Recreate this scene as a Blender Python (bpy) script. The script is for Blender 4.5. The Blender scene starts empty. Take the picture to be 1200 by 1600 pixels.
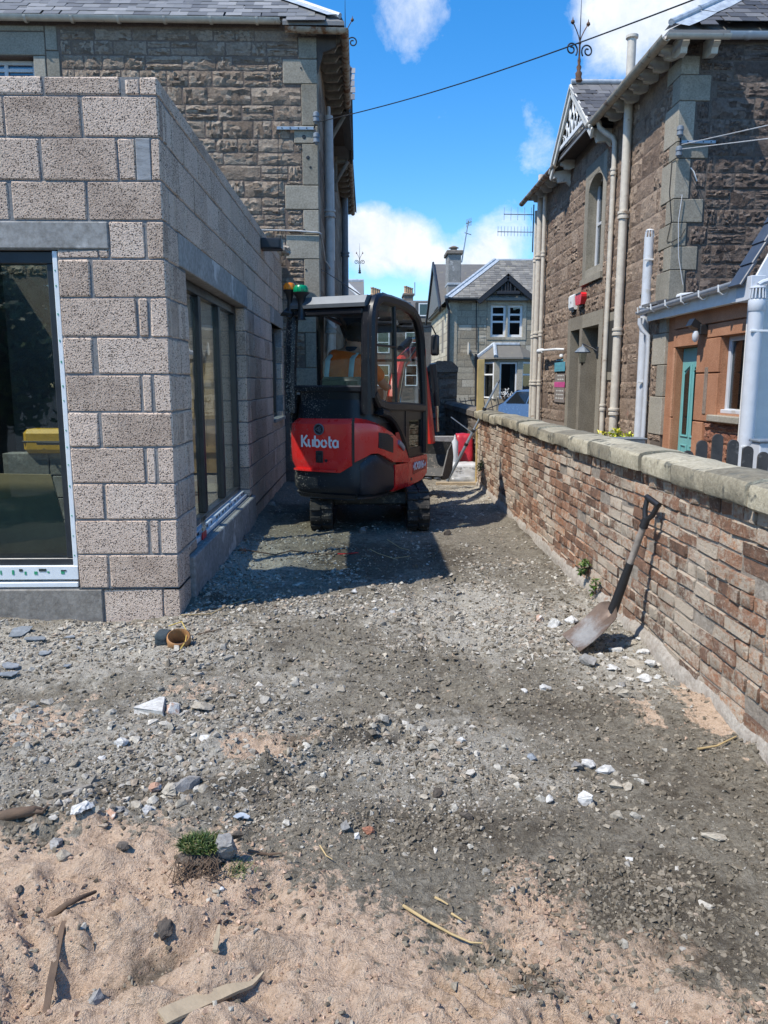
import bpy, bmesh, math, random
import numpy as np
from mathutils import Vector, Matrix
R = math.radians
random.seed(11)
rng = np.random.default_rng(5)
sc = bpy.context.scene
col = sc.collection

# ------------------------------------------------------------------ camera, sky, sun, exposure
EYE = 1.5
PITCH, YAW = R(9.55), R(1.2)
cd = bpy.data.cameras.new("camera")
cam = bpy.data.objects.new("camera", cd)
col.objects.link(cam)
cam.location = (0, 0, EYE)
cam.rotation_euler = (R(90) - PITCH, 0, -YAW)
cd.sensor_fit = 'HORIZONTAL'
cd.sensor_width = 36
cd.lens = 36
cd.clip_start = 0.05
cd.clip_end = 2000
sc.camera = cam

SUN_EL = R(56.5)
SUN_AZ = math.atan2(-0.875, -0.485)            # where the sun stands, measured clockwise from +Y
to_sun = Vector((math.sin(SUN_AZ) * math.cos(SUN_EL), math.cos(SUN_AZ) * math.cos(SUN_EL), math.sin(SUN_EL)))
sd = bpy.data.lights.new("sun", 'SUN')
sd.energy = 3.25
sd.angle = R(0.53)
sd.color = (1.0, 0.95, 0.86)
sun = bpy.data.objects.new("sun", sd)
col.objects.link(sun)
sun.rotation_euler = to_sun.to_track_quat('Z', 'Y').to_euler()

sc.view_settings.view_transform = 'Standard'
sc.view_settings.look = 'None'
sc.view_settings.exposure = 0.80
sc.view_settings.gamma = 1.0
sc.view_settings.use_curve_mapping = False


# ------------------------------------------------------------------ node helpers
def nd(nt, kind, ins=None, out=0, **props):
    n = nt.nodes.new(kind)
    for k, v in props.items():
        setattr(n, k, v)
    for k, v in (ins or {}).items():
        s = n.inputs[k]
        if isinstance(v, bpy.types.NodeSocket):
            nt.links.new(v, s)
        else:
            s.default_value = v
    return n.outputs[out]


def mth(nt, op, a, b=0.0, clamp=False):
    return nd(nt, 'ShaderNodeMath', {0: a, 1: b}, operation=op, use_clamp=clamp)


def mixc(nt, f, a, b, mode='MIX'):
    c4 = lambda v: v if isinstance(v, bpy.types.NodeSocket) else (*v, 1)
    return nd(nt, 'ShaderNodeMix', {0: f, 6: c4(a), 7: c4(b)}, out=2, data_type='RGBA', blend_type=mode)


def ramp(nt, f, stops):
    n = nt.nodes.new('ShaderNodeValToRGB')
    nt.links.new(f, n.inputs[0])
    e = n.color_ramp.elements
    while len(e) < len(stops):
        e.new(0.5)
    for i, (p, c) in enumerate(stops):
        e[i].position = p
        e[i].color = (c, c, c, 1) if not isinstance(c, tuple) else (*c, 1)
    return n.outputs[0]


def noise(nt, vec, scale, detail=4, rough=0.55, dist=0.0):
    return nd(nt, 'ShaderNodeTexNoise', {'Vector': vec, 'Scale': scale, 'Detail': detail, 'Roughness': rough, 'Distortion': dist})


def world_pos(nt):
    return nd(nt, 'ShaderNodeNewGeometry', out=0)


def piece_random(nt):
    a = nt.nodes.new('ShaderNodeObjectInfo').outputs['Random']
    b = nt.nodes.new('ShaderNodeNewGeometry').outputs['Random Per Island']
    return mth(nt, 'FRACT', mth(nt, 'ADD', a, b))


def new_mat(name):
    m = bpy.data.materials.new(name)
    m.use_nodes = True
    nt = m.node_tree
    return m, nt, nt.nodes['Principled BSDF']


def plain(name, c, rough=0.5, metal=0.0, spec=0.5, wear=0.12, wscale=9.0, bump=0.0, bscale=60.0, grime=None):
    """a painted or moulded surface with a little wear of its own"""
    m, nt, b = new_mat(name)
    p = world_pos(nt)
    n1 = noise(nt, p, wscale, 6, 0.6)
    lo = tuple(x * (1 - wear * 1.6) for x in c)
    hi = tuple(min(1, x * (1 + wear)) for x in c)
    cc = mixc(nt, ramp(nt, n1, [(0.3, 0.0), (0.7, 1.0)]), lo, hi)
    if grime:
        g = noise(nt, p, grime[2], 7, 0.65)
        cc = mixc(nt, ramp(nt, g, [(grime[1], 0.0), (min(1, grime[1] + 0.1), 1.0)]), cc, grime[0])
    nt.links.new(cc, b.inputs['Base Color'])
    b.inputs['Roughness'].default_value = rough
    nt.links.new(mth(nt, 'ADD', mth(nt, 'MULTIPLY', n1, 0.25), rough - 0.12), b.inputs['Roughness'])
    b.inputs['Metallic'].default_value = metal
    b.inputs['Specular IOR Level'].default_value = spec
    if bump:
        h = noise(nt, p, bscale, 5, 0.6)
        nt.links.new(nd(nt, 'ShaderNodeBump', {'Height': h, 'Strength': bump, 'Distance': 0.01}), b.inputs['Normal'])
    return m


def stone(name, cols, rough=0.9, rnd=0.35, s1=6.0, s2=45.0, bump=0.7, bdist=0.02, spots=None, stretch=(1, 1, 1), spec=0.25):
    """natural stone: three tones, one random tone per piece, grain and relief"""
    m, nt, b = new_mat(name)
    p = nd(nt, 'ShaderNodeMapping', {'Vector': world_pos(nt), 'Scale': stretch})
    pr = piece_random(nt)
    n1 = noise(nt, p, s1, 5, 0.6)
    n2 = noise(nt, p, s2, 6, 0.65)
    f = mth(nt, 'ADD', mth(nt, 'MULTIPLY', n1, 1 - rnd), mth(nt, 'MULTIPLY', pr, rnd))
    c = ramp(nt, f, [(0.22, cols[0]), (0.5, cols[1]), (0.78, cols[2])])
    c = mixc(nt, ramp(nt, n2, [(0.3, 0.0), (0.62, 1.0)]), mixc(nt, 1.0, c, (0.62, 0.6, 0.58), 'MULTIPLY'), c)
    if spots:
        g = noise(nt, world_pos(nt), spots[2], 6, 0.6)
        c = mixc(nt, ramp(nt, g, [(spots[1], 0.0), (spots[1] + 0.07, 1.0)]), c, spots[0])
    nt.links.new(c, b.inputs['Base Color'])
    b.inputs['Roughness'].default_value = rough
    b.inputs['Specular IOR Level'].default_value = spec
    h = mth(nt, 'ADD', mth(nt, 'MULTIPLY', n2, 0.6), mth(nt, 'MULTIPLY', noise(nt, p, s2 * 3.1, 4, 0.6), 0.3))
    nt.links.new(nd(nt, 'ShaderNodeBump', {'Height': h, 'Strength': bump, 'Distance': bdist}), b.inputs['Normal'])
    return m


def glass(name, tint, ior=1.7):
    m = bpy.data.materials.new(name)
    m.use_nodes = True
    nt = m.node_tree
    nt.nodes.clear()
    o = nt.nodes.new('ShaderNodeOutputMaterial')
    t = nd(nt, 'ShaderNodeBsdfTransparent', {'Color': (*tint, 1)})
    wav = noise(nt, world_pos(nt), 1.6, 2, 0.5)
    bm = nd(nt, 'ShaderNodeBump', {'Height': wav, 'Strength': 0.05, 'Distance': 0.05})
    g = nd(nt, 'ShaderNodeBsdfGlossy', {'Color': (0.95, 0.98, 1, 1), 'Roughness': 0.015, 'Normal': bm})
    gm = nt.nodes.new('ShaderNodeNewGeometry')
    ca = mth(nt, 'ABSOLUTE', nd(nt, 'ShaderNodeVectorMath', {0: gm.outputs['Normal'], 1: gm.outputs['Incoming']}, out=1, operation='DOT_PRODUCT'))
    f0 = ((ior - 1) / (ior + 1)) ** 2
    fr = mth(nt, 'ADD', mth(nt, 'MULTIPLY', mth(nt, 'POWER', mth(nt, 'SUBTRACT', 1.0, ca, True), 5.0), 1 - f0), f0)
    nt.links.new(nd(nt, 'ShaderNodeMixShader', {0: fr, 1: t, 2: g}), o.inputs['Surface'])
    return m


# ------------------------------------------------------------------ sky
def dir_at(x, y):
    fw = Vector((math.sin(YAW) * math.cos(PITCH), math.cos(YAW) * math.cos(PITCH), -math.sin(PITCH)))
    rt = Vector((math.cos(YAW), -math.sin(YAW), 0))
    up = rt.cross(fw)
    return fw + rt * ((x - 600) / 1200) - up * ((y - 800) / 1200)


def at(x, y, X=None, Y=None, Z=None):
    """the point of the place that the photograph's pixel (x, y) shows, given one of its coordinates"""
    d = dir_at(x, y)
    k = X / d.x if X is not None else Y / d.y if Y is not None else (Z - EYE) / d.z
    return Vector((0, 0, EYE)) + d * k


def make_world():
    w = bpy.data.worlds.new("World")
    sc.world = w
    w.use_nodes = True
    nt = w.node_tree
    bg = nt.nodes['Background']
    sky = nt.nodes.new('ShaderNodeTexSky')
    sky.sky_type = 'NISHITA'
    sky.sun_disc = False
    sky.sun_elevation = SUN_EL
    sky.sun_rotation = SUN_AZ
    sky.air_density = 1.0
    sky.dust_density = 0.35
    sky.ozone_density = 2.0
    v = nd(nt, 'ShaderNodeTexCoord', out=0)
    # clouds: soft heaps where the photograph has them, broken by noise, and a thin scatter elsewhere
    warp = noise(nt, v, 5.0, 8, 0.62, 0.3)
    fine = noise(nt, v, 19.0, 10, 0.68, 0.25)
    total = mth(nt, 'MULTIPLY', mth(nt, 'SUBTRACT', noise(nt, v, 2.2, 6, 0.6), 0.66), 1.2)
    puffs = [(605, 375, 3.2, 1.15), (655, 390, 2.8, 0.9), (562, 352, 2.6, 0.9), (570, 390, 2.6, 0.8), (775, 400, 3.4, 0.85), (740, 415, 3.0, 0.6), (805, 350, 3.0, 0.45),
             (1000, 15, 4.2, 0.75), (1090, 0, 5.5, 1.0), (950, 5, 3.2, 0.6), (935, 105, 3.0, 0.42), (880, 160, 3.2, 0.36), (852, 255, 2.6, 0.48), (835, 215, 2.6, 0.3),
             (635, 20, 3.2, 0.65), (690, 190, 1.5, 0.5), (790, 145, 1.4, 0.3), (690, 445, 3.0, 0.5)]
    for x, y, deg, wt in puffs:
        d = dir_at(x, y).normalized()
        dot = nd(nt, 'ShaderNodeVectorMath', {0: v, 1: d}, out=1, operation='DOT_PRODUCT')
        s = nd(nt, 'ShaderNodeMapRange', {'Value': dot, 'From Min': math.cos(R(deg)), 'From Max': 1.0, 'To Min': 0.0, 'To Max': wt})
        total = mth(nt, 'ADD', total, mth(nt, 'MULTIPLY', s, 0.75))
    dens = mth(nt, 'ADD', total, mth(nt, 'ADD', mth(nt, 'MULTIPLY', mth(nt, 'SUBTRACT', warp, 0.5), 1.9),
                                     mth(nt, 'MULTIPLY', mth(nt, 'SUBTRACT', fine, 0.5), 1.0)))
    fac = ramp(nt, dens, [(0.15, 0.0), (0.45, 0.45), (0.90, 1.0)])
    blue = nd(nt, 'ShaderNodeHueSaturation', {'Saturation': 1.42, 'Value': 0.86, 'Color': sky.outputs[0]})
    blue = mixc(nt, 1.0, blue, (0.92, 1.0, 1.06), 'MULTIPLY')
    body = mixc(nt, ramp(nt, fine, [(0.3, 0.0), (0.7, 1.0)]), (2.9, 3.3, 3.95), (4.4, 4.55, 4.7))
    nt.links.new(mixc(nt, fac, blue, body), bg.inputs['Color'])
    bg.inputs['Strength'].default_value = 0.15


make_world()


# ------------------------------------------------------------------ mesh helpers
class MB:
    """collects faces; build() links them as ONE mesh object"""
    def __init__(self):
        self.v, self.f, self.m, self.cur = [], [], [], 0

    def add(self, vs, fs):
        o = len(self.v)
        self.v += [tuple(p) for p in vs]
        self.f += [tuple(i + o for i in f) for f in fs]
        self.m += [self.cur] * len(fs)
        return self

    def box(self, x0, x1, y0, y1, z0, z1):
        return self.add([(x0, y0, z0), (x1, y0, z0), (x1, y1, z0), (x0, y1, z0), (x0, y0, z1), (x1, y0, z1), (x1, y1, z1), (x0, y1, z1)],
                        [(0, 3, 2, 1), (4, 5, 6, 7), (0, 1, 5, 4), (1, 2, 6, 5), (2, 3, 7, 6), (3, 0, 4, 7)])

    def cbox(self, x0, x1, y0, y1, z0, z1, c=0.005):
        """box with chamfered edges"""
        vs, idx = [], {}
        X, Y, Z = (x0, x1), (y0, y1), (z0, z1)
        c = min(c, (x1 - x0) * .45, (y1 - y0) * .45, (z1 - z0) * .45)
        for i in (0, 1):
            for j in (0, 1):
                for k in (0, 1):
                    sx, sy, sz = (1 - 2 * i) * c, (1 - 2 * j) * c, (1 - 2 * k) * c
                    for a, q in enumerate(((X[i], Y[j] + sy, Z[k] + sz), (X[i] + sx, Y[j], Z[k] + sz), (X[i] + sx, Y[j] + sy, Z[k]))):
                        idx[i, j, k, a] = len(vs)
                        vs.append(q)
        fs = []
        for i in (0, 1):
            fl = (lambda t: t[::-1]) if i == 0 else (lambda t: t)
            fs.append(fl(tuple(idx[i, j, k, 0] for j, k in ((0, 0), (1, 0), (1, 1), (0, 1)))))
            fs.append(fl(tuple(idx[j, i, k, 1] for j, k in ((0, 0), (0, 1), (1, 1), (1, 0)))))
            fs.append(fl(tuple(idx[j, k, i, 2] for j, k in ((0, 0), (1, 0), (1, 1), (0, 1)))))
        for j in (0, 1):
            for k in (0, 1):
                fs.append((idx[0, j, k, 1], idx[1, j, k, 1], idx[1, j, k, 2], idx[0, j, k, 2]))
                fs.append((idx[j, 0, k, 0], idx[j, 1, k, 0], idx[j, 1, k, 2], idx[j, 0, k, 2]))
                fs.append((idx[j, k, 0, 0], idx[j, k, 1, 0], idx[j, k, 1, 1], idx[j, k, 0, 1]))
                for i in (0, 1):
                    fs.append((idx[i, j, k, 0], idx[i, j, k, 1], idx[i, j, k, 2]))
        seen = []
        for f in fs:
            if f not in seen:
                seen.append(f)
        return self.add(vs, seen)

    def prism(self, poly, axis, a0, a1, pt=None):
        """polygon (2D) drawn along an axis; poly in the two other axes, in xyz order"""
        n = len(poly)
        mk = {'x': lambda p, a: (a, p[0], p[1]), 'y': lambda p, a: (p[0], a, p[1]), 'z': lambda p, a: (p[0], p[1], a)}[axis]
        vs = [mk(p, a0) for p in poly] + [mk(p, a1) for p in poly]
        fs = [tuple(range(n))[::-1], tuple(range(n, 2 * n))] + [(i, (i + 1) % n, n + (i + 1) % n, n + i) for i in range(n)]
        return self.add(vs, fs)

    def tube(self, path, r, n=8, cap=True, closed=False):
        P = [Vector(p) for p in path]
        m = len(P)
        rr = r if isinstance(r, (list, tuple)) else [r] * m
        T = []
        for i in range(m):
            a, b = (P[i - 1], P[(i + 1) % m]) if closed else (P[max(0, i - 1)], P[min(m - 1, i + 1)])
            T.append((b - a).normalized())
        up = Vector((0, 0, 1)) if abs(T[0].z) < 0.9 else Vector((1, 0, 0))
        N = (up - T[0] * up.dot(T[0])).normalized()
        vs = []
        for i in range(m):
            N = (N - T[i] * N.dot(T[i])).normalized()
            B = T[i].cross(N)
            for k in range(n):
                a = 2 * math.pi * k / n
                vs.append(P[i] + (N * math.cos(a) + B * math.sin(a)) * rr[i])
        fs = []
        for i in range(m if closed else m - 1):
            j = (i + 1) % m
            for k in range(n):
                l = (k + 1) % n
                fs.append((i * n + k, i * n + l, j * n + l, j * n + k))
        if cap and not closed:
            fs += [tuple(range(n))[::-1], tuple((m - 1) * n + k for k in range(n))]
        return self.add(vs, fs)

    def bar(self, path, w, d, side, closed=False):
        """rectangular section swept along a path: w across (in the plane normal to SIDE), d along SIDE"""
        P = [Vector(p) for p in path]
        S = Vector(side).normalized()
        m = len(P)
        vs = []
        e = min(w, d) * 0.28
        sec = [(-w / 2 + e, -d / 2), (w / 2 - e, -d / 2), (w / 2, -d / 2 + e), (w / 2, d / 2 - e), (w / 2 - e, d / 2), (-w / 2 + e, d / 2), (-w / 2, d / 2 - e), (-w / 2, -d / 2 + e)]
        n = len(sec)
        for i in range(m):
            a, b = (P[i - 1], P[(i + 1) % m]) if closed else (P[max(0, i - 1)], P[min(m - 1, i + 1)])
            T = (b - a).normalized()
            N = T.cross(S).normalized()
            k = 1.0
            if (closed or 0 < i < m - 1):
                t1 = (P[i] - a).normalized()
                k = 1 / max(0.5, t1.dot(T))
            for s, q in sec:
                vs.append(P[i] + N * s * k + S * q)
        fs = []
        for i in range(m if closed else m - 1):
            j = (i + 1) % m
            for k in range(n):
                l = (k + 1) % n
                fs.append((i * n + k, j * n + k, j * n + l, i * n + l))
        if not closed:
            fs += [tuple(range(n)), tuple((m - 1) * n + k for k in range(n))[::-1]]
        return self.add(vs, fs)

    def lathe(self, prof, c, n=16, axis='z', a0=0.0, a1=2 * math.pi):
        """profile of (radius, height) turned about an axis through c"""
        full = abs(a1 - a0 - 2 * math.pi) < 1e-6
        k = n if full else n + 1
        vs = []
        for r, h in prof:
            for i in range(k):
                a = a0 + (a1 - a0) * i / n
                x, y = r * math.cos(a), r * math.sin(a)
                q = {'z': (x, y, h), 'y': (x, h, y), 'x': (h, x, y)}[axis]
                vs.append((c[0] + q[0], c[1] + q[1], c[2] + q[2]))
        fs = []
        for i in range(len(prof) - 1):
            for j in range(n):
                l = (j + 1) % k
                fs.append((i * k + j, i * k + l, (i + 1) * k + l, (i + 1) * k + j))
        if full:
            fs += [tuple(range(k))[::-1], tuple((len(prof) - 1) * k + j for j in range(k))]
        return self.add(vs, fs)

    def mesh(self, name, mats, smooth=None, recalc=True):
        me = bpy.data.meshes.new(name)
        me.from_pydata(self.v, [], self.f)
        for m in (mats if isinstance(mats, (list, tuple)) else [mats]):
            me.materials.append(m)
        if any(self.m):
            me.polygons.foreach_set('material_index', self.m)
        if recalc:
            bm = bmesh.new()
            bm.from_mesh(me)
            bmesh.ops.recalc_face_normals(bm, faces=bm.faces)
            bm.to_mesh(me)
            bm.free()
        if smooth is not None:
            me.polygons.foreach_set('use_smooth', [True] * len(me.polygons))
            me.set_sharp_from_angle(angle=R(smooth))
        return me

    def build(self, name, mats, parent=None, smooth=None, label=None, kind=None):
        return link(name, self.mesh(name, mats, smooth), parent, label=label, kind=kind)


def wm(o):
    m = o.matrix_parent_inverse @ o.matrix_basis if o.parent else o.matrix_basis.copy()
    return wm(o.parent) @ m if o.parent else m


def link(name, me, parent=None, loc=None, rot=None, scale=None, label=None, kind=None):
    o = bpy.data.objects.new(name, me)
    col.objects.link(o)
    if loc is not None:
        o.location = loc
    if rot is not None:
        o.rotation_euler = rot
    if scale is not None:
        o.scale = scale
    if parent is not None:
        o.parent = parent
        o.matrix_parent_inverse = wm(parent).inverted()      # parts are modelled in world coordinates
    if label:
        o['label'] = label
    if kind:
        o['kind'] = kind
    return o


def tag(o, label, cat, group=None):
    o['label'] = label
    o['category'] = cat
    if group:
        o['group'] = group
    return o


def thing(name, label, cat, loc=(0, 0, 0), rz=0.0, group=None):
    o = bpy.data.objects.new(name, None)
    col.objects.link(o)
    o.location = loc
    o.rotation_euler = (0, 0, rz)
    return tag(o, label, cat, group)


def copy_tree(o, parent=None):
    c = o.copy()
    col.objects.link(c)
    if parent is not None:
        c.parent = parent
    for ch in list(o.children):
        copy_tree(ch, c)
    return c


def rock_mesh(name, mat_, w, h, d, seed, bulge=0.02, nx=6, nz=4, rough=0.5, edge=0.012):
    """a squared stone whose face (towards -y) is left rough; w wide, h high, d deep, centred"""
    r = random.Random(seed)
    vs = []
    for j in range(nz + 1):
        for i in range(nx + 1):
            u, v = i / nx, j / nz
            e = min(1, min(u, 1 - u) * w / 0.035) * min(1, min(v, 1 - v) * h / 0.03)
            y = -(bulge * e * (0.55 + r.uniform(-rough, rough) * 1.2))
            dx = r.uniform(-1, 1) * edge * 0.6
            dz = r.uniform(-1, 1) * edge * 0.6
            if 0 < i < nx and 0 < j < nz:
                dx = r.uniform(-.4, .4) * w / nx
                dz = r.uniform(-.4, .4) * h / nz
            vs.append((-w / 2 + w * u + dx, y, -h / 2 + h * v + dz))
    k = nx + 1
    fs = [(j * k + i, j * k + i + 1, (j + 1) * k + i + 1, (j + 1) * k + i) for j in range(nz) for i in range(nx)]
    ring = [i for i in range(nx)] + [j * k + nx for j in range(nz)] + [nz * k + i for i in range(nx, 0, -1)] + [j * k for j in range(nz, 0, -1)]
    base = len(vs)
    for q in ring:
        vs.append((vs[q][0], d, vs[q][2]))
    n = len(ring)
    fs += [(ring[i], base + i, base + (i + 1) % n, ring[(i + 1) % n]) for i in range(n)]
    me = bpy.data.meshes.new(name)
    me.from_pydata(vs, [], fs)
    me.materials.append(mat_)
    me.polygons.foreach_set('use_smooth', [True] * len(fs))
    me.set_sharp_from_angle(angle=R(14))
    return me


def hull_mesh(name, mat_, seed, sx=1, sy=1, sz=1, n=14, sub=0):
    """an angular broken lump about 1 unit across"""
    r = random.Random(seed)
    bm = bmesh.new()
    for _ in range(n):
        d = Vector((r.gauss(0, 1), r.gauss(0, 1), r.gauss(0, 1))).normalized() * r.uniform(0.42, 0.56)
        bm.verts.new((d.x * sx, d.y * sy, d.z * sz))
    res = bmesh.ops.convex_hull(bm, input=bm.verts)
    bmesh.ops.delete(bm, geom=[g for g in res['geom_interior'] if isinstance(g, bmesh.types.BMVert)], context='VERTS')
    if sub:
        bmesh.ops.subdivide_edges(bm, edges=bm.edges, cuts=sub, use_grid_fill=True)
        bmesh.ops.triangulate(bm, faces=bm.faces)
        for v in bm.verts:
            v.co += Vector((r.uniform(-1, 1), r.uniform(-1, 1), r.uniform(-1, 1))) * 0.028
    bmesh.ops.recalc_face_normals(bm, faces=bm.faces)
    me = bpy.data.meshes.new(name)
    bm.to_mesh(me)
    bm.free()
    if mat_:
        me.materials.append(mat_)
    return me


def rects_minus(u0, u1, v0, v1, holes):
    """the rectangle cut up round its openings"""
    us = sorted({u0, u1, *[min(max(h[0], u0), u1) for h in holes], *[min(max(h[1], u0), u1) for h in holes]})
    out = []
    for a, b in zip(us, us[1:]):
        c = (a + b) / 2
        spans, lo = [], v0
        for h in sorted((h for h in holes if h[0] < c < h[1]), key=lambda h: h[2]):
            if h[2] > lo:
                spans.append((lo, min(h[2], v1)))
            lo = max(lo, h[3])
        if lo < v1:
            spans.append((lo, v1))
        out += [(a, b, s, e) for s, e in spans if e - s > 1e-4]
    return out


def coursed(u0, u1, v0, v1, hh, ll, holes, seed, joint=0.018, split=0.18):
    """random-coursed squared rubble: stones as rectangles, clear of the openings"""
    r = random.Random(seed)
    out = []
    v = v0
    while v < v1 - 0.05:
        h = r.uniform(*hh)
        if v1 - v - h < 0.1:
            h = v1 - v
        u = u0 - r.uniform(0, ll[0])
        while u < u1:
            l = r.uniform(*ll) * (1.25 if r.random() < 0.15 else 1)
            parts = [(v, v + h)] if r.random() > split or h < 0.15 else [(v, v + h * r.uniform(.42, .58))]
            if len(parts) == 1 and parts[0][1] < v + h:
                parts.append((parts[0][1], v + h))
            for a, b in parts:
                for q in rects_minus(max(u, u0), min(u + l, u1), a, b, holes):
                    if q[1] - q[0] < 0.15 and out and abs(out[-1][1] + joint / 2 - q[0]) < 0.01 and abs(out[-1][2] - joint / 2 - q[2]) < 0.004 and abs(out[-1][3] + joint / 2 - q[3]) < 0.004:
                        out[-1] = (out[-1][0], q[1] - joint / 2, out[-1][2], out[-1][3])
                    elif q[1] - q[0] > 0.07 and q[3] - q[2] > 0.05:
                        out.append((q[0] + joint / 2, q[1] - joint / 2, q[2] + joint / 2, q[3] - joint / 2))
            u += l
        v += h
    return out


def merge_meshes(name, items, mat_):
    """items: (mesh, matrix) joined into one mesh"""
    V, F, o = [], [], 0
    for me, mx in items:
        for v in me.vertices:
            V.append(tuple(mx @ v.co))
        for p in me.polygons:
            F.append(tuple(i + o for i in p.vertices))
        o += len(me.vertices)
    me = bpy.data.meshes.new(name)
    me.from_pydata(V, [], F)
    me.materials.append(mat_)
    return me


# ------------------------------------------------------------------ smooth value noise for the terrain
_tab = np.random.default_rng(3).random((256, 256))


def vnoise(x, y, ofs=0):
    x = x + ofs * 17.3
    y = y + ofs * 9.1
    ix, iy = np.floor(x).astype(int), np.floor(y).astype(int)
    fx, fy = x - ix, y - iy
    fx, fy = fx * fx * (3 - 2 * fx), fy * fy * (3 - 2 * fy)
    t = lambda a, b: _tab[a & 255, b & 255]
    return (t(ix, iy) * (1 - fx) + t(ix + 1, iy) * fx) * (1 - fy) + (t(ix, iy + 1) * (1 - fx) + t(ix + 1, iy + 1) * fx) * fy


def fbm(x, y, oct=5, ofs=0, gain=0.5):
    s, a, n = 0, 1, 0
    for o in range(oct):
        s = s + a * vnoise(x, y, ofs + o)
        n += a
        x, y, a = x * 2.03, y * 2.03, a * gain
    return s / n


# ------------------------------------------------------------------ materials
def block_material():
    m, nt, b = new_mat("aggregate_block")
    p = world_pos(nt)
    pr = piece_random(nt)
    n1 = noise(nt, p, 5, 4, 0.6)
    grain = noise(nt, p, 110, 4, 0.65)
    warp = nd(nt, 'ShaderNodeVectorMath', {0: p, 1: nd(nt, 'ShaderNodeVectorMath', {0: nd(nt, 'ShaderNodeTexNoise', {'Vector': p, 'Scale': 120.0, 'Detail': 2.0}, out=1), 1: (0.011, 0.011, 0.011)}, operation='MULTIPLY')}, operation='ADD')
    vn = nt.nodes.new('ShaderNodeTexVoronoi')
    nt.links.new(warp, vn.inputs['Vector'])
    vn.inputs['Scale'].default_value = 110.0
    pit = vn.outputs['Distance']
    pick = nd(nt, 'ShaderNodeSeparateColor', {0: vn.outputs['Color']}, out=0)
    pitn = mth(nt, 'ADD', pit, mth(nt, 'MULTIPLY', ramp(nt, pick, [(0.42, 0.0), (0.52, 1.0)]), 0.6))
    f = mth(nt, 'ADD', mth(nt, 'MULTIPLY', n1, 0.55), mth(nt, 'MULTIPLY', pr, 0.45))
    c = ramp(nt, f, [(0.16, (0.37, 0.28, 0.22)), (0.36, (0.57, 0.45, 0.36)), (0.60, (0.67, 0.535, 0.435)), (0.85, (0.71, 0.59, 0.49))])
    smear = noise(nt, p, 2.6, 8, 0.7)
    c = mixc(nt, ramp(nt, smear, [(0.60, 0.0), (0.72, 0.45)]), c, (0.43, 0.40, 0.375))
    c = mixc(nt, 1.0, c, ramp(nt, grain, [(0.3, (0.72, 0.7, 0.68)), (0.65, (1.06, 1.05, 1.04))]), 'MULTIPLY')
    holes = ramp(nt, pitn, [(0.33, 1.0), (0.46, 0.0)])
    c = mixc(nt, holes, c, (0.07, 0.055, 0.05))
    nt.links.new(c, b.inputs['Base Color'])
    b.inputs['Roughness'].default_value = 0.95
    b.inputs['Specular IOR Level'].default_value = 0.15
    h = mth(nt, 'SUBTRACT', mth(nt, 'ADD', mth(nt, 'MULTIPLY', grain, 0.5), mth(nt, 'MULTIPLY', pit, 0.5)), mth(nt, 'MULTIPLY', holes, 0.9))
    nt.links.new(nd(nt, 'ShaderNodeBump', {'Height': h, 'Strength': 0.8, 'Distance': 0.006}), b.inputs['Normal'])
    return m


def brick_material():
    """old handmade brick with the remains of limewash on it"""
    m, nt, b = new_mat("limewashed_brick")
    p = world_pos(nt)
    pr = piece_random(nt)
    n1 = noise(nt, p, 14, 5, 0.65)
    f = mth(nt, 'ADD', mth(nt, 'MULTIPLY', n1, 0.6), mth(nt, 'MULTIPLY', pr, 0.4))
    red = ramp(nt, f, [(0.25, (0.14, 0.092, 0.07)), (0.44, (0.285, 0.158, 0.102)), (0.60, (0.385, 0.19, 0.108)), (0.72, (0.49, 0.22, 0.10))])
    lime = noise(nt, nd(nt, 'ShaderNodeMapping', {'Vector': p, 'Scale': (1, 1, 1.3)}), 26, 9, 0.75, 0.3)
    zone = noise(nt, p, 1.3, 3, 0.5)
    amt = mth(nt, 'ADD', lime, mth(nt, 'MULTIPLY', mth(nt, 'SUBTRACT', zone, 0.5), 0.75))
    amt = mth(nt, 'ADD', amt, mth(nt, 'MULTIPLY', mth(nt, 'SUBTRACT', pr, 0.5), 0.26))
    c = mixc(nt, ramp(nt, amt, [(0.42, 0.0), (0.60, 0.9)]), red, (0.52, 0.455, 0.365))
    soot = noise(nt, p, 7, 7, 0.7)
    c = mixc(nt, ramp(nt, soot, [(0.55, 0.0), (0.72, 0.6)]), c, (0.085, 0.07, 0.06))
    nt.links.new(c, b.inputs['Base Color'])
    b.inputs['Roughness'].default_value = 0.95
    b.inputs['Specular IOR Level'].default_value = 0.15
    h = mth(nt, 'ADD', noise(nt, p, 70, 6, 0.7), mth(nt, 'MULTIPLY', lime, 0.6))
    nt.links.new(nd(nt, 'ShaderNodeBump', {'Height': h, 'Strength': 1.0, 'Distance': 0.016}), b.inputs['Normal'])
    return m


def slate_material(name, cols, moss=0.62):
    m, nt, b = new_mat(name)
    p = world_pos(nt)
    pr = piece_random(nt)
    n1 = noise(nt, p, 4, 6, 0.65)
    f = mth(nt, 'ADD', mth(nt, 'MULTIPLY', n1, 0.35), mth(nt, 'MULTIPLY', pr, 0.65))
    c = ramp(nt, f, [(0.15, cols[0]), (0.5, cols[1]), (0.85, cols[2])])
    g = noise(nt, p, 3.1, 8, 0.7)
    c = mixc(nt, ramp(nt, g, [(moss, 0.0), (moss + 0.12, 0.8)]), c, (0.30, 0.27, 0.15))
    nt.links.new(c, b.inputs['Base Color'])
    b.inputs['Roughness'].default_value = 0.55
    nt.links.new(nd(nt, 'ShaderNodeBump', {'Height': noise(nt, p, 40, 5, 0.65), 'Strength': 0.5, 'Distance': 0.006}), b.inputs['Normal'])
    return m


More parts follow.
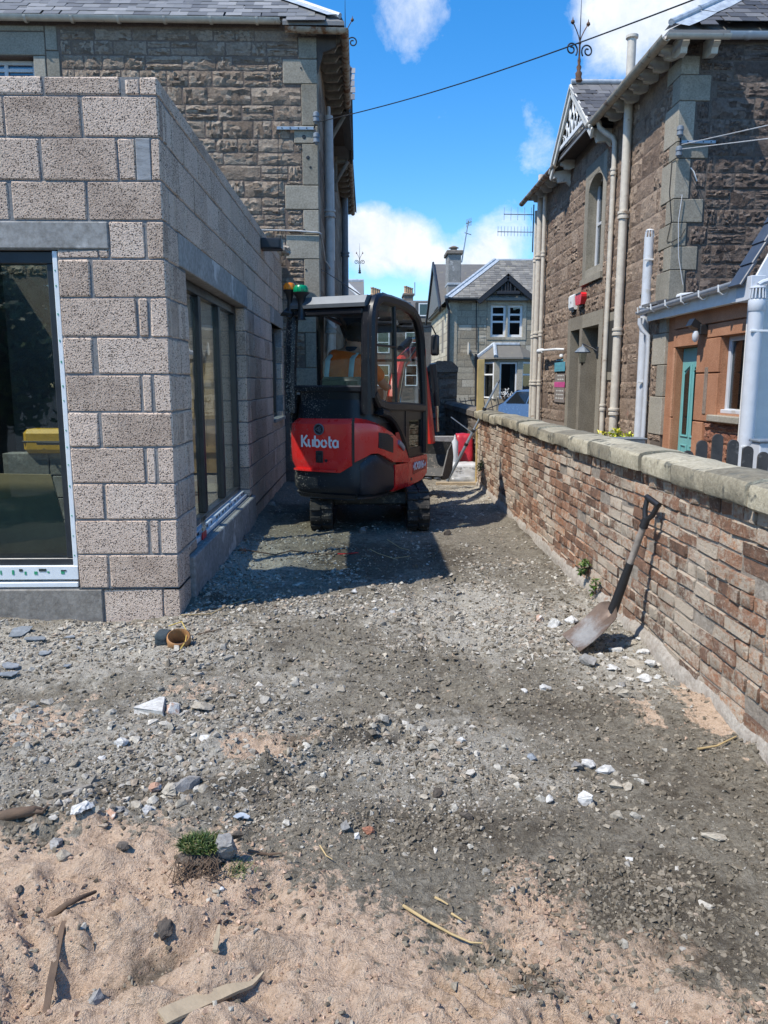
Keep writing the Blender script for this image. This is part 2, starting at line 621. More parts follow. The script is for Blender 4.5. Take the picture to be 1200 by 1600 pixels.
def ground_material():
    """soil, crushed grey dust and pink sand; the vertex data say which lies where"""
    m, nt, b = new_mat("disturbed_soil")
    p = world_pos(nt)
    at_ = nd(nt, 'ShaderNodeVertexColor', layer_name="soil")
    sep = nt.nodes.new('ShaderNodeSeparateColor')
    nt.links.new(at_, sep.inputs[0])
    n1 = noise(nt, p, 11, 8, 0.68)
    n2 = noise(nt, p, 60, 6, 0.7)
    n3 = noise(nt, p, 210, 3, 0.65)
    n4 = noise(nt, p, 24, 8, 0.7)
    drag = noise(nt, nd(nt, 'ShaderNodeMapping', {'Vector': p, 'Rotation': (0, 0, 0.75), 'Scale': (2.2, 0.7, 1)}), 4.5, 8, 0.66)
    mid = mth(nt, 'ADD', mth(nt, 'MULTIPLY', n2, 0.6), mth(nt, 'MULTIPLY', n4, 0.4))
    soil = ramp(nt, mid, [(0.33, (0.112, 0.096, 0.072)), (0.5, (0.245, 0.216, 0.168)), (0.67, (0.385, 0.346, 0.278))])
    dust = ramp(nt, mid, [(0.32, (0.24, 0.216, 0.175)), (0.5, (0.455, 0.418, 0.348)), (0.68, (0.61, 0.565, 0.485))])
    sand = ramp(nt, mid, [(0.32, (0.39, 0.27, 0.185)), (0.5, (0.62, 0.455, 0.325)), (0.70, (0.74, 0.585, 0.44))])
    wob = mth(nt, 'MULTIPLY', mth(nt, 'SUBTRACT', mth(nt, 'ADD', mth(nt, 'MULTIPLY', n1, 0.55), mth(nt, 'MULTIPLY', noise(nt, p, 3.7, 7, 0.62), 0.45)), 0.5), 2.3)
    wobs = mth(nt, 'MULTIPLY', mth(nt, 'SUBTRACT', mth(nt, 'ADD', mth(nt, 'MULTIPLY', n4, 0.45), mth(nt, 'MULTIPLY', drag, 0.55)), 0.5), 3.0)
    fd = ramp(nt, mth(nt, 'ADD', sep.outputs[1], wob), [(0.30, 0.0), (0.66, 1.0)])
    fs = ramp(nt, mth(nt, 'ADD', sep.outputs[0], wobs), [(0.31, 0.0), (0.43, 1.0)])
    fk = ramp(nt, mth(nt, 'ADD', sep.outputs[2], wob), [(0.30, 0.0), (0.62, 1.0)])
    c = mixc(nt, fd, soil, dust)
    c = mixc(nt, fs, c, sand)
    c = mixc(nt, mth(nt, 'MULTIPLY', fk, 0.85), c, mixc(nt, mid, (0.05, 0.040, 0.029), (0.17, 0.142, 0.106)))
    clump = noise(nt, p, 33, 6, 0.62)
    c = mixc(nt, ramp(nt, clump, [(0.56, 0.0), (0.63, 0.55)]), c, mixc(nt, 1.0, c, (0.5, 0.48, 0.46), 'MULTIPLY'))
    grit = ramp(nt, n3, [(0.63, 0.0), (0.70, 1.0)])
    c = mixc(nt, mth(nt, 'MULTIPLY', grit, 0.7), c, (0.50, 0.475, 0.435))
    c = mixc(nt, ramp(nt, n3, [(0.31, 0.75), (0.38, 0.0)]), c, (0.06, 0.051, 0.042))
    nt.links.new(c, b.inputs['Base Color'])
    b.inputs['Roughness'].default_value = 1.0
    b.inputs['Specular IOR Level'].default_value = 0.1
    h = mth(nt, 'ADD', mth(nt, 'ADD', mth(nt, 'MULTIPLY', n2, 0.7), mth(nt, 'MULTIPLY', n3, 0.4)), mth(nt, 'MULTIPLY', n4, 0.9))
    nt.links.new(nd(nt, 'ShaderNodeBump', {'Height': h, 'Strength': 1.0, 'Distance': 0.024}), b.inputs['Normal'])
    return m


def gravel_material():
    m, nt, b = new_mat("crushed_stone")
    p = world_pos(nt)
    at_ = nd(nt, 'ShaderNodeVertexColor', layer_name="tone")
    n1 = noise(nt, p, 90, 5, 0.7)
    c = mixc(nt, 1.0, at_, ramp(nt, n1, [(0.28, (0.55, 0.53, 0.5)), (0.62, (1.1, 1.09, 1.07))]), 'MULTIPLY')
    nt.links.new(c, b.inputs['Base Color'])
    b.inputs['Roughness'].default_value = 0.95
    b.inputs['Specular IOR Level'].default_value = 0.2
    nt.links.new(nd(nt, 'ShaderNodeBump', {'Height': n1, 'Strength': 0.7, 'Distance': 0.006}), b.inputs['Normal'])
    return m


M = {}
M['block'] = block_material()
M['mortar'] = stone("grey_mortar", [(0.14, 0.14, 0.14), (0.22, 0.22, 0.22), (0.31, 0.31, 0.31)], s1=9, s2=60, bump=0.5, bdist=0.008)
M['concrete'] = stone("cast_concrete", [(0.22, 0.22, 0.21), (0.33, 0.325, 0.31), (0.43, 0.42, 0.40)], s1=4, s2=30, bump=0.4, bdist=0.006, spots=((0.5, 0.49, 0.47), 0.6, 3))
M['plinth'] = stone("poured_concrete", [(0.20, 0.185, 0.165), (0.30, 0.28, 0.25), (0.40, 0.38, 0.345)], s1=7, s2=26, bump=0.6, bdist=0.008)
M['lead_patch'] = stone("smeared_mortar", [(0.24, 0.25, 0.26), (0.34, 0.35, 0.36), (0.45, 0.46, 0.47)], s1=20, s2=60, bump=0.5, bdist=0.006, stretch=(0.3, 1, 1))
M['anthracite'] = plain("anthracite_frame", (0.022, 0.026, 0.032), 0.35)
M['film'] = plain("white_protective_film", (0.72, 0.76, 0.78), 0.3, wear=0.05)
M['film_print'] = plain("green_film_print", (0.03, 0.32, 0.16), 0.4)
M['film_dark'] = plain("dark_film_print", (0.03, 0.05, 0.05), 0.4)
M['glass'] = glass("door_glass", (0.66, 0.72, 0.68), 1.8)
M['clearglass'] = glass("side_door_glass", (0.80, 0.84, 0.81), 1.4)
M['cabglass'] = glass("cab_glass", (0.76, 0.80, 0.78), 1.48)
M['winglass'] = glass("window_glass", (0.35, 0.40, 0.42), 1.8)
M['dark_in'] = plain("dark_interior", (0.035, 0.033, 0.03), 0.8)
M['screed'] = plain("dusty_screed", (0.26, 0.24, 0.22), 0.9)
M['rubble'] = stone("brown_rubble", [(0.19, 0.141, 0.106), (0.315, 0.246, 0.187), (0.43, 0.352, 0.277)], rnd=0.5, s1=5, s2=30, bump=1.0, bdist=0.03)
M['rubble_mortar'] = stone("brown_lime_mortar", [(0.155, 0.118, 0.096), (0.23, 0.18, 0.15), (0.30, 0.245, 0.207)], s1=8, s2=50, bump=0.7, bdist=0.012)
M['quoin'] = stone("grey_dressed_stone", [(0.23, 0.212, 0.17), (0.33, 0.302, 0.245), (0.43, 0.395, 0.325)], rnd=0.4, s1=3, s2=45, bump=0.3, bdist=0.006, spots=((0.2, 0.2, 0.17), 0.66, 5))
M['rubble_r'] = stone("red_brown_rubble", [(0.18, 0.128, 0.097), (0.31, 0.23, 0.172), (0.43, 0.335, 0.258)], rnd=0.4, s1=4, s2=24, bump=1.0, bdist=0.04, spots=((0.36, 0.19, 0.135), 0.66, 1.7))
M['mortar_r'] = stone("buff_lime_mortar", [(0.18, 0.135, 0.105), (0.27, 0.21, 0.165), (0.35, 0.28, 0.225)], s1=6, s2=40, bump=0.8, bdist=0.015)
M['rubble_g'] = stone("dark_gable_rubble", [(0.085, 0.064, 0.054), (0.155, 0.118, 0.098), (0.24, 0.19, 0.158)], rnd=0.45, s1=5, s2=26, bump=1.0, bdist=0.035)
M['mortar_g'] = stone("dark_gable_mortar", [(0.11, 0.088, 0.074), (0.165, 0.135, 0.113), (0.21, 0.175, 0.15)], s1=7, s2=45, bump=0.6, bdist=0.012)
M['brick'] = brick_material()
M['brick_mortar'] = stone("crumbling_lime_mortar", [(0.14, 0.112, 0.09), (0.26, 0.22, 0.18), (0.42, 0.37, 0.31)], s1=10, s2=50, bump=1.0, bdist=0.014)
M['footing'] = stone("limewashed_footing", [(0.20, 0.16, 0.13), (0.38, 0.33, 0.28), (0.50, 0.46, 0.40)], s1=8, s2=35, bump=1.0, bdist=0.015, spots=((0.3, 0.17, 0.11), 0.6, 6))
M['coping'] = stone("lichened_coping", [(0.20, 0.178, 0.13), (0.37, 0.33, 0.24), (0.54, 0.485, 0.355)], rnd=0.55, s1=7, s2=40, bump=0.7, bdist=0.012, spots=((0.13, 0.125, 0.10), 0.58, 9))
M['oldwall'] = stone("dark_garden_wall", [(0.09, 0.077, 0.066), (0.165, 0.143, 0.122), (0.25, 0.222, 0.19)], rnd=0.4, s1=5, s2=30, bump=1.0, bdist=0.03)
M['slate'] = slate_material("grey_slate", [(0.085, 0.085, 0.088), (0.165, 0.165, 0.165), (0.27, 0.265, 0.26)])
M['slate_d'] = slate_material("dark_slate", [(0.05, 0.048, 0.048), (0.105, 0.10, 0.098), (0.185, 0.178, 0.172)], 0.66)
M['slate_far'] = slate_material("weathered_slate", [(0.13, 0.12, 0.105), (0.20, 0.185, 0.16), (0.28, 0.255, 0.215)], 0.6)
M['slate_new'] = plain("blue_black_slate", (0.05, 0.062, 0.085), 0.45)
M['lead'] = plain("lead_flashing", (0.42, 0.46, 0.50), 0.42, wear=0.2)
M['cream'] = plain("cream_painted_iron", (0.58, 0.53, 0.45), 0.5, wear=0.1, grime=((0.22, 0.13, 0.07), 0.62, 5))
M['rusty'] = plain("rusty_painted_iron", (0.42, 0.36, 0.28), 0.7, wear=0.2, grime=((0.17, 0.075, 0.03), 0.47, 6))
M['rust'] = plain("rusted_iron", (0.13, 0.065, 0.035), 0.85, wear=0.4, grime=((0.03, 0.028, 0.028), 0.55, 25))
M['greypipe'] = plain("grey_painted_pipe", (0.46, 0.455, 0.45), 0.5, grime=((0.16, 0.14, 0.13), 0.62, 4))
M['bluepipe'] = plain("slate_grey_pipe", (0.17, 0.20, 0.235), 0.5)
M['upvc'] = plain("white_plastic", (0.55, 0.57, 0.60), 0.35, wear=0.05, grime=((0.42, 0.40, 0.36), 0.60, 4))
M['white'] = plain("white_paint", (0.76, 0.76, 0.74), 0.45, wear=0.06)
M['offwhite'] = plain("flaking_white_paint", (0.62, 0.60, 0.54), 0.6, wear=0.1, grime=((0.30, 0.25, 0.2), 0.6, 11))
M['timber_grey'] = plain("weathered_timber", (0.23, 0.205, 0.17), 0.85, wear=0.25, bump=0.4, bscale=40)
M['timber_dark'] = plain("dark_eaves_timber", (0.07, 0.058, 0.05), 0.85, wear=0.2)
M['render'] = plain("white_wall_render", (0.70, 0.68, 0.64), 0.9, wear=0.04, bump=0.5, bscale=120)
M['sandstone'] = stone("red_sandstone", [(0.36, 0.165, 0.09), (0.47, 0.235, 0.135), (0.55, 0.30, 0.185)], rnd=0.3, s1=4, s2=60, bump=0.3, bdist=0.006)
M['teal'] = plain("teal_door_paint", (0.16, 0.40, 0.39), 0.4, wear=0.05)
M['farstone'] = stone("buff_ashlar", [(0.33, 0.285, 0.21), (0.45, 0.40, 0.305), (0.56, 0.505, 0.40)], rnd=0.6, s1=2, s2=18, bump=0.4, bdist=0.01)
M['farmortar'] = stone("ashlar_joint", [(0.2, 0.175, 0.14), (0.25, 0.22, 0.18), (0.3, 0.27, 0.22)], s2=20, bump=0.2)
M['black_timber'] = plain("black_painted_timber", (0.022, 0.022, 0.026), 0.5)
M['terrace'] = stone("sooty_terrace_stone", [(0.13, 0.11, 0.095), (0.21, 0.18, 0.15), (0.29, 0.255, 0.215)], s1=1.2, s2=9, bump=0.5, bdist=0.04)
M['pot'] = plain("buff_chimney_clay", (0.52, 0.33, 0.19), 0.8)
M['steel'] = plain("galvanised_steel", (0.36, 0.40, 0.44), 0.4, metal=0.6)
M['black'] = plain("black_plastic", (0.018, 0.018, 0.02), 0.42)
M['wood'] = plain("pale_sawn_wood", (0.40, 0.315, 0.21), 0.8, wear=0.15, bump=0.3, bscale=30)
M['post'] = plain("yellow_treated_timber", (0.44, 0.32, 0.13), 0.8, wear=0.15)
M['fencewood'] = plain("new_fence_board", (0.42, 0.28, 0.12), 0.75, wear=0.2)
M['ply'] = plain("raw_plywood", (0.46, 0.36, 0.22), 0.8, wear=0.1)
M['dkwood'] = plain("dark_wet_wood", (0.13, 0.085, 0.055), 0.85, wear=0.25, bump=0.4, bscale=50)
M['picket'] = plain("grey_black_picket_stain", (0.055, 0.052, 0.05), 0.8, wear=0.25, bump=0.3, bscale=50, grime=((0.16, 0.15, 0.14), 0.6, 12))
M['yellow'] = plain("yellow_plastic", (0.70, 0.40, 0.02), 0.45)
M['ground'] = ground_material()
M['gravel'] = gravel_material()

# ------------------------------------------------------------------ ground
G0 = lambda x, y: at(x, y, Z=0)
# where pink sand, grey dust and darker soil lie: centre, half-widths (m), strength
def blob(px, py, rx, ry, w):
    p = G0(px, py)
    return (p.x, p.y, rx, ry, w)


SAND = [blob(120, 1430, .55, .36, 1.0), blob(330, 1560, .55, .30, .95), blob(40, 1570, .5, .3, 1.0), blob(420, 1440, .34, .22, .55), blob(850, 1450, .14, .22, .9), blob(780, 1590, .4, .10, .8), blob(1000, 1590, .3, .12, .9), blob(950, 1500, .08, .12, .7),
        blob(980, 1580, .24, .16, .9), blob(620, 1590, .4, .14, .75), blob(840, 1560, .2, .2, .6), blob(410, 1165, .2, .16, .6), blob(1130, 1110, .16, .35, .7),
        blob(560, 1480, .2, .1, .45), blob(1000, 1110, .12, .25, .35), blob(300, 1070, .3, .2, .25), blob(30, 1130, .4, .3, .35), blob(1020, 1480, .12, .1, .6), blob(720, 1480, .15, .1, .35)]
DUST = [blob(760, 960, .55, .8, .9), blob(640, 960, .5, .5, .5), blob(250, 1180, 1.0, .7, .55), blob(690, 1180, .55, .5, .55), blob(120, 1010, 1.2, .6, .75), blob(380, 880, .6, .9, .6),
        blob(980, 1030, .45, .55, .8), blob(730, 770, .6, 1.5, .5), blob(850, 1210, .35, .3, .4), blob(420, 1050, .7, .5, .4), blob(900, 950, .4, .6, .5), blob(500, 960, .4, .3, .4)]
DARK = [blob(580, 870, .6, .8, .75), blob(690, 870, .4, .9, .55), blob(560, 800, 1.0, 1.0, .8), blob(300, 1235, .55, .16, .6), blob(560, 1160, .45, .10, .55), blob(420, 1010, .45, .2, .35),
        blob(690, 1035, .3, .15, .4), blob(880, 1110, .4, .25, .4), blob(720, 1290, .6, .25, .45), blob(1010, 1390, .4, .3, .5), blob(880, 1380, .3, .12, .4), blob(870, 840, .35, 1.6, .7),
        blob(1050, 1220, .35, .4, .35), blob(1130, 1480, .2, .2, .5), blob(830, 1540, .07, .07, .7), blob(60, 1290, .35, .08, .5), blob(230, 1520, .1, .12, .4), blob(360, 940, .3, .15, .6)]


def field(bl, x, y):
    s = np.zeros_like(x)
    for bx, by, rx, ry, w in bl:
        s = np.maximum(s, w * np.exp(-(((x - bx) / rx) ** 2 + ((y - by) / ry) ** 2) * 0.9) * 1.25)
    return np.clip(s, 0, 1.2)


def seg_d(x, y, a, b):
    ax, ay, bx, by = a[0], a[1], b[0], b[1]
    t = np.clip(((x - ax) * (bx - ax) + (y - ay) * (by - ay)) / ((bx - ax) ** 2 + (by - ay) ** 2), 0, 1)
    return np.hypot(x - ax - t * (bx - ax), y - ay - t * (by - ay)), t


RIDGES = [((330, 1250), (420, 1210), .06, .022), ((420, 1210), (610, 1130), .05, .035), ((610, 1130), (700, 1105), .05, .02), ((640, 900), (690, 1080), .04, -.02), ((700, 900), (790, 1100), .04, -.02), ((0, 1300), (150, 1290), .05, .045), ((160, 1590), (420, 1400), .05, -.03), ((0, 1400), (220, 1330), .07, .025),
          ((60, 1480), (330, 1440), .06, .03), ((180, 1600), (400, 1500), .05, .03), ((0, 1520), (190, 1470), .06, .03), ((60, 1560), (240, 1500), .05, -.03),
          ((380, 990), (480, 1010), .1, .03), ((1120, 1060), (1190, 1180), .05, .04)]
RIDGES = [(G0(*a), G0(*b), w, h) for a, b, w, h in RIDGES]


def gz(x, y):
    x, y = np.asarray(x, float), np.asarray(y, float)
    z = (fbm(x * 0.8, y * 0.8, 3, 1) - .5) * .07 + (fbm(x * 4, y * 4, 4, 5) - .5) * .055
    z = z + (fbm(x * 15, y * 15, 4, 9, .62) - .5) * .034 + (np.abs(fbm(x * 34, y * 34, 3, 12, .6) - .5)) * -.018
    s = field(SAND, x, y)
    z = z + np.clip(s, 0, 1) * (np.abs(fbm(x * 5 + y * 3, y * 7 - x * 2, 4, 21) - .5) * -.19 + .03)
    for a, b, w, h in RIDGES:
        d, t = seg_d(x, y, a, b)
        z = z + 1.1 * h * np.exp(-(d / w) ** 2) * (0.4 + 1.2 * fbm(x * 9, y * 9, 3, 30))
    # prints of rubber tracks behind the machine and across the sand
    for cx, cy, ang, L, W, pitch, dep in ((.62, 6.2, 0.04, 2.2, .25, .10, .03), (.50, 4.0, 0.12, 1.5, .25, .10, .016), (-.25, 4.3, .35, 1.3, .22, .1, .014), (-.15, 3.2, -1.05, .9, .2, .1, .016), (.30, 1.72, .75, .45, .2, .05, .02), (.50, 1.58, 1.15, .34, .18, .045, .018), (-.75, 1.9, .9, .6, .2, .07, .016),
                                          (-.42, 2.9, -1.0, .9, .2, .09, .008), (-.40, 6.2, 0.03, 1.6, .23, .095, .012)):
        c_, s_ = math.cos(ang), math.sin(ang)
        u = (x - cx) * c_ - (y - cy) * s_
        v = (x - cx) * s_ + (y - cy) * c_
        k = np.clip((W / 2 - np.abs(u)) / .03, 0, 1) * np.clip((L / 2 - np.abs(v)) / .1, 0, 1)
        z = z + k * dep * (np.clip(np.sin(v / pitch * 2 * math.pi) * 2.2, -1, 1) * .8 - .5)
    # spoil left against the garden wall and the block wall
    z = z + .05 * np.exp(-((x - 1.62) / .16) ** 2) * fbm(x * 3, y * 2.2, 3, 40) + .04 * np.exp(-((x + 1.2) / .15) ** 2) * np.clip((y - 4.9) * 4, 0, 1)
    return z


def grid_mesh(name, X, Y, Z, mat_):
    nr, nc = X.shape
    me = bpy.data.meshes.new(name)
    nv, nf = nr * nc, (nr - 1) * (nc - 1)
    me.vertices.add(nv)
    me.vertices.foreach_set('co', np.stack([X, Y, Z], -1).reshape(-1).astype(np.float32))
    i = np.arange(nv).reshape(nr, nc)
    q = np.stack([i[:-1, :-1], i[:-1, 1:], i[1:, 1:], i[1:, :-1]], -1).reshape(-1)
    me.loops.add(nf * 4)
    me.loops.foreach_set('vertex_index', q.astype(np.int32))
    me.polygons.add(nf)
    me.polygons.foreach_set('loop_start', (np.arange(nf) * 4).astype(np.int32))
    me.polygons.foreach_set('use_smooth', np.ones(nf, bool))
    me.update(calc_edges=True)
    me.materials.append(mat_)
    return me


def paint(me, name, rgb):
    a = me.color_attributes.new(name, 'FLOAT_COLOR', 'POINT')
    a.data.foreach_set('color', np.concatenate([rgb, np.ones((len(rgb), 1))], 1).reshape(-1).astype(np.float32))


nr, nc = 640, 520
yy = np.geomspace(0.75, 19, nr)[:, None] * np.ones((1, nc))
uu = np.linspace(-1, 1, nc)[None, :]
xx = uu * (0.8 * yy + 1.3)
zz = gz(xx, yy)
me = grid_mesh("ground", xx, yy, zz, M['ground'])
sx, sy = xx.reshape(-1), yy.reshape(-1)
paint(me, "soil", np.stack([field(SAND, sx, sy), field(DUST, sx, sy), field(DARK, sx, sy)], 1))
ground = link("ground", me, kind='structure')

me = bpy.data.meshes.new("far_ground")
me.from_pydata([(-400, -300, -.12), (400, -300, -.12), (400, 700, -.12), (-400, 700, -.12)], [], [(0, 1, 2, 3)])
M['tarmac'] = stone("grey_tarmac", [(0.07, 0.07, 0.068), (0.10, 0.098, 0.094), (0.14, 0.137, 0.13)], s1=1, s2=25, bump=0.4, bdist=0.01)
me.materials.append(M['tarmac'])
link("far_ground", me, kind='structure')


# loose stone: angular lumps scattered over the ground, thicker where the dust lies
def scatter(name, n, smin, smax, ymin, ymax, dens, tones, pw, seed, npts, flat=0.7, xr=(-4.6, 1.6), base=.08):
    g = np.random.default_rng(seed)
    T = []
    for k in range(10):
        t = hull_mesh("tmp", None, seed * 31 + k, n=npts)
        bm = bmesh.new()
        bm.from_mesh(t)
        bmesh.ops.triangulate(bm, faces=bm.faces)
        T.append((np.array([v.co[:] for v in bm.verts]), np.array([[v.index for v in f.verts] for f in bm.faces])))
        bm.free()
        bpy.data.meshes.remove(t)
    N = n * 6
    y = 1 / (1 / ymin + g.random(N) * (1 / ymax - 1 / ymin))
    hw = 0.62 * y + .4
    x = g.uniform(-1, 1, N) * hw
    pr_ = dens(x, y) * (base + 1.15 * np.clip((fbm(x * 3.4, y * 3.4, 5, seed % 3) - .40) * 5, 0, 1))
    keep = (g.random(N) < pr_) & (x > xr[0]) & (x < xr[1]) & ~((x < -1.2) & (y > 4.83))
    x, y = x[keep][:n], y[keep][:n]
    m = len(x)
    s = smin + (smax - smin) * g.random(m) ** pw
    s = s * np.clip(y / 2.4, .8, 2.0) ** .5
    ax = g.uniform(.65, 1.25, (m, 3)) * np.array([1, 1, flat])
    yaw = g.uniform(0, 2 * math.pi, m)
    til = g.normal(0, .3, m)
    z = gz(x, y) + s * flat * g.uniform(-.22, .22, m)
    tn = np.array(tones)[g.integers(0, len(tones), m)] * g.uniform(.75, 1.2, (m, 1))
    ti = g.integers(0, len(T), m)
    Vs, Fs, Cs, o = [], [], [], 0
    for k, (tv, tf) in enumerate(T):
        q = np.where(ti == k)[0]
        if not len(q):
            continue
        P = tv[None] * ax[q][:, None, :] * s[q][:, None, None]
        ct, st = np.cos(til[q])[:, None], np.sin(til[q])[:, None]
        px_, pz_ = P[..., 0] * ct - P[..., 2] * st, P[..., 0] * st + P[..., 2] * ct
        cy_, sy_ = np.cos(yaw[q])[:, None], np.sin(yaw[q])[:, None]
        wx = px_ * cy_ - P[..., 1] * sy_ + x[q][:, None]
        wy = px_ * sy_ + P[..., 1] * cy_ + y[q][:, None]
        wz = pz_ + z[q][:, None]
        Vs.append(np.stack([wx, wy, wz], -1).reshape(-1, 3))
        nvt = len(tv)
        Fs.append((tf[None] + (np.arange(len(q)) * nvt)[:, None, None] + o).reshape(-1, 3))
        Cs.append(np.repeat(tn[q], nvt, axis=0))
        o += len(q) * nvt
    V, F, C = np.concatenate(Vs), np.concatenate(Fs), np.concatenate(Cs)
    me = bpy.data.meshes.new(name)
    me.vertices.add(len(V))
    me.vertices.foreach_set('co', V.reshape(-1).astype(np.float32))
    me.loops.add(len(F) * 3)
    me.loops.foreach_set('vertex_index', F.reshape(-1).astype(np.int32))
    me.polygons.add(len(F))
    me.polygons.foreach_set('loop_start', (np.arange(len(F)) * 3).astype(np.int32))
    me.polygons.foreach_set('use_smooth', np.zeros(len(F), bool))
    me.update(calc_edges=True)
    me.materials.append(M['gravel'])
    paint(me, "tone", C)
    return me


GREY = [(.38, .355, .305), (.46, .435, .38), (.32, .29, .24), (.25, .22, .178), (.42, .375, .305), (.36, .30, .235), (.34, .32, .285)]
PALE = [(.42, .395, .345), (.50, .47, .42), (.36, .335, .29), (.33, .30, .25), (.45, .41, .345), (.40, .325, .255)]
CLOD = [(.16, .137, .105), (.22, .19, .147), (.28, .245, .193), (.195, .167, .128)]
SANDC = [(.43, .305, .225), (.50, .36, .265), (.38, .265, .195)]


def d_grey(x, y):
    left = np.exp(-((x + 1.35) / 1.0) ** 2 - ((y - 3.2) / .75) ** 2)
    return np.clip(.10 + .75 * np.clip(field(DUST, x, y), 0, 1) + .9 * left - 1.0 * field(SAND, x, y) - .25 * field(DARK, x, y), 0.012, 1)


def d_clod(x, y):
    return np.clip(.35 - .42 * field(SAND, x, y) + .4 * field(DARK, x, y), .015, 1)


def d_lane(x, y):
    return np.clip((y - 3.6) / 2.2, .08, 1) * np.clip(.35 + .8 * field(DUST, x, y) + .5 * np.exp(-((x + .75) / .5) ** 2 - ((y - 6.2) / 1.3) ** 2) - .35 * field(DARK, x, y), .05, 1)


HEAP = G0(990, 1035)
gravel_bits = [("pale_heap", scatter("pale_heap", 420, .014, .050, 3.2, 5.2, lambda x, y: 1.2 * np.exp(-((x - HEAP.x) / .22) ** 2 - ((y - HEAP.y) / .42) ** 2), PALE[:3] + PALE[4:5], 1.6, 12, 11, .55, base=1.0)),
               ("lane_gravel", scatter("lane_gravel", 24000, .009, .034, 3.9, 11.5, d_lane, GREY + PALE, 2.6, 8, 9, .65)),
               ("gravel", scatter("gravel", 40000, .005, .018, 1.35, 12, d_grey, GREY, 2.0, 1, 9)),
               ("rubble", scatter("rubble", 5200, .017, .052, 1.4, 12, lambda x, y: np.clip(d_grey(x, y) * .55 + 1.0 * np.exp(-((x + 1.3) / .75) ** 2 - ((y - 3.05) / .5) ** 2), 0, 1), GREY + PALE[:2], 2.2, 2, 11)),
               ("soil_crumbs", scatter("soil_crumbs", 30000, .005, .028, 1.35, 7, d_clod, CLOD, 2.0, 3, 9, .8, base=.45)),
               ("sand_crumbs", scatter("sand_crumbs", 5000, .006, .024, 1.35, 3.2, lambda x, y: np.clip(field(SAND, x, y), 0, 1), SANDC, 2.4, 4, 9, .8)),
               ("pale_chippings", scatter("pale_chippings", 1500, .009, .030, 1.4, 10, lambda x, y: np.clip(.25 + field(DUST, x, y) - .6 * field(SAND, x, y), .02, 1), PALE, 2.2, 6, 10, .6))]
for nm, me in gravel_bits:
    link(nm, me, kind='stuff')


def gpt(x, y, dz=0.0):
    """ground point under a pixel of the photograph"""
    p = G0(x, y)
    return Vector((p.x, p.y, float(gz(p.x, p.y)) + dz))


# ------------------------------------------------------------------ the block extension
BX, BY = -1.224, 4.861                        # its near right corner
ext = thing("block_extension", "unfinished single-storey extension of pinkish concrete blocks with bare lintels", "building", (-3.2, 8, 0))
ZC = [-.06, .186, .411, .637, .870, 1.099, 1.319, 1.551, 1.776, 2.012, 2.237, 2.459, 2.684, 2.925, 3.155, 3.262]
J = 0.010
fh = [(-4.4, -1.872, .19, 2.285)]              # openings in the front (x, z)
sh = [(5.43, 7.93, .33, 2.245), (10.10, 11.25, 1.03, 2.25)]   # and in the side (y, z)
core = MB()
ex = .006
for a, b, c, d in rects_minus(-5.2, BX - .006, -.15, 3.258, [(h[0] - ex, h[1] + ex, h[2], h[3] + ex) for h in fh]):
    core.box(a, b, BY + .007, BY + .27, c, d)
for a, b, c, d in rects_minus(BY + .27, 11.46, -.15, 3.258, [(h[0] - ex, h[1] + ex, h[2], h[3] + ex) for h in sh]):
    core.box(BX - .27, BX - .007, a, b, c, d)
core.build("mortar_core", M['mortar'], ext)
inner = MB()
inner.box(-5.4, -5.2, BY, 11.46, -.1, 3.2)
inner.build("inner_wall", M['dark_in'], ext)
fl = MB().box(-5.2, BX - .28, BY + .28, 11.46, .05, .17)
fl.build("floor_slab", M['screed'], ext)

_bv = {}


def block(u0, u1, z0, z1, face, dark=False, depth=.10, proud=0.0):
    """one block; face 'f' = front (u is x), 's' = side (u is y)"""
    w, h = round(u1 - u0, 3), round(z1 - z0, 3)
    key = (w, h, depth, random.randrange(3))
    if key not in _bv:
        mb = MB().cbox(-w / 2, w / 2, 0, depth, -h / 2, h / 2, .007)
        r = random.Random(str(key))
        mb.v = [(x + r.uniform(-.0035, .0035), y + r.uniform(-.0025, .0025), z + r.uniform(-.0035, .0035)) for x, y, z in mb.v]
        _bv[key] = mb.mesh("block", M['block'], smooth=20)
    o = random.uniform(-.0015, .0025)
    if face == 'f':
        return link("block", _bv[key], ext, ((u0 + u1) / 2, BY - o - proud, (z0 + z1) / 2), (random.uniform(-.006, .006), 0, random.uniform(-.004, .004)))
    return link("block", _bv[key], ext, (BX + o + proud, (u0 + u1) / 2, (z0 + z1) / 2), (0, random.uniform(-.006, .006), R(90) + random.uniform(-.004, .004)))


def row(a, b, z0, z1, face, first=None, seq=None, holes=()):
    """a course of blocks from a to b with 10 mm joints"""
    cur = a
    k = 0
    while cur < b - .03:
        l = seq[k] if seq and k < len(seq) else .44
        e = min(cur + l, b)
        if b - e < .05:
            e = b
        for q in rects_minus(cur, e, z0, z1, holes):
            if q[1] - q[0] > .035 and q[3] - q[2] > .03:
                block(q[0] + .0, q[1] - .0, q[2] + .0, q[3] - .0, face)
        cur = e + J * random.uniform(.7, 1.7)
        k += 1


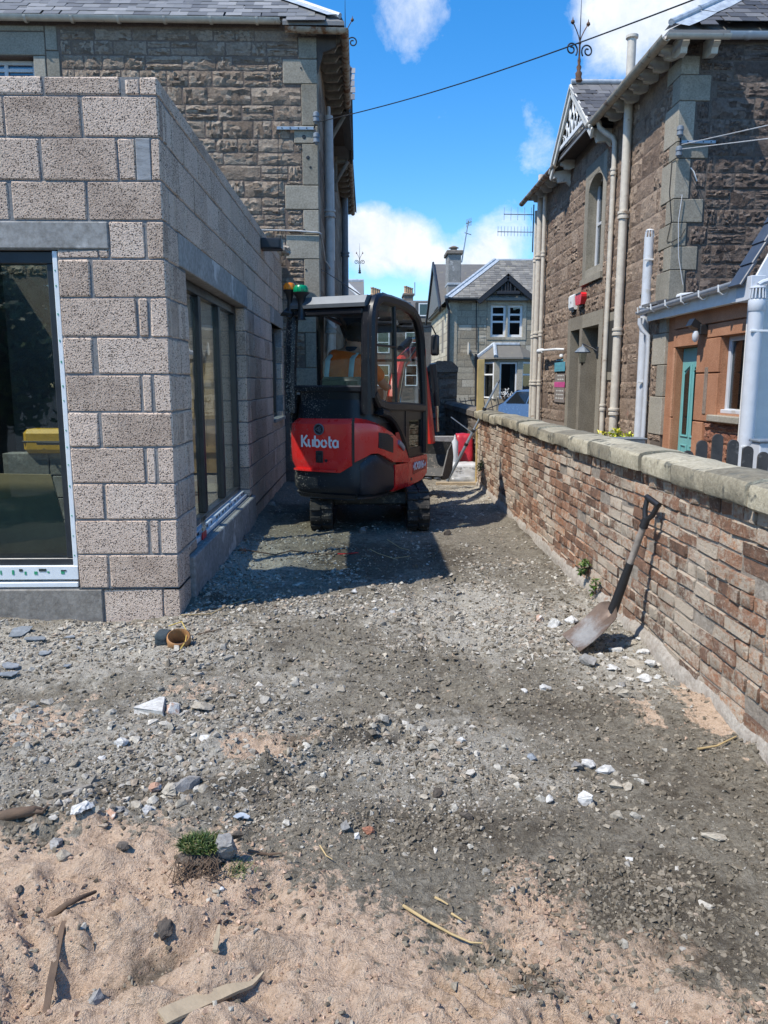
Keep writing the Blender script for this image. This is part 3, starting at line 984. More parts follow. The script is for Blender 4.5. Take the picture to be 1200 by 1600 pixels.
for i in range(len(ZC) - 1):
    z0, z1 = ZC[i] + J / 2, ZC[i + 1] - J / 2
    even = i % 2 == 1                           # a stretcher turns the corner on the front
    # front, from the corner leftwards
    e1 = BX
    if i == 0:
        cuts = [(-.105, 0), (-.49, -.115)]
        for c0, c1 in cuts:
            block(BX + c0, BX + c1, z0, z1, 'f')
    elif z1 < 2.25:
        if even:
            block(BX - .44, BX, z0, z1, 'f', depth=.10)
            block(-1.868, BX - .44 - J - random.uniform(.004, .02), z0, z1, 'f')
        else:
            block(BX - .102, BX, z0, z1, 'f', depth=.10)
            block(BX - .172, BX - .118, z0, z1, 'f')
            block(-1.868, BX - .188, z0, z1, 'f')
    elif z0 < 2.25:
        pass
    elif z0 < 2.4:
        pass
    if 2.22 < z0 < 2.4:                          # the course beside the lintel
        block(BX - .102, BX, z0, z1, 'f')
        block(BX - .325, BX - .118, z0, z1, 'f')
        block(-1.868, BX - .40, 2.244, 2.290, 'f')
        block(BX - .395, BX - .335, 2.244, 2.290, 'f')
    elif z0 > 2.4:
        s0 = {11: [.44, .44], 12: [.05, .0, .215], 13: [.44], 14: [.10, .085]}.get(i, [.44])
        cur = BX
        if i == 12:
            block(cur - .052, cur, z0, z1, 'f')
            block(cur - .245, cur - .148, z0, z1, 'f')
            mb = MB().cbox(cur - .143, cur - .057, BY - .001, BY + .05, z0 - .003, z1 + .003, .004)
            mb.build("mortar_patch", M['lead_patch'], ext)
            cur -= .255
        elif i == 14:
            block(cur - .10, cur, z0, z1, 'f')
            block(cur - .182, cur - .106, z0, z1 - .012, 'f')
            cur -= .215
        while cur > -5.1:
            w_ = .44 if cur < BX - .6 or i != 14 else .44
            block(max(cur - w_, -5.2), cur, z0, z1, 'f')
            cur -= w_ + J * random.uniform(.7, 1.9)
    # side, away from the corner (the corner block shows its end or its flank)
    holes = [(h[0] - .0, h[1] + .0, h[2], h[3]) for h in sh] + [(5.16, 8.10, -1, .34), (5.22, 8.08, 2.24, 2.466), (9.95, 11.46, 2.24, 2.466)]
    st = BY + .102 if even else BY + .004
    if even:
        row(BY + .102 + J, 11.45, z0, z1, 's', seq=[.055, .37] if i < 11 else [.055], holes=holes)
    else:
        row(BY + .104, 11.45, z0, z1, 's', seq=[.336], holes=holes)

lin = MB().cbox(-4.6, -1.556, BY - .006, BY + .1, 2.296, 2.452, .006)
lin.build("lintel", M['concrete'], ext, label="pale concrete lintel over the wide front glass door")
lin = MB().cbox(BX - .1, BX + .006, 5.225, 8.075, 2.249, 2.460, .006)
lin.build("lintel", M['concrete'], ext, label="grey concrete lintel over the sliding side doors")
lin = MB().cbox(BX - .1, BX + .006, 9.955, 11.44, 2.256, 2.458, .006)
lin.build("lintel", M['concrete'], ext, label="short concrete lintel over the small side window")
pl = MB().cbox(-5.2, -1.722, BY - .008, BY + .26, -.15, .183, .008)
pl.build("plinth", M['plinth'], ext, label="rough concrete plinth below the front glass door")
pl = MB().cbox(BX - .2, BX + .035, 5.165, 8.095, -.15, .325, .008)
pl.build("plinth", M['concrete'], ext, label="smooth concrete threshold below the sliding side doors")
d = MB()
d.box(-1.87, BX + .004, BY - .004, BY + .1, .181, .1845)
d.box(BX - .1, BX + .004, BY - .004, 5.16, .181, .1845)
d.box(BX - .1, BX + .004, 8.10, 11.44, .181, .1845)
d.build("damp_course", M['black'], ext)


def glazing(name, label, face, u0, u1, z0, z1, mullions, plane, fr=.045, gl='glass'):
    """aluminium frame with panes; the frame is the part, panes and film its sub-parts"""
    P = (lambda a, b, p, q, s, t: (a, b, p, q, s, t)) if face == 'f' else (lambda a, b, p, q, s, t: (-q, -p, a, b, s, t))
    pl_ = plane if face == 'f' else -plane
    mb = MB()
    us = [u0] + mullions + [u1]
    mb.cbox(*P(u0, u1, pl_, pl_ + .07, z1 - .07, z1), .004)
    mb.cbox(*P(u0, u1, pl_, pl_ + .07, z0, z0 + fr), .004)
    for i, u in enumerate(us):
        w = fr if i in (0, len(us) - 1) else .075
        c = u + w / 2 if i == 0 else u - w / 2 if i == len(us) - 1 else u
        mb.cbox(*P(c - w / 2, c + w / 2, pl_ + .001, pl_ + .069, z0 + fr + .001, z1 - .071), .004)
    f = mb.build(name, M['anthracite'], ext, label=label)
    for a, b in zip(us, us[1:]):
        g = MB().box(*P(a + fr - .005, b - fr + .005, pl_ + .030, pl_ + .042, z0 + fr - .005, z1 - .066))
        g.build("pane", M[gl], f)
    return f


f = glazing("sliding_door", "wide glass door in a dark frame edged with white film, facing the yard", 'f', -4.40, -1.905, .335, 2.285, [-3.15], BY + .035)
mb = MB()
mb.cbox(-1.904, -1.874, BY + .012, BY + .1, .245, 2.285, .003)
mb.cbox(-4.4, -1.874, BY + .008, BY + .1, .245, .334, .003)
mb.cbox(-4.4, -1.878, BY + .002, BY + .1, .195, .228, .003)
mb.build("protective_film", M['film'], f)
mb = MB()
r = random.Random(4)
x = -4.35
while x < -1.93:
    mb.box(x, x + r.uniform(.008, .026), BY + .0055, BY + .0075, .290 + r.uniform(-.012, .0), .303 + r.uniform(-.004, .006))
    x += r.uniform(.05, .12)
z = .4
while z < 2.25:
    mb.box(-1.895, -1.889, BY + .0095, BY + .0115, z, z + r.uniform(.006, .014))
    z += r.uniform(.08, .2)
mb.build("film_print", M['film_print'], f)
mb = MB()
x = -4.3
while x < -1.95:
    mb.box(x, x + r.uniform(.015, .05), BY + .0052, BY + .0072, .300, .312 + r.uniform(-.003, .008))
    x += r.uniform(.09, .2)
mb.build("film_slot", M['film_dark'], f)

f = glazing("sliding_door", "sliding glass side door in anthracite frames above the concrete threshold", 's', 5.44, 7.92, .40, 2.243, [6.28, 7.10], BX - .10, gl='clearglass')
mb = MB()
mb.cbox(BX - .105, BX - .06, 5.44, 7.92, .330, .398, .003)
mb.cbox(BX - .058, BX - .035, 5.44, 7.92, .330, .362, .003)
mb.build("protective_film", M['film'], f)
mb = MB()
y = 5.5
while y < 7.9:
    mb.box(BX - .0595, BX - .0575, y, y + r.uniform(.03, .07), .366, .385)
    y += r.uniform(.1, .25)
mb.build("film_print", M['film_dark'], f)
f = glazing("side_window", "small window at the far end of the side wall", 's', 10.105, 11.245, 1.035, 2.247, [], BX - .10)
mb = MB().cbox(BX - .2, BX + .03, 10.06, 11.3, .985, 1.028, .004)
mb.build("window_sill", M['concrete'], ext)

# the dark hopper head at the wall top
t = thing("hopper", "black boxed outlet sticking out from the top of the block side wall", "wall outlet", (BX, 9.3, 3.1))
mb = MB().cbox(BX - .05, BX + .24, 9.22, 9.42, 3.02, 3.14, .008)
mb.build("outlet_box", M['black'], t)
mb = MB().cbox(BX + .012, BX + .21, 9.212, 9.217, 3.035, 3.125, .002)
mb.build("front_plate", M['anthracite'], t)
# a loose lump of stone left on the wall head
o = link("stone_lump", hull_mesh("stone_lump", M['footing'], 5, .25, .25, .2, sub=1), None, (BX + .02, 11.2, 3.32))
tag(o, "pale broken lump of stone on top of the block wall against the brown house", "stone")

# red warning label hanging at the threshold
t = thing("red_tag", "small red plastic tag on a clear sleeve on the side door threshold", "tag", (BX - .02, 5.62, .33))
p0 = at(323, 851, X=BX + .0)
mb = MB().cbox(BX - .03, BX - .02, p0.y - .03, p0.y + .11, .332, .385, .002)
M['red_plastic'] = plain("red_plastic", (0.55, 0.02, 0.03), 0.3)
mb.build("red_panel", M['red_plastic'], t)
mb = MB().cbox(BX - .031, BX - .021, p0.y - .02, p0.y + .10, .386, .50, .002)
mb.build("clear_sleeve", M['cabglass'], t)

# things standing inside behind the front glass
t = thing("block_stack", "stack of grey blocks inside the glass door", "block stack", (-3.1, 7.6, .17))
for k, (dx, dz) in enumerate([(-.22, 0), (.24, 0), (-.2, .22), (.25, .22), (-.22, .44), (.23, .44)]):
    MB().cbox(-3.1 + dx - .22, -3.1 + dx + .22, 7.5, 7.7, .175 + dz, .385 + dz, .006).build("block", M['concrete'], t)
t = thing("tool_case", "yellow moulded tool case lying on the block stack behind the glass", "tool case", (-3.1, 7.6, .83))
MB().cbox(-3.32, -2.72, 7.45, 7.72, .827, 1.06, .04).build("case_body", M['yellow'], t, smooth=30)
MB().cbox(-3.323, -2.717, 7.447, 7.723, .935, .95, .004).build("seam", M['black'], t)
MB().bar([(-3.15, 7.43, .93), (-3.15, 7.40, .93), (-2.89, 7.40, .93), (-2.89, 7.43, .93)], .02, .03, (0, 0, 1)).build("handle", M['black'], t)
o = MB().prism([(-3.45, .18), (-2.33, .18), (-2.45, .80), (-3.45, .82)], 'y', 5.95, 5.97).build("plywood_sheet", M['ply'])
tag(o, "cut sheet of raw plywood standing on edge just inside the glass door", "plywood")
o = MB().bar([(-2.28, 6.1, .17), (-2.52, 6.6, 1.2)], .07, .03, (1, 0, 0)).build("timber_offcut", M['wood'])
tag(o, "pale timber offcut leaning beside the plywood behind the glass", "timber")
o = MB().bar([(-2.12, 6.0, .17), (-2.16, 6.3, .75)], .03, .05, (1, 0, 0)).build("timber_batten", M['wood'])
tag(o, "short thin batten propped inside the glass door near its right edge", "timber")
# new fence boards stacked upright on the far side of the room, seen through the side doors
t = thing("board_panel", "panel of upright yellow fence boards standing inside behind the side doors", "fence panel", (-2.6, 11.2, .17))
x = -4.3
while x < -1.55:
    MB().cbox(x, x + .135, 11.2, 11.222, .2, 1.78 + random.uniform(-.01, .01), .003).build("board", M['fencewood'], t)
    x += .141
for z in (.5, .98, 1.5):
    MB().cbox(-4.35, -1.55, 11.17, 11.199, z, z + .08, .003).build("rail", M['fencewood'], t)
# an open stepladder in the dim room
t = thing("step_ladder", "aluminium ladder standing in the dim room behind the front glass", "ladder", (-2.85, 8.6, .17))
for sx_ in (-.22, .22):
    MB().bar([(-3.0 + sx_, 8.4, .17), (-3.0 + sx_ * .8, 8.9, 2.1)], .05, .03, (1, 0, 0)).build("stile", M['steel'], t)
for k in range(6):
    a = k / 6.5 + .1
    MB().cbox(-3.21, -2.79, 8.38 + .5 * a, 8.46 + .5 * a, .17 + 1.93 * a, .195 + 1.93 * a, .003).build("rung", M['steel'], t)


# ------------------------------------------------------------------ shared builders for houses
def lay_stones(rects, place, mat_, parent, name, cap, seed, bulge=.022, dep=.06, nx=9, nz=6, start=0):
    """each rectangle becomes a rough stone; beyond the cap they are joined into one part"""
    r = random.Random(seed)
    rest = []
    for k, (a, b, c, d) in enumerate(rects):
        me = rock_mesh(name, mat_, b - a, d - c, dep, seed * 1000 + k, bulge * r.uniform(.5, 1.3), nx, nz)
        loc, rz = place((a + b) / 2, (c + d) / 2)
        if start + k < cap:
            link(name, me, parent, loc, (0, 0, rz))
        else:
            rest.append((me, Matrix.Translation(loc) @ Matrix.Rotation(rz, 4, 'Z')))
    if rest:
        me = merge_meshes(name, rest, mat_)
        me.polygons.foreach_set('use_smooth', [True] * len(me.polygons))
        me.set_sharp_from_angle(angle=R(14))
        link(name, me, parent, kind='stuff')
    return start + len(rects)


def slates(parent, mat_, origin, along, up, n_along, rows, w, gauge, cond, seed, name="slate", thick=.008):
    """slates in broken courses on the plane through origin spanned by along and up (unit vectors)"""
    r = random.Random(seed)
    A, U = Vector(along).normalized(), Vector(up).normalized()
    N = A.cross(U).normalized()
    if N.z < 0:
        N = -N
    kinds = []
    for k in range(5):
        ww = w * (1 + r.uniform(-.12, .1))
        h = gauge * 1.9
        c = r.uniform(-.006, .006)
        V = [(-ww / 2, 0, 0), (ww / 2 + c, r.uniform(-.012, .012), 0), (ww / 2, h, 0), (-ww / 2, h, 0)]
        V = V + [(x, y, -thick) for x, y, z in V]
        me = bpy.data.meshes.new(name)
        me.from_pydata(V, [], [(0, 1, 2, 3), (7, 6, 5, 4), (0, 4, 5, 1), (1, 5, 6, 2), (2, 6, 7, 3), (3, 7, 4, 0)])
        me.materials.append(mat_)
        kinds.append(me)
    rot = Matrix((A, U, N)).transposed().to_euler()
    for j in range(rows):
        for i in range(n_along):
            s, t = (i + (.5 if j % 2 else 0)) * w + r.uniform(-.012, .012), j * gauge
            if not cond(s, t):
                continue
            p = Vector(origin) + A * s + U * (t + r.uniform(-.008, .008)) + N * (.018 + r.uniform(0, .006))
            tilt = Matrix.Rotation(-.035 + r.uniform(-.012, .012), 4, A) if True else None
            o = link(name, r.choice(kinds), parent, p, (tilt.to_3x3() @ Matrix((A, U, N)).transposed()).to_euler())


def half_gutter(mb, a, b, r, n=8):
    """open half-round gutter from a to b"""
    a, b = Vector(a), Vector(b)
    T = (b - a).normalized()
    S = Vector((0, 0, 1)).cross(T).normalized()
    vs = []
    for P in (a, b):
        for q, rad in ((0, r), (1, r - .008)):
            for k in range(n + 1):
                g = math.pi * k / n
                vs.append(P + S * (rad * math.cos(g)) - Vector((0, 0, 1)) * (rad * math.sin(g)))
    m = n + 1
    fs = []
    for k in range(n):
        fs.append((k, k + 1, 2 * m + k + 1, 2 * m + k))
        fs.append((m + k, 3 * m + k, 3 * m + k + 1, m + k + 1))
        fs.append((k, m + k, m + k + 1, k + 1))
        fs.append((2 * m + k, 2 * m + k + 1, 3 * m + k + 1, 3 * m + k))
    fs += [(0, 2 * m, 3 * m, m), (n, m + n, 3 * m + n, 2 * m + n)]
    mb.add(vs, fs)
    return mb


def pipe(name, path, r, mat_, parent, collars=(), label=None, n=12):
    o = MB().tube(path, r, n).build(name, mat_, parent, smooth=40, label=label)
    for z, x, y in collars:
        c = MB().lathe([(r * 1.02, -.06), (r * 1.32, -.055), (r * 1.32, -.015), (r * 1.15, -.01), (r * 1.15, .02), (r * 1.36, .025), (r * 1.36, .06), (r * 1.02, .065)], (x, y, z), 12)
        c.build("collar", mat_, o, smooth=40)
    return o


def finial(name, label, base, h, mat_, n=10, flip=0):
    """wrought iron roof finial: turned foot, stem, a pair of scrolls, a splay of stalks with flower heads and a spike"""
    t = thing(name, label, "finial", base)
    b = Vector(base)
    mb = MB().lathe([(.055, 0), (.075, .03), (.05, .10), (.06, .16), (.03, .2), (.045, .26), (.022, .3), (.03, .36), (.016, .42), (.016, .62), (.028, .64), (.012, .68)], b, n)
    mb.v = [(b.x + (x - b.x) * h, b.y + (y - b.y) * h, b.z + (z - b.z) * h) for x, y, z in mb.v]
    mb.build("stem", mat_, t, smooth=50)
    ax = Vector((math.cos(flip), math.sin(flip), 0))
    for s in (-1, 1):
        pts = []
        for k in range(34):
            a = math.pi * 1.25 - k / 33 * 9.2
            rr = .125 - .095 * (k / 33) ** .8
            pts.append(b + (ax * (s * (.155 + rr * math.cos(a))) + Vector((0, 0, .53 + rr * math.sin(a)))) * h)
        MB().tube(pts, .014 * h, 6).build("scroll", M['black_timber'], t, smooth=60)
        st = [b + (ax * (s * .15 * u ** 1.4) + Vector((0, 0, .66 + .30 * u))) * h for u in (0, .3, .6, .85, 1)]
        w = MB().tube(st, .009 * h, 6).build("stalk", mat_, t, smooth=60)
        e = st[-1]
        MB().lathe([(.004 * h, -.04 * h), (.035 * h, -.01 * h), (.03 * h, .02 * h), (.012 * h, .03 * h), (.003 * h, .08 * h)], e, 7).build("flower", M['rust'], w, smooth=50)
    MB().tube([b + Vector((0, 0, .66 * h)), b + Vector((0, 0, 1.0 * h)), b + Vector((0, 0, 1.42 * h))], [.010 * h, .008 * h, .003 * h], 6).build("spike", M['black_timber'], t)
    return t


def window_unit(parent, face, plane, u0, u1, z0, z1, bars_u=(), bars_z=(), fr=.05, mat_=None, inward=1, label=None, name="window"):
    """frame with panes; face 'y' looks along y (u is x), face 'x' looks along x (u is y); the frame sits at plane and runs inward"""
    mat_ = mat_ or M['white']
    d = .07 * inward

    def P(a, b, p, q, s, t):
        p, q = sorted((plane + p * inward, plane + q * inward))
        return (a, b, p, q, s, t) if face == 'y' else (p, q, a, b, s, t)
    mb = MB()
    mb.cbox(*P(u0, u0 + fr, 0, .07, z0, z1), .006)
    mb.cbox(*P(u1 - fr, u1, 0, .07, z0, z1), .006)
    mb.cbox(*P(u0 + fr, u1 - fr, .001, .069, z1 - fr, z1 - .001), .006)
    mb.cbox(*P(u0 + fr, u1 - fr, .001, .069, z0 + .001, z0 + fr), .006)
    for u in bars_u:
        mb.cbox(*P(u - fr * .45, u + fr * .45, .003, .066, z0 + fr, z1 - fr), .005)
    for z in bars_z:
        mb.cbox(*P(u0 + fr, u1 - fr, .005, .064, z - fr * .4, z + fr * .4), .005)
    o = mb.build(name, mat_, parent, label=label)
    us = [u0] + list(bars_u) + [u1]
    for a, b in zip(us, us[1:]):
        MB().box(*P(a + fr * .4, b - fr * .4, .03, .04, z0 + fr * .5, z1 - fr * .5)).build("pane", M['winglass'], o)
    # the unlit room behind
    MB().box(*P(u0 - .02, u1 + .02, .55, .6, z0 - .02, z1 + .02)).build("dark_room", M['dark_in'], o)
    return o


# ------------------------------------------------------------------ the house on the left
LX, LY = -.690, 11.50
LE = 6.25
lh = thing("stone_house", "brown rubble stone house with grey corner stones behind the block extension", "house", (-4, 17, 0))
wy = at(52, 90, Y=LY)
hole = [(-7.0, at(52, 90, Y=LY).x, 4.3, at(52, 88, Y=LY).z)]
wb = MB()
for a, b, c, d in rects_minus(-7.2, LX, -.1, 6.36, [(-6.2, hole[0][1], 4.3, hole[0][3])]):
    wb.box(a, b, LY, LY + .4, c, d)
wb.box(LX - .4, LX, LY + .4, 22.6, -.1, 6.36)
wb.build("wall", M['rubble_mortar'], lh)
# dressed corner stones: edge rows read off the photograph
ys = [58, 93, 132, 197, 225, 290, 328, 367, 405, 470, 520, 575, 640, 700]
wid = [.25, .47, .22, .33, .22, .47, .22, .47, .22, .45, .22, .45, .22]
q_rects = []
for k in range(len(ys) - 1):
    zt, zb = at(490, ys[k], Y=LY).z, at(490, ys[k + 1], Y=LY).z
    q_rects.append((LX - wid[k], LX, zb, zt))
    mb = MB().cbox(LX - wid[k] + .004, LX + .006, LY - .016 - random.uniform(0, .004), LY + .21 + .2 * (k % 2), zb + .004, zt - .004, .008)
    mb.build("corner_stone", M['quoin'], lh)
# window surround at the top left, and its white frame
wx, wz = hole[0][1], hole[0][3]
lx2 = at(92, 60, Y=LY).x
sur = [(-5.6, lx2 - .19, wz + .01, at(60, 50, Y=LY).z), (-5.6, lx2 - .19, at(60, 49, Y=LY).z, at(60, 40, Y=LY).z), (wx + .005, lx2 - .195, 5.55, wz + .005),
       (lx2 - .18, lx2, 5.30, at(80, 80, Y=LY).z), (wx + .005, lx2 - .19, 5.0, 5.545), (wx + .005, lx2 - .0, 4.3, 4.99), (lx2 - .18, lx2 - .02, at(80, 79, Y=LY).z, at(60, 40, Y=LY).z)]
for a, b, c, d in sur:
    MB().cbox(a, b - .005, LY - .014 - random.uniform(0, .004), LY + .25, c, d - .005, .007).build("window_surround", M['quoin'], lh)
window_unit(lh, 'y', LY + .13, -5.75, wx - .01, 4.32, wz - .005, (-5.0,), (wz - .13,), .06, M['upvc'], label="white framed window at the top left")
holes = [(q[0], q[1] + .1, q[2], q[3]) for q in q_rects] + [(-7.0, lx2 + .01, 4.0, 6.4)]
rects = coursed(-5.35, LX, 3.0, 6.26, (.13, .24), (.20, .52), holes, 3, .022, .25)
rects += coursed(-2.2, LX, 1.3, 3.0, (.15, .24), (.22, .5), holes, 4, .022)
rects.sort(key=lambda q: -q[1])
lay_stones(rects, lambda u, v: ((u, LY - .004, v), 0), M['rubble'], lh, "stone", 300, 21, .022)
rects = coursed(11.95, 22.5, 1.2, 6.2, (.24, .34), (.5, .9), [(15.0, 16.1, 3.6, 5.6), (15.0, 16.1, .3, 2.4)], 8, .02)
lay_stones(rects, lambda u, v: ((LX + .004, u, v), R(90)), M['rubble'], lh, "side_stone", 0, 22, .02, nx=3, nz=2)
for z0, z1 in ((.9, 2.5), (3.9, 5.6)):
    mb = MB()
    for a, b, c, d in rects_minus(14.85, 16.15, z0 - .15, z1 + .2, [(15.05, 15.95, z0, z1)]):
        mb.box(LX - .1, LX + .03, a, b, c, d)
    mb.build("window_surround", M['quoin'], lh)
    window_unit(lh, 'x', LX + .045, 15.05, 15.95, z0, z1, (), ((z0 + z1) / 2,), .06, M['white'], inward=-1)
# roof: front slope, side slope, hip in lead
EX, EY = -.30, 11.30                           # eaves corner
tf, ts = .84, .63
run = 4.2
hipk = tf / ts
ridge = (EX - run * hipk, EY + run, LE + .08 + run * tf)
rb = MB()
A_, B_ = (EX, EY, LE + .05), (-7.6, 11.43, LE + .05 + .13 * tf)
K_, H_ = (-1.13, EY, LE + .05), (-1.13, 11.43, LE + .05 + .13 * tf)
C_ = (-7.6, EY + run, LE + .05 + run * tf)
D_ = (EX - run * hipk, EY + run, LE + .05 + run * tf)
E_ = (EX, 22.9, LE + .05)
F_ = (EX - run * hipk, 22.9, LE + .05 + run * tf)
rim_ = [A_, K_, H_, B_, C_, D_, F_, E_]
rb.add(rim_ + [(x, y, z - .05) for x, y, z in rim_], [(0, 1, 2, 5), (2, 3, 4, 5), (0, 5, 6, 7), (8, 13, 10, 9), (10, 13, 12, 11), (8, 15, 14, 13), (0, 8, 9, 1), (1, 9, 10, 2), (2, 10, 11, 3), (0, 7, 15, 8)])
rb.build("roof", M['slate'], lh)
upf = Vector((0, 1, tf)).normalized()
lenf = math.sqrt(1 + tf * tf)
slates(lh, M['slate'], (-5.6, EY - .05, LE + .02), (1, 0, 0), upf, 30, 9, .245, .145,
       lambda s, t: -5.6 + s < EX - t / lenf * hipk - .16 and (-5.6 + s > -1.13 or t > .12), 5)
hp = MB()
hd = (Vector(D_) - Vector(A_))
S_ = Vector((1, 1.2, 0)).normalized()
p0, p1 = Vector(A_) + hd * .01, Vector(A_) + hd
pts = [p0 + hd * (k / 6 * .99) for k in range(7)]
for a, b in zip(pts, pts[1:]):
    hp.tube([a + Vector((0, 0, .05)), b + Vector((0, 0, .045))], .035, 8)
    l1, r1 = Vector((-.17, -.02, -.02)), Vector((.05, .16, -.04))
    for s in (l1, r1):
        hp.add([a + Vector((0, 0, .07)), b + Vector((0, 0, .06)), b + s + Vector((0, 0, .065)), a + s + Vector((0, 0, .075))], [(0, 1, 2, 3)])
hp.build("hip_flashing", M['lead'], lh, smooth=40)
# gutters
g = MB()
z_ = at(200, 27, Y=LY - .12).z
half_gutter(g, (-7.4, LY - .11, z_ + .02), (-1.17, LY - .11, z_), .062)
for x in np.arange(-5.2, -1.2, .62):
    g.lathe([(.072, -.02), (.075, 0), (.072, .02)], (x, LY - .11, z_), 14, 'x', math.pi, 2 * math.pi)
g.build("gutter", M['cream'], lh, smooth=40, label="cream half-round gutter along the front eaves")
g = MB()
zl = at(500, 47, Y=LY - .14).z
half_gutter(g, (-1.10, LY - .16, zl + .015), (-.245, LY - .16, zl), .06)
half_gutter(g, (-.30, LY - .16, zl), (-.33, 14.25, zl), .06)
g.build("gutter", M['rusty'], lh, smooth=40, label="rusty gutter round the eaves corner")
g = MB()
half_gutter(g, (-.36, 17.3, zl), (-.40, 22.8, zl), .06)
g.build("gutter", M['rusty'], lh, smooth=40)
# rafter feet and soffit under the side eaves
for k, y in enumerate(list(np.arange(11.75, 14.3, .36)) + list(np.arange(17.3, 22.7, .5))):
    mb = MB().prism([(LX - .05, LE - .10), (-.62, LE - .17), (-.45, LE - .16), (-.40, LE - .08), (-.36, LE - .07), (-.36, LE + .03), (LX - .05, LE + .24)], 'y', y - .035, y + .035)
    mb.build("rafter_foot", M['timber_grey'], lh)
MB().box(LX - .02, -.36, LY + .0, 22.8, LE + .10, LE + .12).build("soffit", M['timber_dark'], lh)
MB().prism([(LX + .01, 5.72), (-.60, 5.98), (-.42, 6.05), (-.42, LE + .0), (LX + .01, LE + .0)], 'y', LY - .02, LY + .05).build("eaves_bracket", M['timber_dark'], lh)
# gable dormer over the side eaves
dy0, dy1, dz = 14.35, 17.25, 7.35
ym = (dy0 + dy1) / 2
db = MB()
for a, b in ((dy0 - .1, ym), (dy1 + .1, ym)):
    db.bar([(-.33, a, LE - .1), (-.33, b, dz)], .2, .05, (1, 0, 0))
db.bar([(-.36, dy0 + .5, LE + .35), (-.36, dy1 - .5, LE + .35)], .1, .05, (1, 0, 0))
db.build("bargeboard", M['timber_dark'], lh)
db = MB()
for a in (dy0, dy1):
    db.add([(-.28, a, LE - .05), (-.28, ym, dz + .07), (-2.5, ym, dz + .07), (-2.5, a, LE + 0.0)], [(0, 1, 2, 3)])
    db.add([(-.28, a, LE - .10), (-.28, ym, dz + .02), (-2.5, ym, dz + .02), (-2.5, a, LE - .05)], [(0, 1, 2, 3)])
db.build("dormer_roof", M['slate'], lh)
sl = Vector((0, ym - dy0, dz - LE)).normalized()
slates(lh, M['slate'], (-1.6, dy0 - .02, LE + .02), (1, 0, 0), sl, 6, 10, .23, .17, lambda s, t: True, 15)
for y, l in ((dy0 + .05, -1), (dy1 - .05, 1)):
    MB().bar([(LX, y, LE - .62), (-.40, y, LE - .15)], .07, .07, (0, 1, 0)).build("strut", M['timber_grey'], lh)
    MB().bar([(LX + .03, y, LE - .75), (LX + .03, y, LE - .05)], .07, .06, (0, 1, 0)).build("strut", M['timber_grey'], lh)
# pipes on the side wall
pipe("downpipe", [(-.60, 12.85, 5.6), (-.60, 12.85, 0)], .072, M['greypipe'], lh, [(4.15, -.60, 12.85), (2.35, -.60, 12.85)], "thick pale grey cast iron pipe on the side wall")
pipe("downpipe", [(-.62, 13.35, 5.9), (-.62, 13.35, 0)], .032, M['greypipe'], lh, [(3.1, -.62, 13.35)])
pipe("downpipe", [(-.57, 20.6, 6.15), (-.57, 20.6, 0)], .085, M['bluepipe'], lh, [(4.75, -.57, 20.6), (3.5, -.57, 20.6)], "blue-grey pipe at the far end of the side wall")
# cable and clips on the gable
zc = at(470, 364, Y=LY).z
MB().tube([(-1.5, LY - .045, zc + .03), (-1.0, LY - .045, zc + .02), (LX - .02, LY - .045, zc), (LX + .03, LY - .02, zc - .01), (LX + .05, LY + .7, zc - .28), (LX + .1, LY + 1.3, zc - .3)], .012, 6).build("conduit", M['greypipe'], lh, smooth=60)
MB().tube([at(435, 203, Y=LY - .04), at(434, 270, Y=LY - .04), at(436, 330, Y=LY - .04), at(437, 338, Y=LY - .04)], .005, 5).build("cable", M['black'], lh, smooth=60)
for px, py, rr in ((475, 214, .028), (481, 246, .026), (471, 233, .016), (485, 261, .017), (470, 262, .013), (475, 360, .024), (478, 421, .013), (470, 106, .012)):
    p = at(px, py, Y=LY - .021)
    MB().lathe([(rr, 0), (rr * .8, -.004), (.001, -.005)], p, 10, 'y').build("bolt_hole", M['black'], lh)
finial("roof_finial", "iron finial with flower heads and scrolls above the rusty gutter of the left house", (-.40, ym, dz + .02), .9, M['rust'], flip=0.0)


def wire_bracket(name, label, p, L, s, px_sign=1):
    """steel bar fixed to the corner with pot insulators at its end"""
    t = thing(name, label, "bracket", p)
    p = Vector(p)
    MB().cbox(*sorted((p.x, p.x + L)), p.y - .02, p.y + .01, p.z - .022, p.z + .022, .004).build("steel_bar", M['steel'], t)
    for k in range(4):
        q = p + Vector((L * (.2 + k * .22), -.021, 0))
        MB().lathe([(.010, 0), (.009, -.006), (.001, -.007)], q, 8, 'y').build("bolt", M['black'], t)
    for dz in (-.13, .14):
        q = p + Vector((-.03 * s, -.05, dz))
        MB().lathe([(.012, -.10), (.03, -.07), (.045, -.065), (.04, -.01), (.048, 0), (.042, .05), (.02, .065)], q, 12).build("insulator", M['bluepipe'], t, smooth=40)
        MB().tube([p + Vector((0, -.02, 0)), p + Vector((-.03 * s, -.05, dz * .7))], .011, 6).build("pin", M['black'], t)
    return t


pb = at(491, 201, Y=LY - .03)
wire_bracket("insulator_bracket", "galvanised bracket with insulators bolted across the corner of the left house", (pb.x, pb.y, pb.z), -.52, -1)
a = Vector((pb.x + .06, LY - .08, pb.z + .07))
b = at(1330, -96, Y=5.0)
pts = [a.lerp(b, k / 24) - Vector((0, 0, .10 * math.sin(math.pi * k / 24))) for k in range(25)]
o = MB().tube(pts, .0062, 6).build("overhead_cable", M['black'], None, smooth=60)
tag(o, "single black overhead cable rising across the blue sky from the left house corner", "cable")

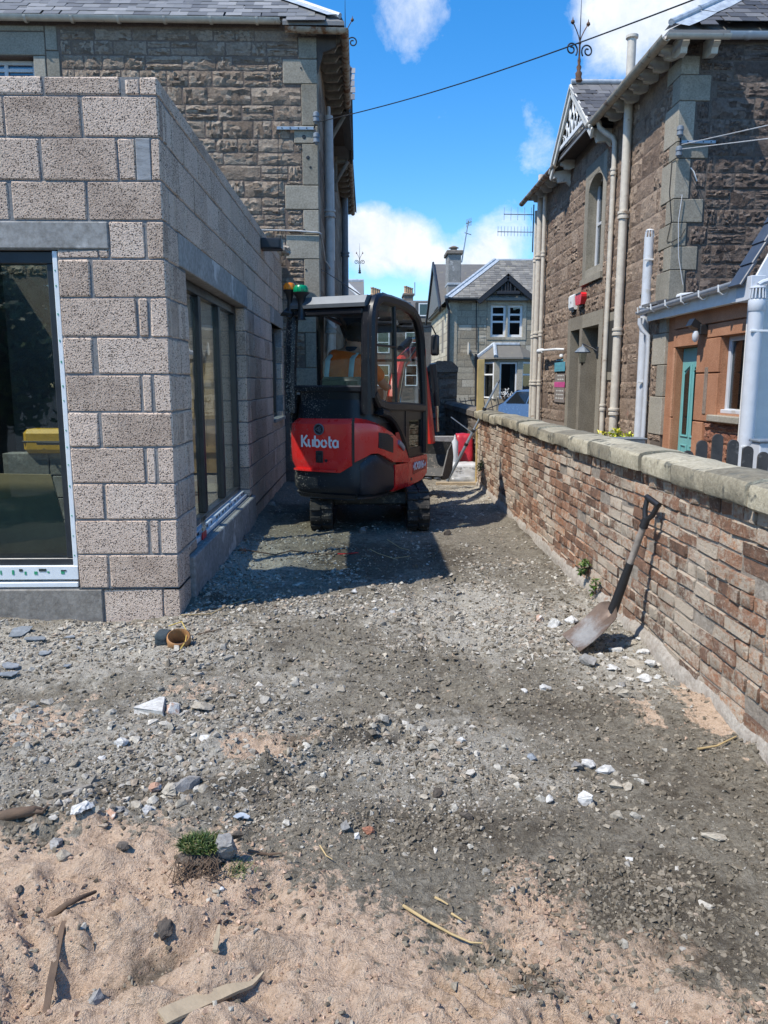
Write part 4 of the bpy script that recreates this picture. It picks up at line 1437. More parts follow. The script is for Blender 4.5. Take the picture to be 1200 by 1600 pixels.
# ------------------------------------------------------------------ the house on the right
RX, RY = 4.40, 11.50
RE = 6.08
rh = thing("stone_house", "reddish rubble stone house with cream pipes and a white fretted dormer, right of the lane", "house", (8, 16, 0))
yd = lambda x, y: at(x, y, X=RX).y
zd = lambda x, y: at(x, y, X=RX).z
dR, dL = yd(937, 506), yd(893, 516)
dm = (yd(909, 512))
wR, wL = yd(943, 300), yd(921, 300)
wz0, wz1 = 3.72, 5.45
hol = [(dR, dm - .09, -.2, 2.60), (dm + .09, dL, -.2, 2.60), (wR, wL, wz0, wz1)]
wb = MB()
for a, b, c, d in rects_minus(RY + .4, 20.55, -.15, 6.3, hol):
    wb.box(RX, RX + .4, a, b, c, d)
wb.build("wall", M['mortar_r'], rh)
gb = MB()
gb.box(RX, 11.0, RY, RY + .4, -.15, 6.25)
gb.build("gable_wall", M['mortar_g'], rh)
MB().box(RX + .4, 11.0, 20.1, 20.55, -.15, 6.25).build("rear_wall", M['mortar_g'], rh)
inner = MB()
for a, b in ((dR, dm - .09), (dm + .09, dL)):
    inner.box(RX + .34, RX + .38, a - .05, b + .05, -.15, 2.65)
inner.build("recessed_door", plain("grey_brown_door", (0.075, 0.062, 0.05), 0.55), rh, label="tall dark door set deep in the stone wall")
# smooth margins
mg = MB()
for a, b, c, d in rects_minus(dR - .24, dL + .24, -.15, 2.86, [(dR + .002, dm - .092, -.2, 2.598), (dm + .092, dL - .002, -.2, 2.598)]):
    mg.box(RX - .018, RX + .33, a, b, c, d)
mg.build("door_surround", stone("worn_door_margin", [(0.22, 0.195, 0.155), (0.30, 0.27, 0.215), (0.37, 0.34, 0.275)], s1=3, s2=40, bump=0.4, bdist=0.01), rh)
ws = MB()
for a, b, c, d in rects_minus(wR - .2, wL + .24, wz0 - .16, wz1 + .26, [(wR + .002, wL - .002, wz0 + .002, wz1 - .002)]):
    ws.box(RX - .015, RX + .33, a, b, c, d)
cw = (wR + wL) / 2
hw_ = (wL - wR) / 2
arc = [(cw + hw_ * math.cos(t_), wz1 - .26 + .25 * math.sin(t_)) for t_ in np.linspace(0, math.pi, 13)]
ws.prism(arc + [(wR + .004, wz1), (wL - .004, wz1)], 'x', RX - .012, RX + .30)
ws.build("window_surround", M['quoin'], rh)
window_unit(rh, 'x', RX + .16, wR, wL, wz0, wz1, (), ((wz0 + wz1) / 2,), .07, M['upvc'], label="tall white sash window under the dormer")
MB().box(RX - .06, RX + .16, wR - .22, wL + .25, wz0 - .28, wz0 - .165).build("window_sill", M['quoin'], rh)
# a narrow dressed surround half hidden by the pipes
y0_, y1_ = yd(973, 480), yd(947, 480)
MB().box(RX - .02, RX + .05, y0_, y1_, 1.55, 2.75).build("window_surround", M['quoin'], rh, label="narrow blind stone surround behind the pipes")
MB().box(RX - .024, RX + .0, y0_ + .28, y1_ - .28, 1.7, 2.6).build("blind_panel", M['dark_in'], rh)
# corner stones
ysr = [87, 117, 158, 222, 248, 311, 348, 385, 422, 470, 520, 570, 620, 680]
wr_ = [.24, .42, .22, .44, .20, .42, .2, .38, .22, .4, .22, .4, .22]
qr, qs = [], []
for k in range(len(ysr) - 1):
    zt, zb = at(1060, ysr[k], X=RX).z, at(1055, ysr[k + 1], X=RX).z
    zt, zb = at(1060, ysr[k], Y=RY).z, at(1055, ysr[k + 1], Y=RY).z
    sd_ = .26 if k % 2 else .5
    MB().cbox(RX - .016 - random.uniform(0, .004), RX + wr_[k] - .004, RY - .016 - random.uniform(0, .004), RY + sd_ - .004, zb + .004, zt - .004, .008).build("corner_stone", M['quoin'], rh)
    qr.append((RX, RX + wr_[k], zb, zt))
    qs.append((RY, RY + sd_, zb, zt))
n_ = 0
rects = coursed(RY, 20.5, .62, 6.02, (.26, .36), (.40, .78), qs + [(dR - .25, dL + .25, -.2, 2.87), (wR - .21, wL + .25, wz0 - .29, wz1 + .27), (y0_ - .01, y1_ + .01, 1.54, 2.76)], 31, .014, .1)
rects.sort(key=lambda q: q[0])
n_ = lay_stones(rects, lambda u, v: ((RX - .003, u, v), R(-90)), M['rubble_r'], rh, "stone", 300, 33, .024, nx=10, nz=7)
rects = coursed(RX, 7.0, 2.3, 6.15, (.19, .29), (.32, .62), qr, 35, .02, .12)
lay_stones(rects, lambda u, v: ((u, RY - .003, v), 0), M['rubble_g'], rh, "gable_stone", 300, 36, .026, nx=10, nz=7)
# roof
EXr, EYr = 4.05, 11.12
tf2, ts2 = .84, .66
run = 4.0
hk = tf2 / ts2
zr0 = RE + .08
A2, B2 = (EXr, EYr, zr0), (11.0, 11.42, zr0 + .13)
K2, H2 = (4.88, EYr, zr0), (4.88, 11.42, zr0 + .13)
C2, D2 = (11.0, EYr + run, zr0 + run * tf2), (EXr + run * hk, EYr + run, zr0 + run * tf2)
E2, F2 = (EXr, 20.95, zr0), (EXr + run * hk, 20.95, zr0 + run * tf2)
rb = MB()
rim_ = [A2, K2, H2, B2, C2, D2, F2, E2]
rb.add(rim_ + [(x, y, z - .05) for x, y, z in rim_], [(0, 1, 2, 5), (2, 3, 4, 5), (0, 5, 6, 7), (8, 13, 10, 9), (10, 13, 12, 11), (8, 15, 14, 13), (0, 8, 9, 1), (1, 9, 10, 2), (2, 10, 11, 3), (0, 7, 15, 8)])
rb.build("roof", M['slate_d'], rh)
upf2 = Vector((0, 1, tf2)).normalized()
lf2 = math.sqrt(1 + tf2 ** 2)
slates(rh, M['slate_d'], (4.0, EYr - .04, zr0 - .02), (1, 0, 0), upf2, 15, 11, .25, .165, lambda s, t: 4.0 + s > EXr + t / lf2 * hk + .20 and t > .02 and (4.0 + s < 4.8 or t > .25), 45)
hp = MB()
hd = Vector(D2) - Vector(A2)
pts = [Vector(A2) + hd * (.005 + k / 9 * .95) for k in range(10)]
for a, b in zip(pts, pts[1:]):
    hp.tube([a + Vector((0, 0, .085)), a.lerp(b, .97) + Vector((0, 0, .075))], .042, 8)
    for s in (Vector((.24, -.03, -.06)), Vector((-.02, .18, -.04))):
        hp.add([a + Vector((0, 0, .08)), b + Vector((0, 0, .07)), b + s + Vector((0, 0, .085)), a.lerp(b, .5) + s * 1.06 + Vector((0, 0, .085)), a + s + Vector((0, 0, .09))], [(0, 1, 2, 3, 4)])
hp.build("hip_flashing", M['lead'], rh, smooth=40)
g = MB()
zg = RE + .0
half_gutter(g, (4.01, EYr - .05, zg), (4.01, 14.75, zg), .078)
g.lathe([(.082, -.03), (.086, 0), (.082, .03)], (4.01, 12.7, zg), 14, 'y', math.pi, 2 * math.pi)
g.build("gutter", plain("weathered_cream_gutter", (0.46, 0.40, 0.31), 0.6, wear=0.15, grime=((0.17, 0.09, 0.05), 0.56, 5)), rh, smooth=40, label="weathered gutter along the side eaves")
half_gutter(MB(), (4.01, 17.2, zg), (4.01, 20.9, zg), .07).build("gutter", M['rusty'], rh, smooth=40)
g = MB()
half_gutter(g, (3.99, EYr - .05, zg), (4.86, EYr - .05, zg), .055)
g.build("gutter", M['cream'], rh, smooth=40, label="short gutter round the eaves corner")
g = MB()
zq = at(1160, 52, Y=RY - .10).z
half_gutter(g, (4.86, RY - .10, zq), (10.5, RY - .10, zq + .02), .075)
g.lathe([(.08, -.03), (.083, 0), (.08, .03)], (5.25, RY - .10, zq), 14, 'x', math.pi, 2 * math.pi)
g.build("gutter", M['upvc'], rh, smooth=40, label="white gutter along the gable eaves")
for y in list(np.arange(11.6, 14.5, .42)) + list(np.arange(17.2, 20.6, .5)):
    mb = MB().prism([(4.10, RE + .02), (4.10, RE - .04), (4.17, RE - .06), (4.19, RE - .11), (4.30, RE - .12), (RX + .02, RE - .08), (RX + .02, RE + .22)], 'y', y - .032, y + .032)
    mb.build("rafter_foot", M['offwhite'], rh)
for x in (4.30, 4.72):
    MB().prism([(11.14, RE + .0), (11.14, RE - .07), (11.20, RE - .10), (11.22, RE - .17), (11.34, RE - .18), (RY + .02, RE - .12), (RY + .02, RE + .1)], 'x', x - .045, x + .045).build("rafter_foot", M['offwhite'], rh)
so = MB()
so.box(4.08, RX + .02, 11.2, 20.9, RE + .075, RE + .095)
so.box(RX + .02, 4.9, 11.2, RY + .01, RE + .075, RE + .095)
so.build("soffit", M['timber_dark'], rh)
# the dormer with its fretted bargeboards
dy0, dy1, dzr = 14.75, 17.35, 7.10
ym = (dy0 + dy1) / 2
XF = 4.00
dsl = (dzr - RE) / (ym - dy0)
db = MB()
for a, s in ((dy0, 1), (dy1, -1)):
    e = a - s * .25
    db.bar([(XF, e, RE - .25 * dsl), (XF, ym, dzr)], .16, .05, (1, 0, 0))
    db.bar([(XF - .03, e, RE - .25 * dsl + .10), (XF - .03, ym, dzr + .10)], .07, .05, (1, 0, 0))
db.build("bargeboard", M['offwhite'], rh)
db = MB()
db.bar([(XF + .03, dy0 + .12, RE + .22), (XF + .03, dy1 - .12, RE + .22)], .09, .04, (1, 0, 0))
db.box(XF + .075, XF + .085, dy0 + .35, dy1 - .35, RE + .2, RE + .35)
for k in range(9):
    y = dy0 + .28 + k * .245
    top = RE + (ym - abs(y - ym) - dy0) * dsl - .1 if True else 0
    if top > RE + .3:
        db.bar([(XF + .03, y, RE + .24), (XF + .03, y, top)], .045, .03, (1, 0, 0))
        db.lathe([(.07, -.015), (.07, .015), (.045, .015), (.045, -.015), (.07, -.015)], (XF + .03, y, (RE + .24 + top) / 2), 10, 'x')
for k in range(8):
    y = dy0 + .28 + k * .245
    z1, z2 = RE + .3, RE + (ym - abs(y + .12 - ym) - dy0) * dsl - .15
    if z2 > z1:
        db.bar([(XF + .03, y, z1), (XF + .03, y + .245, z2)], .03, .025, (1, 0, 0))
        db.bar([(XF + .03, y + .245, z1), (XF + .03, y, z2)], .03, .025, (1, 0, 0))
db.build("fretwork", M['white'], rh)
tri = MB().prism([(dy0 + .1, RE + .1), (dy1 - .1, RE + .1), (ym, dzr - .12)], 'x', XF + .22, XF + .26)
tri.build("dormer_face", M['offwhite'], rh)
MB().box(XF + .05, RX, dy0 + .1, dy1 - .1, RE + .10, RE + .13).build("dormer_soffit", M['timber_dark'], rh)
dr = MB()
for a, s in ((dy0, 1), (dy1, -1)):
    e = a - s * .25
    for o_ in (.13, .08):
        dr.add([(XF - .05, e, RE - .25 * dsl + o_), (XF - .05, ym, dzr + o_), (6.2, ym, dzr + o_), (6.2, e, RE - .25 * dsl + o_)], [(0, 1, 2, 3)])
dr.build("dormer_roof", M['slate_d'], rh)
sl = Vector((0, 1, dsl)).normalized()
slates(rh, M['slate_d'], (XF + .05, dy0 - .22, RE - .22 * dsl + .13), (1, 0, 0), sl, 9, 10, .235, .178, lambda s, t: True, 47)
MB().tube([(XF - .02, ym, dzr + .18), (6.0, ym, dzr + .18)], .05, 8).build("ridge_roll", M['lead'], rh, smooth=50)
for y, s in ((dy0 - .12, 1), (dy1 + .12, -1)):
    MB().prism([(XF + .02, RE - .10), (XF + .02, RE - .24), (XF + .09, RE - .22), (XF + .13, RE - .32), (RX - .10, RE - .30), (RX + .02, RE - .42), (RX + .02, RE - .05)], 'y', y - .05, y + .05).build("dormer_bracket", M['offwhite'], rh)
finial("roof_finial", "tall rusty iron finial with black scrolls standing on the right dormer ridge", (XF + .12, ym, dzr + .15), 1.12, M['rust'], flip=R(15))
# soil and rain pipes
pipe("downpipe", [(4.07, 14.35, RE - .06), (4.09, 14.34, RE - .16), (4.16, 14.3, RE - .24), (4.30, 14.22, RE - .36), (4.33, 14.2, RE - .46), (4.33, 14.2, -.1)], .045, M['cream'], rh, [(5.15, 4.33, 14.2), (1.05, 4.33, 14.2)], "thin cream rain pipe with a swan neck beside the tall window")
pipe("soil_pipe", [(4.30, 13.45, 7.0), (4.30, 13.45, -.1)], .072, M['cream'], rh, [(4.27, 4.30, 13.45), (2.36, 4.30, 13.45), (1.0, 4.30, 13.45)], "thick cream soil pipe rising through the eaves")
MB().lathe([(.072, -.02), (.10, 0), (.10, .04), (.074, .05)], (4.30, 13.45, 7.0), 12).build("vent_cowl", M['cream'], rh, smooth=40)
for y, r_, top in ((19.45, .05, 5.95), (19.95, .078, 6.55), (20.4, .045, 5.8)):
    pipe("soil_pipe", [(4.30, y, top), (4.30, y, -.1)], r_, M['cream'], rh, [(4.6, 4.30, y), (2.7, 4.30, y), (1.5, 4.30, y)])
pipe("vent_stub", [(4.55, 18.9, 6.3), (4.55, 18.9, 7.05)], .07, M['greypipe'], rh)
pipe("vent_stub", [(4.75, 18.2, 6.4), (4.75, 18.2, 7.22)], .05, M['greypipe'], rh)
pipe("vent_pipe", [(4.34, 12.25, 3.70), (4.34, 12.25, -.1)], .078, M['upvc'], rh, [(2.62, 4.34, 12.25)], "thick white plastic vent pipe with a cage on top")
cg = MB()
for k in range(9):
    a = 2 * math.pi * k / 9
    cg.tube([(4.34 + .07 * math.cos(a), 12.25 + .07 * math.sin(a), 3.69), (4.34 + .055 * math.cos(a), 12.25 + .055 * math.sin(a), 3.80)], .008, 5)
cg.lathe([(.066, .0), (.05, .02), (.01, .03)], (4.34, 12.25, 3.80), 10)
cg.build("vent_cage", M['upvc'], rh)
for z in (3.35, 1.5):
    MB().cbox(4.24, 4.42, 12.15, 12.17, z, z + .025, .003).build("pipe_clip", M['white'], rh)
z_ = zd(1050, 452)
pipe("waste_pipe", [(4.34, 12.25, 2.62), (4.38, 12.1, 2.66), (4.45, 11.8, 2.70), (4.55, 11.42, 2.74), (5.4, 11.40, 2.80)], .045, M['upvc'], rh)
pipe("downpipe", [(4.20, 12.08, 2.48), (4.20, 12.08, 2.40), (4.24, 12.06, 2.30), (4.32, 12.03, 2.22), (4.33, 12.03, -.1)], .036, M['upvc'], rh, (), "slim white downpipe below the porch gutter")
# cracks of old repair and loose cables on the corner
MB().tube([at(1066, 242, X=RX - .03), at(1050, 252, X=RX - .03), at(1046, 300, X=RX - .03), at(1049, 345, X=RX - .03), at(1042, 377, X=RX - .03)], .006, 5).build("cable", M['black'], rh, smooth=60)
MB().tube([at(1063, 305, Y=RY - .04), at(1066, 304, Y=RY - .05), at(1060, 345, Y=RY - .05), at(1060, 400, Y=RY - .05), at(1067, 445, Y=RY - .05)], .005, 5).build("cable", M['upvc'], rh, smooth=60)
MB().tube([at(1079, 262, Y=RY - .04), at(1084, 268, Y=RY - .05), at(1089, 283, Y=RY - .05)], .008, 5).build("cable", M['white'], rh, smooth=60)
MB().tube([at(1042, 378, X=RX - .03), at(1050, 378, Y=RY - .04), at(1064, 370, Y=RY - .04), at(1071, 357, Y=RY - .04)], .006, 5).build("cable", M['black'], rh, smooth=60)
pb = at(1063, 222, Y=RY - .03)
wire_bracket("insulator_bracket", "galvanised bracket with two insulators on the corner of the right house", (pb.x, pb.y, pb.z), .50, 1)
for (x1, y1), lab in (((1230, 189), "upper thin wire sloping to the bracket on the right house corner"), ((1230, 213), "lower thin wire sloping to the bracket on the right house corner")):
    a = Vector((pb.x, RY - .09, pb.z - .05 - (.06 if y1 > 200 else 0)))
    b = at(x1, y1, Y=8.6)
    o = MB().tube([a.lerp(b, k / 8) for k in range(9)], .006, 5).build("service_wire", M['greypipe'], None, smooth=60)
    tag(o, lab, "wire")


def on_wall(px, py):
    return at(px, py, X=RX)


# fittings on the right house
def wall_box(name, label, cat, x0, y0, x1, y1, d, mat_):
    a, b = on_wall(x0, y0), on_wall(x1, y1)
    ya, yb = sorted((a.y, b.y))
    t = thing(name, label, cat, (RX, (ya + yb) / 2, b.z))
    return t, ya, yb, min(a.z, b.z), max(a.z, b.z)


t, ya, yb, za, zb = wall_box("alarm_box", "white burglar alarm box high on the stone wall", "alarm box", 904, 459, 895, 486, .1, M['white'])
MB().prism([(RX - .10, za + .05), (RX - .07, za), (RX, za), (RX, zb), (RX - .07, zb), (RX - .10, zb - .03)], 'y', ya, yb).build("cover", M['white'], t)
MB().cbox(RX - .105, RX - .099, (ya + yb) / 2 - .02, (ya + yb) / 2 + .02, (za + zb) / 2 - .02, (za + zb) / 2 + .02, .003).build("lamp", M['bluepipe'], t)
MB().cbox(RX - .06, RX - .02, ya + .1, yb - .1, za - .05, za - .002, .006).build("cable_gland", M['black'], t)
t, ya, yb, za, zb = wall_box("alarm_box", "red shield-shaped alarm box beside the white one", "alarm box", 918, 456, 907, 478, .1, M['red_plastic'])
MB().prism([(ya + .06, za), (yb - .06, za), (yb, za + .14), (yb, zb - .04), (yb - .05, zb), (ya + .05, zb), (ya, zb - .04), (ya, za + .14)], 'x', RX - .12, RX).build("cover", plain("alarm_red", (0.70, 0.02, 0.03), 0.3), t)
MB().cbox(RX - .128, RX - .119, ya + .06, yb - .06, za + .2, za + .23, .002).build("groove", M['black'], t)
MB().cbox(RX - .06, RX - .02, ya + .1, yb - .12, za - .05, za - .002, .006).build("cable_gland", M['black'], t)
t = thing("security_camera", "white bullet camera on an arm left of the tall doors", "camera", on_wall(878, 550))
a, b = on_wall(883, 546), on_wall(855, 551)
MB().bar([(RX - .02, a.y, a.z), (RX - .16, a.y + .1, a.z + .01), (RX - .2, b.y - .3, b.z + .04)], .05, .05, (0, 0, 1)).build("arm", M['white'], t)
MB().lathe([(.05, 0), (.06, .03), (.06, .42), (.045, .44)], (RX - .2, b.y - .38, b.z + .03), 12, 'y').build("camera_body", M['white'], t, smooth=40)
MB().lathe([(.045, 0), (.05, .04), (.03, .07)], on_wall(881, 552) + Vector((-.05, 0, -.08)), 10).build("junction", M['white'], t, smooth=40)
t, ya, yb, za, zb = wall_box("wall_sign", "square blue sign fixed to the stone beside the doors", "sign", 885, 565, 869, 581, .03, None)
M['sign_blue'] = plain("faded_sign_blue", (0.10, 0.33, 0.42), 0.4)
MB().cbox(RX - .045, RX - .02, ya, yb, za, zb, .006).build("panel", M['sign_blue'], t)
mb = MB()
for k in range(3):
    mb.box(RX - .0465, RX - .0445, ya + .12, yb - .12, za + .06 + k * .09, za + .09 + k * .09)
mb.build("worn_print", plain("worn_sign_print", (0.13, 0.40, 0.47), 0.5), t)
t = thing("wall_sign", "narrow clear notice board with a pink band below the blue sign", "sign", on_wall(877, 632))
a, b = on_wall(885, 584), on_wall(868, 628)
ya, yb, za, zb = a.y, b.y, b.z, a.z
MB().cbox(RX - .036, RX - .022, ya, yb, za, zb, .004).build("panel", plain("notice_grey", (0.27, 0.225, 0.195), 0.3), t)
pz = on_wall(877, 601).z
MB().cbox(RX - .041, RX - .034, ya - .02, yb + .02, pz - .06, pz + .06, .003).build("pink_band", plain("sign_pink", (0.60, 0.08, 0.26), 0.4), t)
mb = MB()
r = random.Random(9)
for z in np.arange(za + .08, zb - .03, .085):
    if abs(z - pz) > .09:
        y = ya + .08
        while y < yb - .2:
            l = r.uniform(.06, .2)
            mb.box(RX - .0385, RX - .0365, y, y + l, z, z + .028)
            y += l + .06
mb.build("small_print", M['offwhite'], t, kind='stuff')
t = thing("wall_lantern", "black carriage lantern on a bracket beside the right-hand dark door", "lantern", on_wall(937, 550))
q = on_wall(928, 553) + Vector((-.22, 0, 0))
yq = q.y
MB().lathe([(.05, -.16), (.06, -.14), (.085, .02), (.075, .03)], q, 6).build("glass_body", M['cabglass'], t)
MB().lathe([(.15, .02), (.16, .035), (.09, .11), (.03, .14), (.012, .19)], q, 8).build("roof_cap", M['bluepipe'], t)
MB().lathe([(.055, -.18), (.065, -.165), (.03, -.16), (.015, -.22)], q, 8).build("foot", M['black'], t)
MB().tube([(RX, yq - .30, q.z + .02), (RX - .1, yq - .25, q.z + .10), (RX - .2, yq - .12, q.z + .16), (q.x, yq, q.z + .19)], .014, 6).build("bracket_arm", M['black'], t, smooth=60)
MB().cbox(RX - .03, RX, yq - .36, yq - .24, q.z - .1, q.z + .12, .006).build("back_plate", M['black'], t)
# television aerials at the far eaves
for k, (z, lab) in enumerate(((5.78, "upper television aerial with short cross rods at the far eaves"), (5.35, "lower long television aerial with many rods pointing left"))):
    t = thing("tv_aerial", lab, "aerial", (4.25, 20.75, z))
    L_ = .95 if k else .8
    MB().tube([(4.3, 20.75, z), (4.3 - L_, 20.6, z - .02)], .011, 6).build("boom", M['steel'], t)
    n = 11 if k else 5
    for i in range(n):
        x = 4.22 - (L_ - .1) * i / (n - 1)
        h = .12 if k else .16
        MB().tube([(x, 20.65, z - h), (x, 20.65, z + h)], .006, 5).build("rod", M['steel'], t)
    MB().tube([(4.3, 20.75, z - .5), (4.3, 20.75, z + .25)], .016, 6).build("mast", M['black'], t)

# ------------------------------------------------------------------ the porch of the right house, in red sandstone
PX_ = 4.40
po = thing("sandstone_porch", "low red sandstone porch with white fascia built against the right house", "porch", (5.4, 10.3, 0))
y_ = lambda x, y: at(x, y, X=PX_).y
z_ = lambda x, y: at(x, y, X=PX_).z
d0, d1, dt = y_(1090, 540), y_(1055, 545), 1.99
w0, w1, wz0, wz1 = y_(1168, 518), y_(1126, 527), 1.12, 2.07
pw = MB()
for a, b, c, d in rects_minus(8.97, 11.48, -.15, 2.5, [(d0, d1, -.2, dt), (w0, w1, wz0, wz1)]):
    pw.box(PX_ + .03, PX_ + .3, a, b, c, d)
pw.build("wall", M['sandstone'], po)
holes = [(d0, d1, -.2, dt), (w0, w1, wz0, wz1)]
# dressed blocks round the openings, rough red infill below the window
lay = [(d1, 11.2, -.1, 1.0), (d1, 11.2, 1.01, dt), (8.98, 10.1, dt + .08, 2.24), (10.11, 11.2, dt + .005, 2.24), (8.98, 11.2, 2.25, 2.49), (w1, d0, 1.63, dt + .075), (w1, d0, 1.0, 1.62), (w1 + .35, d0, .2, .99), (w1 + .35, d0, -.1, .19), (8.98, w0, wz0, 2.06)]
for a, b, c, d in lay:
    MB().cbox(PX_ - random.uniform(0, .006), PX_ + .29, a + .004, b - .004, c + .004, d - .004, .006).build("sandstone_block", M['sandstone'], po)
MB().cbox(PX_ - .012, PX_ + .02, (w1 + d0) / 2 - .05, (w1 + d0) / 2 + .04, 1.1, 1.7, .003).build("repair_strip", M['mortar_r'], po)
rects = coursed(8.98, w1 + .35, -.1, 1.0, (.15, .24), (.25, .5), [], 51, .02)
lay_stones(rects, lambda u, v: ((PX_ + .025, u, v), R(-90)), stone("rough_red_stone", [(0.20, 0.085, 0.055), (0.31, 0.14, 0.09), (0.39, 0.21, 0.14)], s1=6, s2=30, bump=1.0, bdist=0.03), po, "rough_stone", 300, 52, .03)
MB().cbox(PX_ - .07, PX_ + .2, w0 - .06, w1 + .1, 1.015, 1.10, .01).build("window_sill", M['quoin'], po)
window_unit(po, 'x', PX_ + .11, w0, w1, wz0, wz1, (), (), .06, M['upvc'], label="white framed window in the sandstone porch")
MB().cbox(PX_ + .06, PX_ + .17, w0, w1, wz0 + .001, wz0 + .05, .006).build("window_cill", M['upvc'], po)
dd = MB()
dd.cbox(PX_ + .12, PX_ + .17, d0 + .01, d1 - .01, -.1, dt - .01, .004)
door = dd.build("door", M['teal'], po, label="teal panelled front door with two narrow glass lights")
ym = (d0 + d1) / 2
for s in (-1, 1):
    c_ = ym + s * .16
    MB().prism([(c_ - .09, .78), (c_ + .09, .78), (c_ + .09, 1.62 + (.0 if s > 0 else .10)), (c_ - .09, 1.62 + (.10 if s > 0 else 0))], 'x', PX_ + .112, PX_ + .119).build("door_light", M['winglass'], door)
    fr_ = MB()
    fr_.bar([(PX_ + .114, c_ - .11, .75), (PX_ + .114, c_ + .11, .75), (PX_ + .114, c_ + .11, 1.66), (PX_ + .114, c_ - .11, 1.74)], .03, .02, (1, 0, 0), closed=True)
    fr_.bar([(PX_ + .114, c_ - .10, .18), (PX_ + .114, c_ + .10, .18), (PX_ + .114, c_ + .10, .62), (PX_ + .114, c_ - .10, .62)], .028, .02, (1, 0, 0), closed=True)
    fr_.build("moulding", M['teal'], door)
MB().cbox(PX_ + .09, PX_ + .118, d0 + .05, d0 + .08, .95, 1.15, .006).build("handle", M['steel'], door)
fa = MB()
fa.cbox(4.26, 4.285, 8.95, 11.95, 2.42, 2.60, .004)
fa.box(4.286, PX_ + .02, 8.97, 11.49, 2.432, 2.445)
fa.build("fascia", M['white'], po)
g = MB()
half_gutter(g, (4.20, 9.0, 2.64), (4.20, 12.15, 2.58), .055)
g.build("gutter", M['upvc'], po, smooth=40)
for y in np.arange(9.3, 12.1, .55):
    MB().bar([(4.26, y, 2.66), (4.25, y, 2.55), (4.20, y, 2.525), (4.15, y, 2.56), (4.14, y, 2.64)], .012, .03, (0, 1, 0)).build("gutter_bracket", M['white'], po)
rf = MB().prism([(4.22, 2.625), (4.22, 2.655), (6.0, 3.02), (6.0, 2.97)], 'y', 8.98, 11.47)
rf.build("roof", M['slate_d'], po)
rf = MB().prism([(4.22, 2.64), (4.22, 2.68), (4.375, 2.71), (4.375, 2.66)], 'y', 11.48, 12.1)
rf.build("roof_tail", M['slate_d'], po)
t = thing("flood_light", "black twin security light on the red stone between door and window", "light", (PX_, 10.0, 2.2))
q = at(1104, 516, X=PX_)
MB().cbox(PX_ - .10, PX_ - .002, q.y - .05, q.y + .05, q.z - .06, q.z + .07, .008).build("back_plate", M['black'], t)
MB().prism([(PX_ - .22, q.z + .06), (PX_ - .10, q.z + .01), (PX_ - .07, q.z + .08), (PX_ - .17, q.z + .15)], 'y', q.y - .02, q.y + .15).build("lamp_head", M['black'], t)
MB().lathe([(.03, .05), (.045, 0), (.04, -.06), (.015, -.09)], q + Vector((-.13, .02, -.06)), 10).build("sensor", M['upvc'], t, smooth=50)

# the rendered gable nearer to the camera
wg = thing("rendered_gable", "white rendered gable with dark slates and a white bargeboard at the right edge", "house", (5.6, 8.4, 0))
gx = at(1172, 600, Y=8.75).x
prof = [(gx, -.15), (7.5, -.15), (7.5, 6.6), (gx + .25, 3.0), (gx, 2.62)]
MB().prism(prof, 'y', 8.75, 8.95).build("wall", M['render'], wg)
e0, e1 = at(1158, 446, Y=8.735), at(1215, 345, Y=8.735)
dv = (e1 - e0)
dv = Vector((dv.x, 0, dv.z)).normalized()
nv = Vector((-dv.z, 0, dv.x))
br = MB().bar([e0 + Vector((.07, 0, -.02)) - nv * .10, e0 + dv * 3.6 - nv * .10 + Vector((.07, 0, -.02))], .17, .03, (0, 1, 0))
br.build("bargeboard", M['upvc'], wg)
for k in range(13):
    a = e0 + dv * (k * .26) + nv * .012
    b = a + dv * .30 - nv * .02
    mb = MB()
    mb.bar([a + Vector((0, .13, 0)), b + Vector((0, .13, 0))], .035, .30, (0, 1, 0))
    mb.build("slate", M['slate_new'], wg)
MB().cbox(gx - .14, gx + .02, 8.62, 8.96, 2.40, 2.66, .006).build("eaves_box", M['upvc'], wg)
vp = at(1183, 470, Y=8.6)
vb = at(1164, 720, Y=8.6)
pipe("vent_pipe", [(vp.x, 8.6, 2.36), (vp.x, 8.6, -.1)], .08, M['upvc'], wg, (), "thick white vent pipe with a slotted cap before the render", n=16)
MB().lathe([(.082, -.09), (.09, -.08), (.09, .03), (.085, .04)], (vp.x, 8.6, 2.36), 16).build("vent_cap", M['upvc'], wg, smooth=40)
mb = MB()
for k in range(14):
    a = 2 * math.pi * k / 14
    c_, s_ = math.cos(a), math.sin(a)
    mb.tube([(vp.x + .088 * c_, 8.6 + .088 * s_, 2.41), (vp.x + .075 * c_, 8.6 + .075 * s_, 2.52)], .009, 5)
mb.lathe([(.086, .0), (.08, .02), (.02, .03)], (vp.x, 8.6, 2.52), 14)
mb.build("slotted_top", M['upvc'], wg)
for z in (2.05, .78):
    MB().cbox(vp.x - .085, vp.x + .2, 8.52, 8.545, z, z + .022, .003).build("pipe_clip", M['white'], wg)
MB().tube([at(1185, 445, Y=8.55), at(1192, 441, Y=8.55), at(1230, 430, Y=8.55)], .028, 8).build("waste_pipe", M['upvc'], wg, smooth=40)
t = thing("meter_box", "small white meter box low against the rendered wall behind the pickets", "meter box", (4.6, 8.3, .3))
q = at(1193, 715, Y=8.2)
MB().cbox(q.x - .05, q.x + .35, 8.2, 8.4, q.z - .35, q.z + .16, .01).build("case", M['upvc'], t)
MB().cbox(q.x - .07, q.x + .37, 8.18, 8.42, q.z + .162, q.z + .19, .006).build("lid", M['bluepipe'], t)


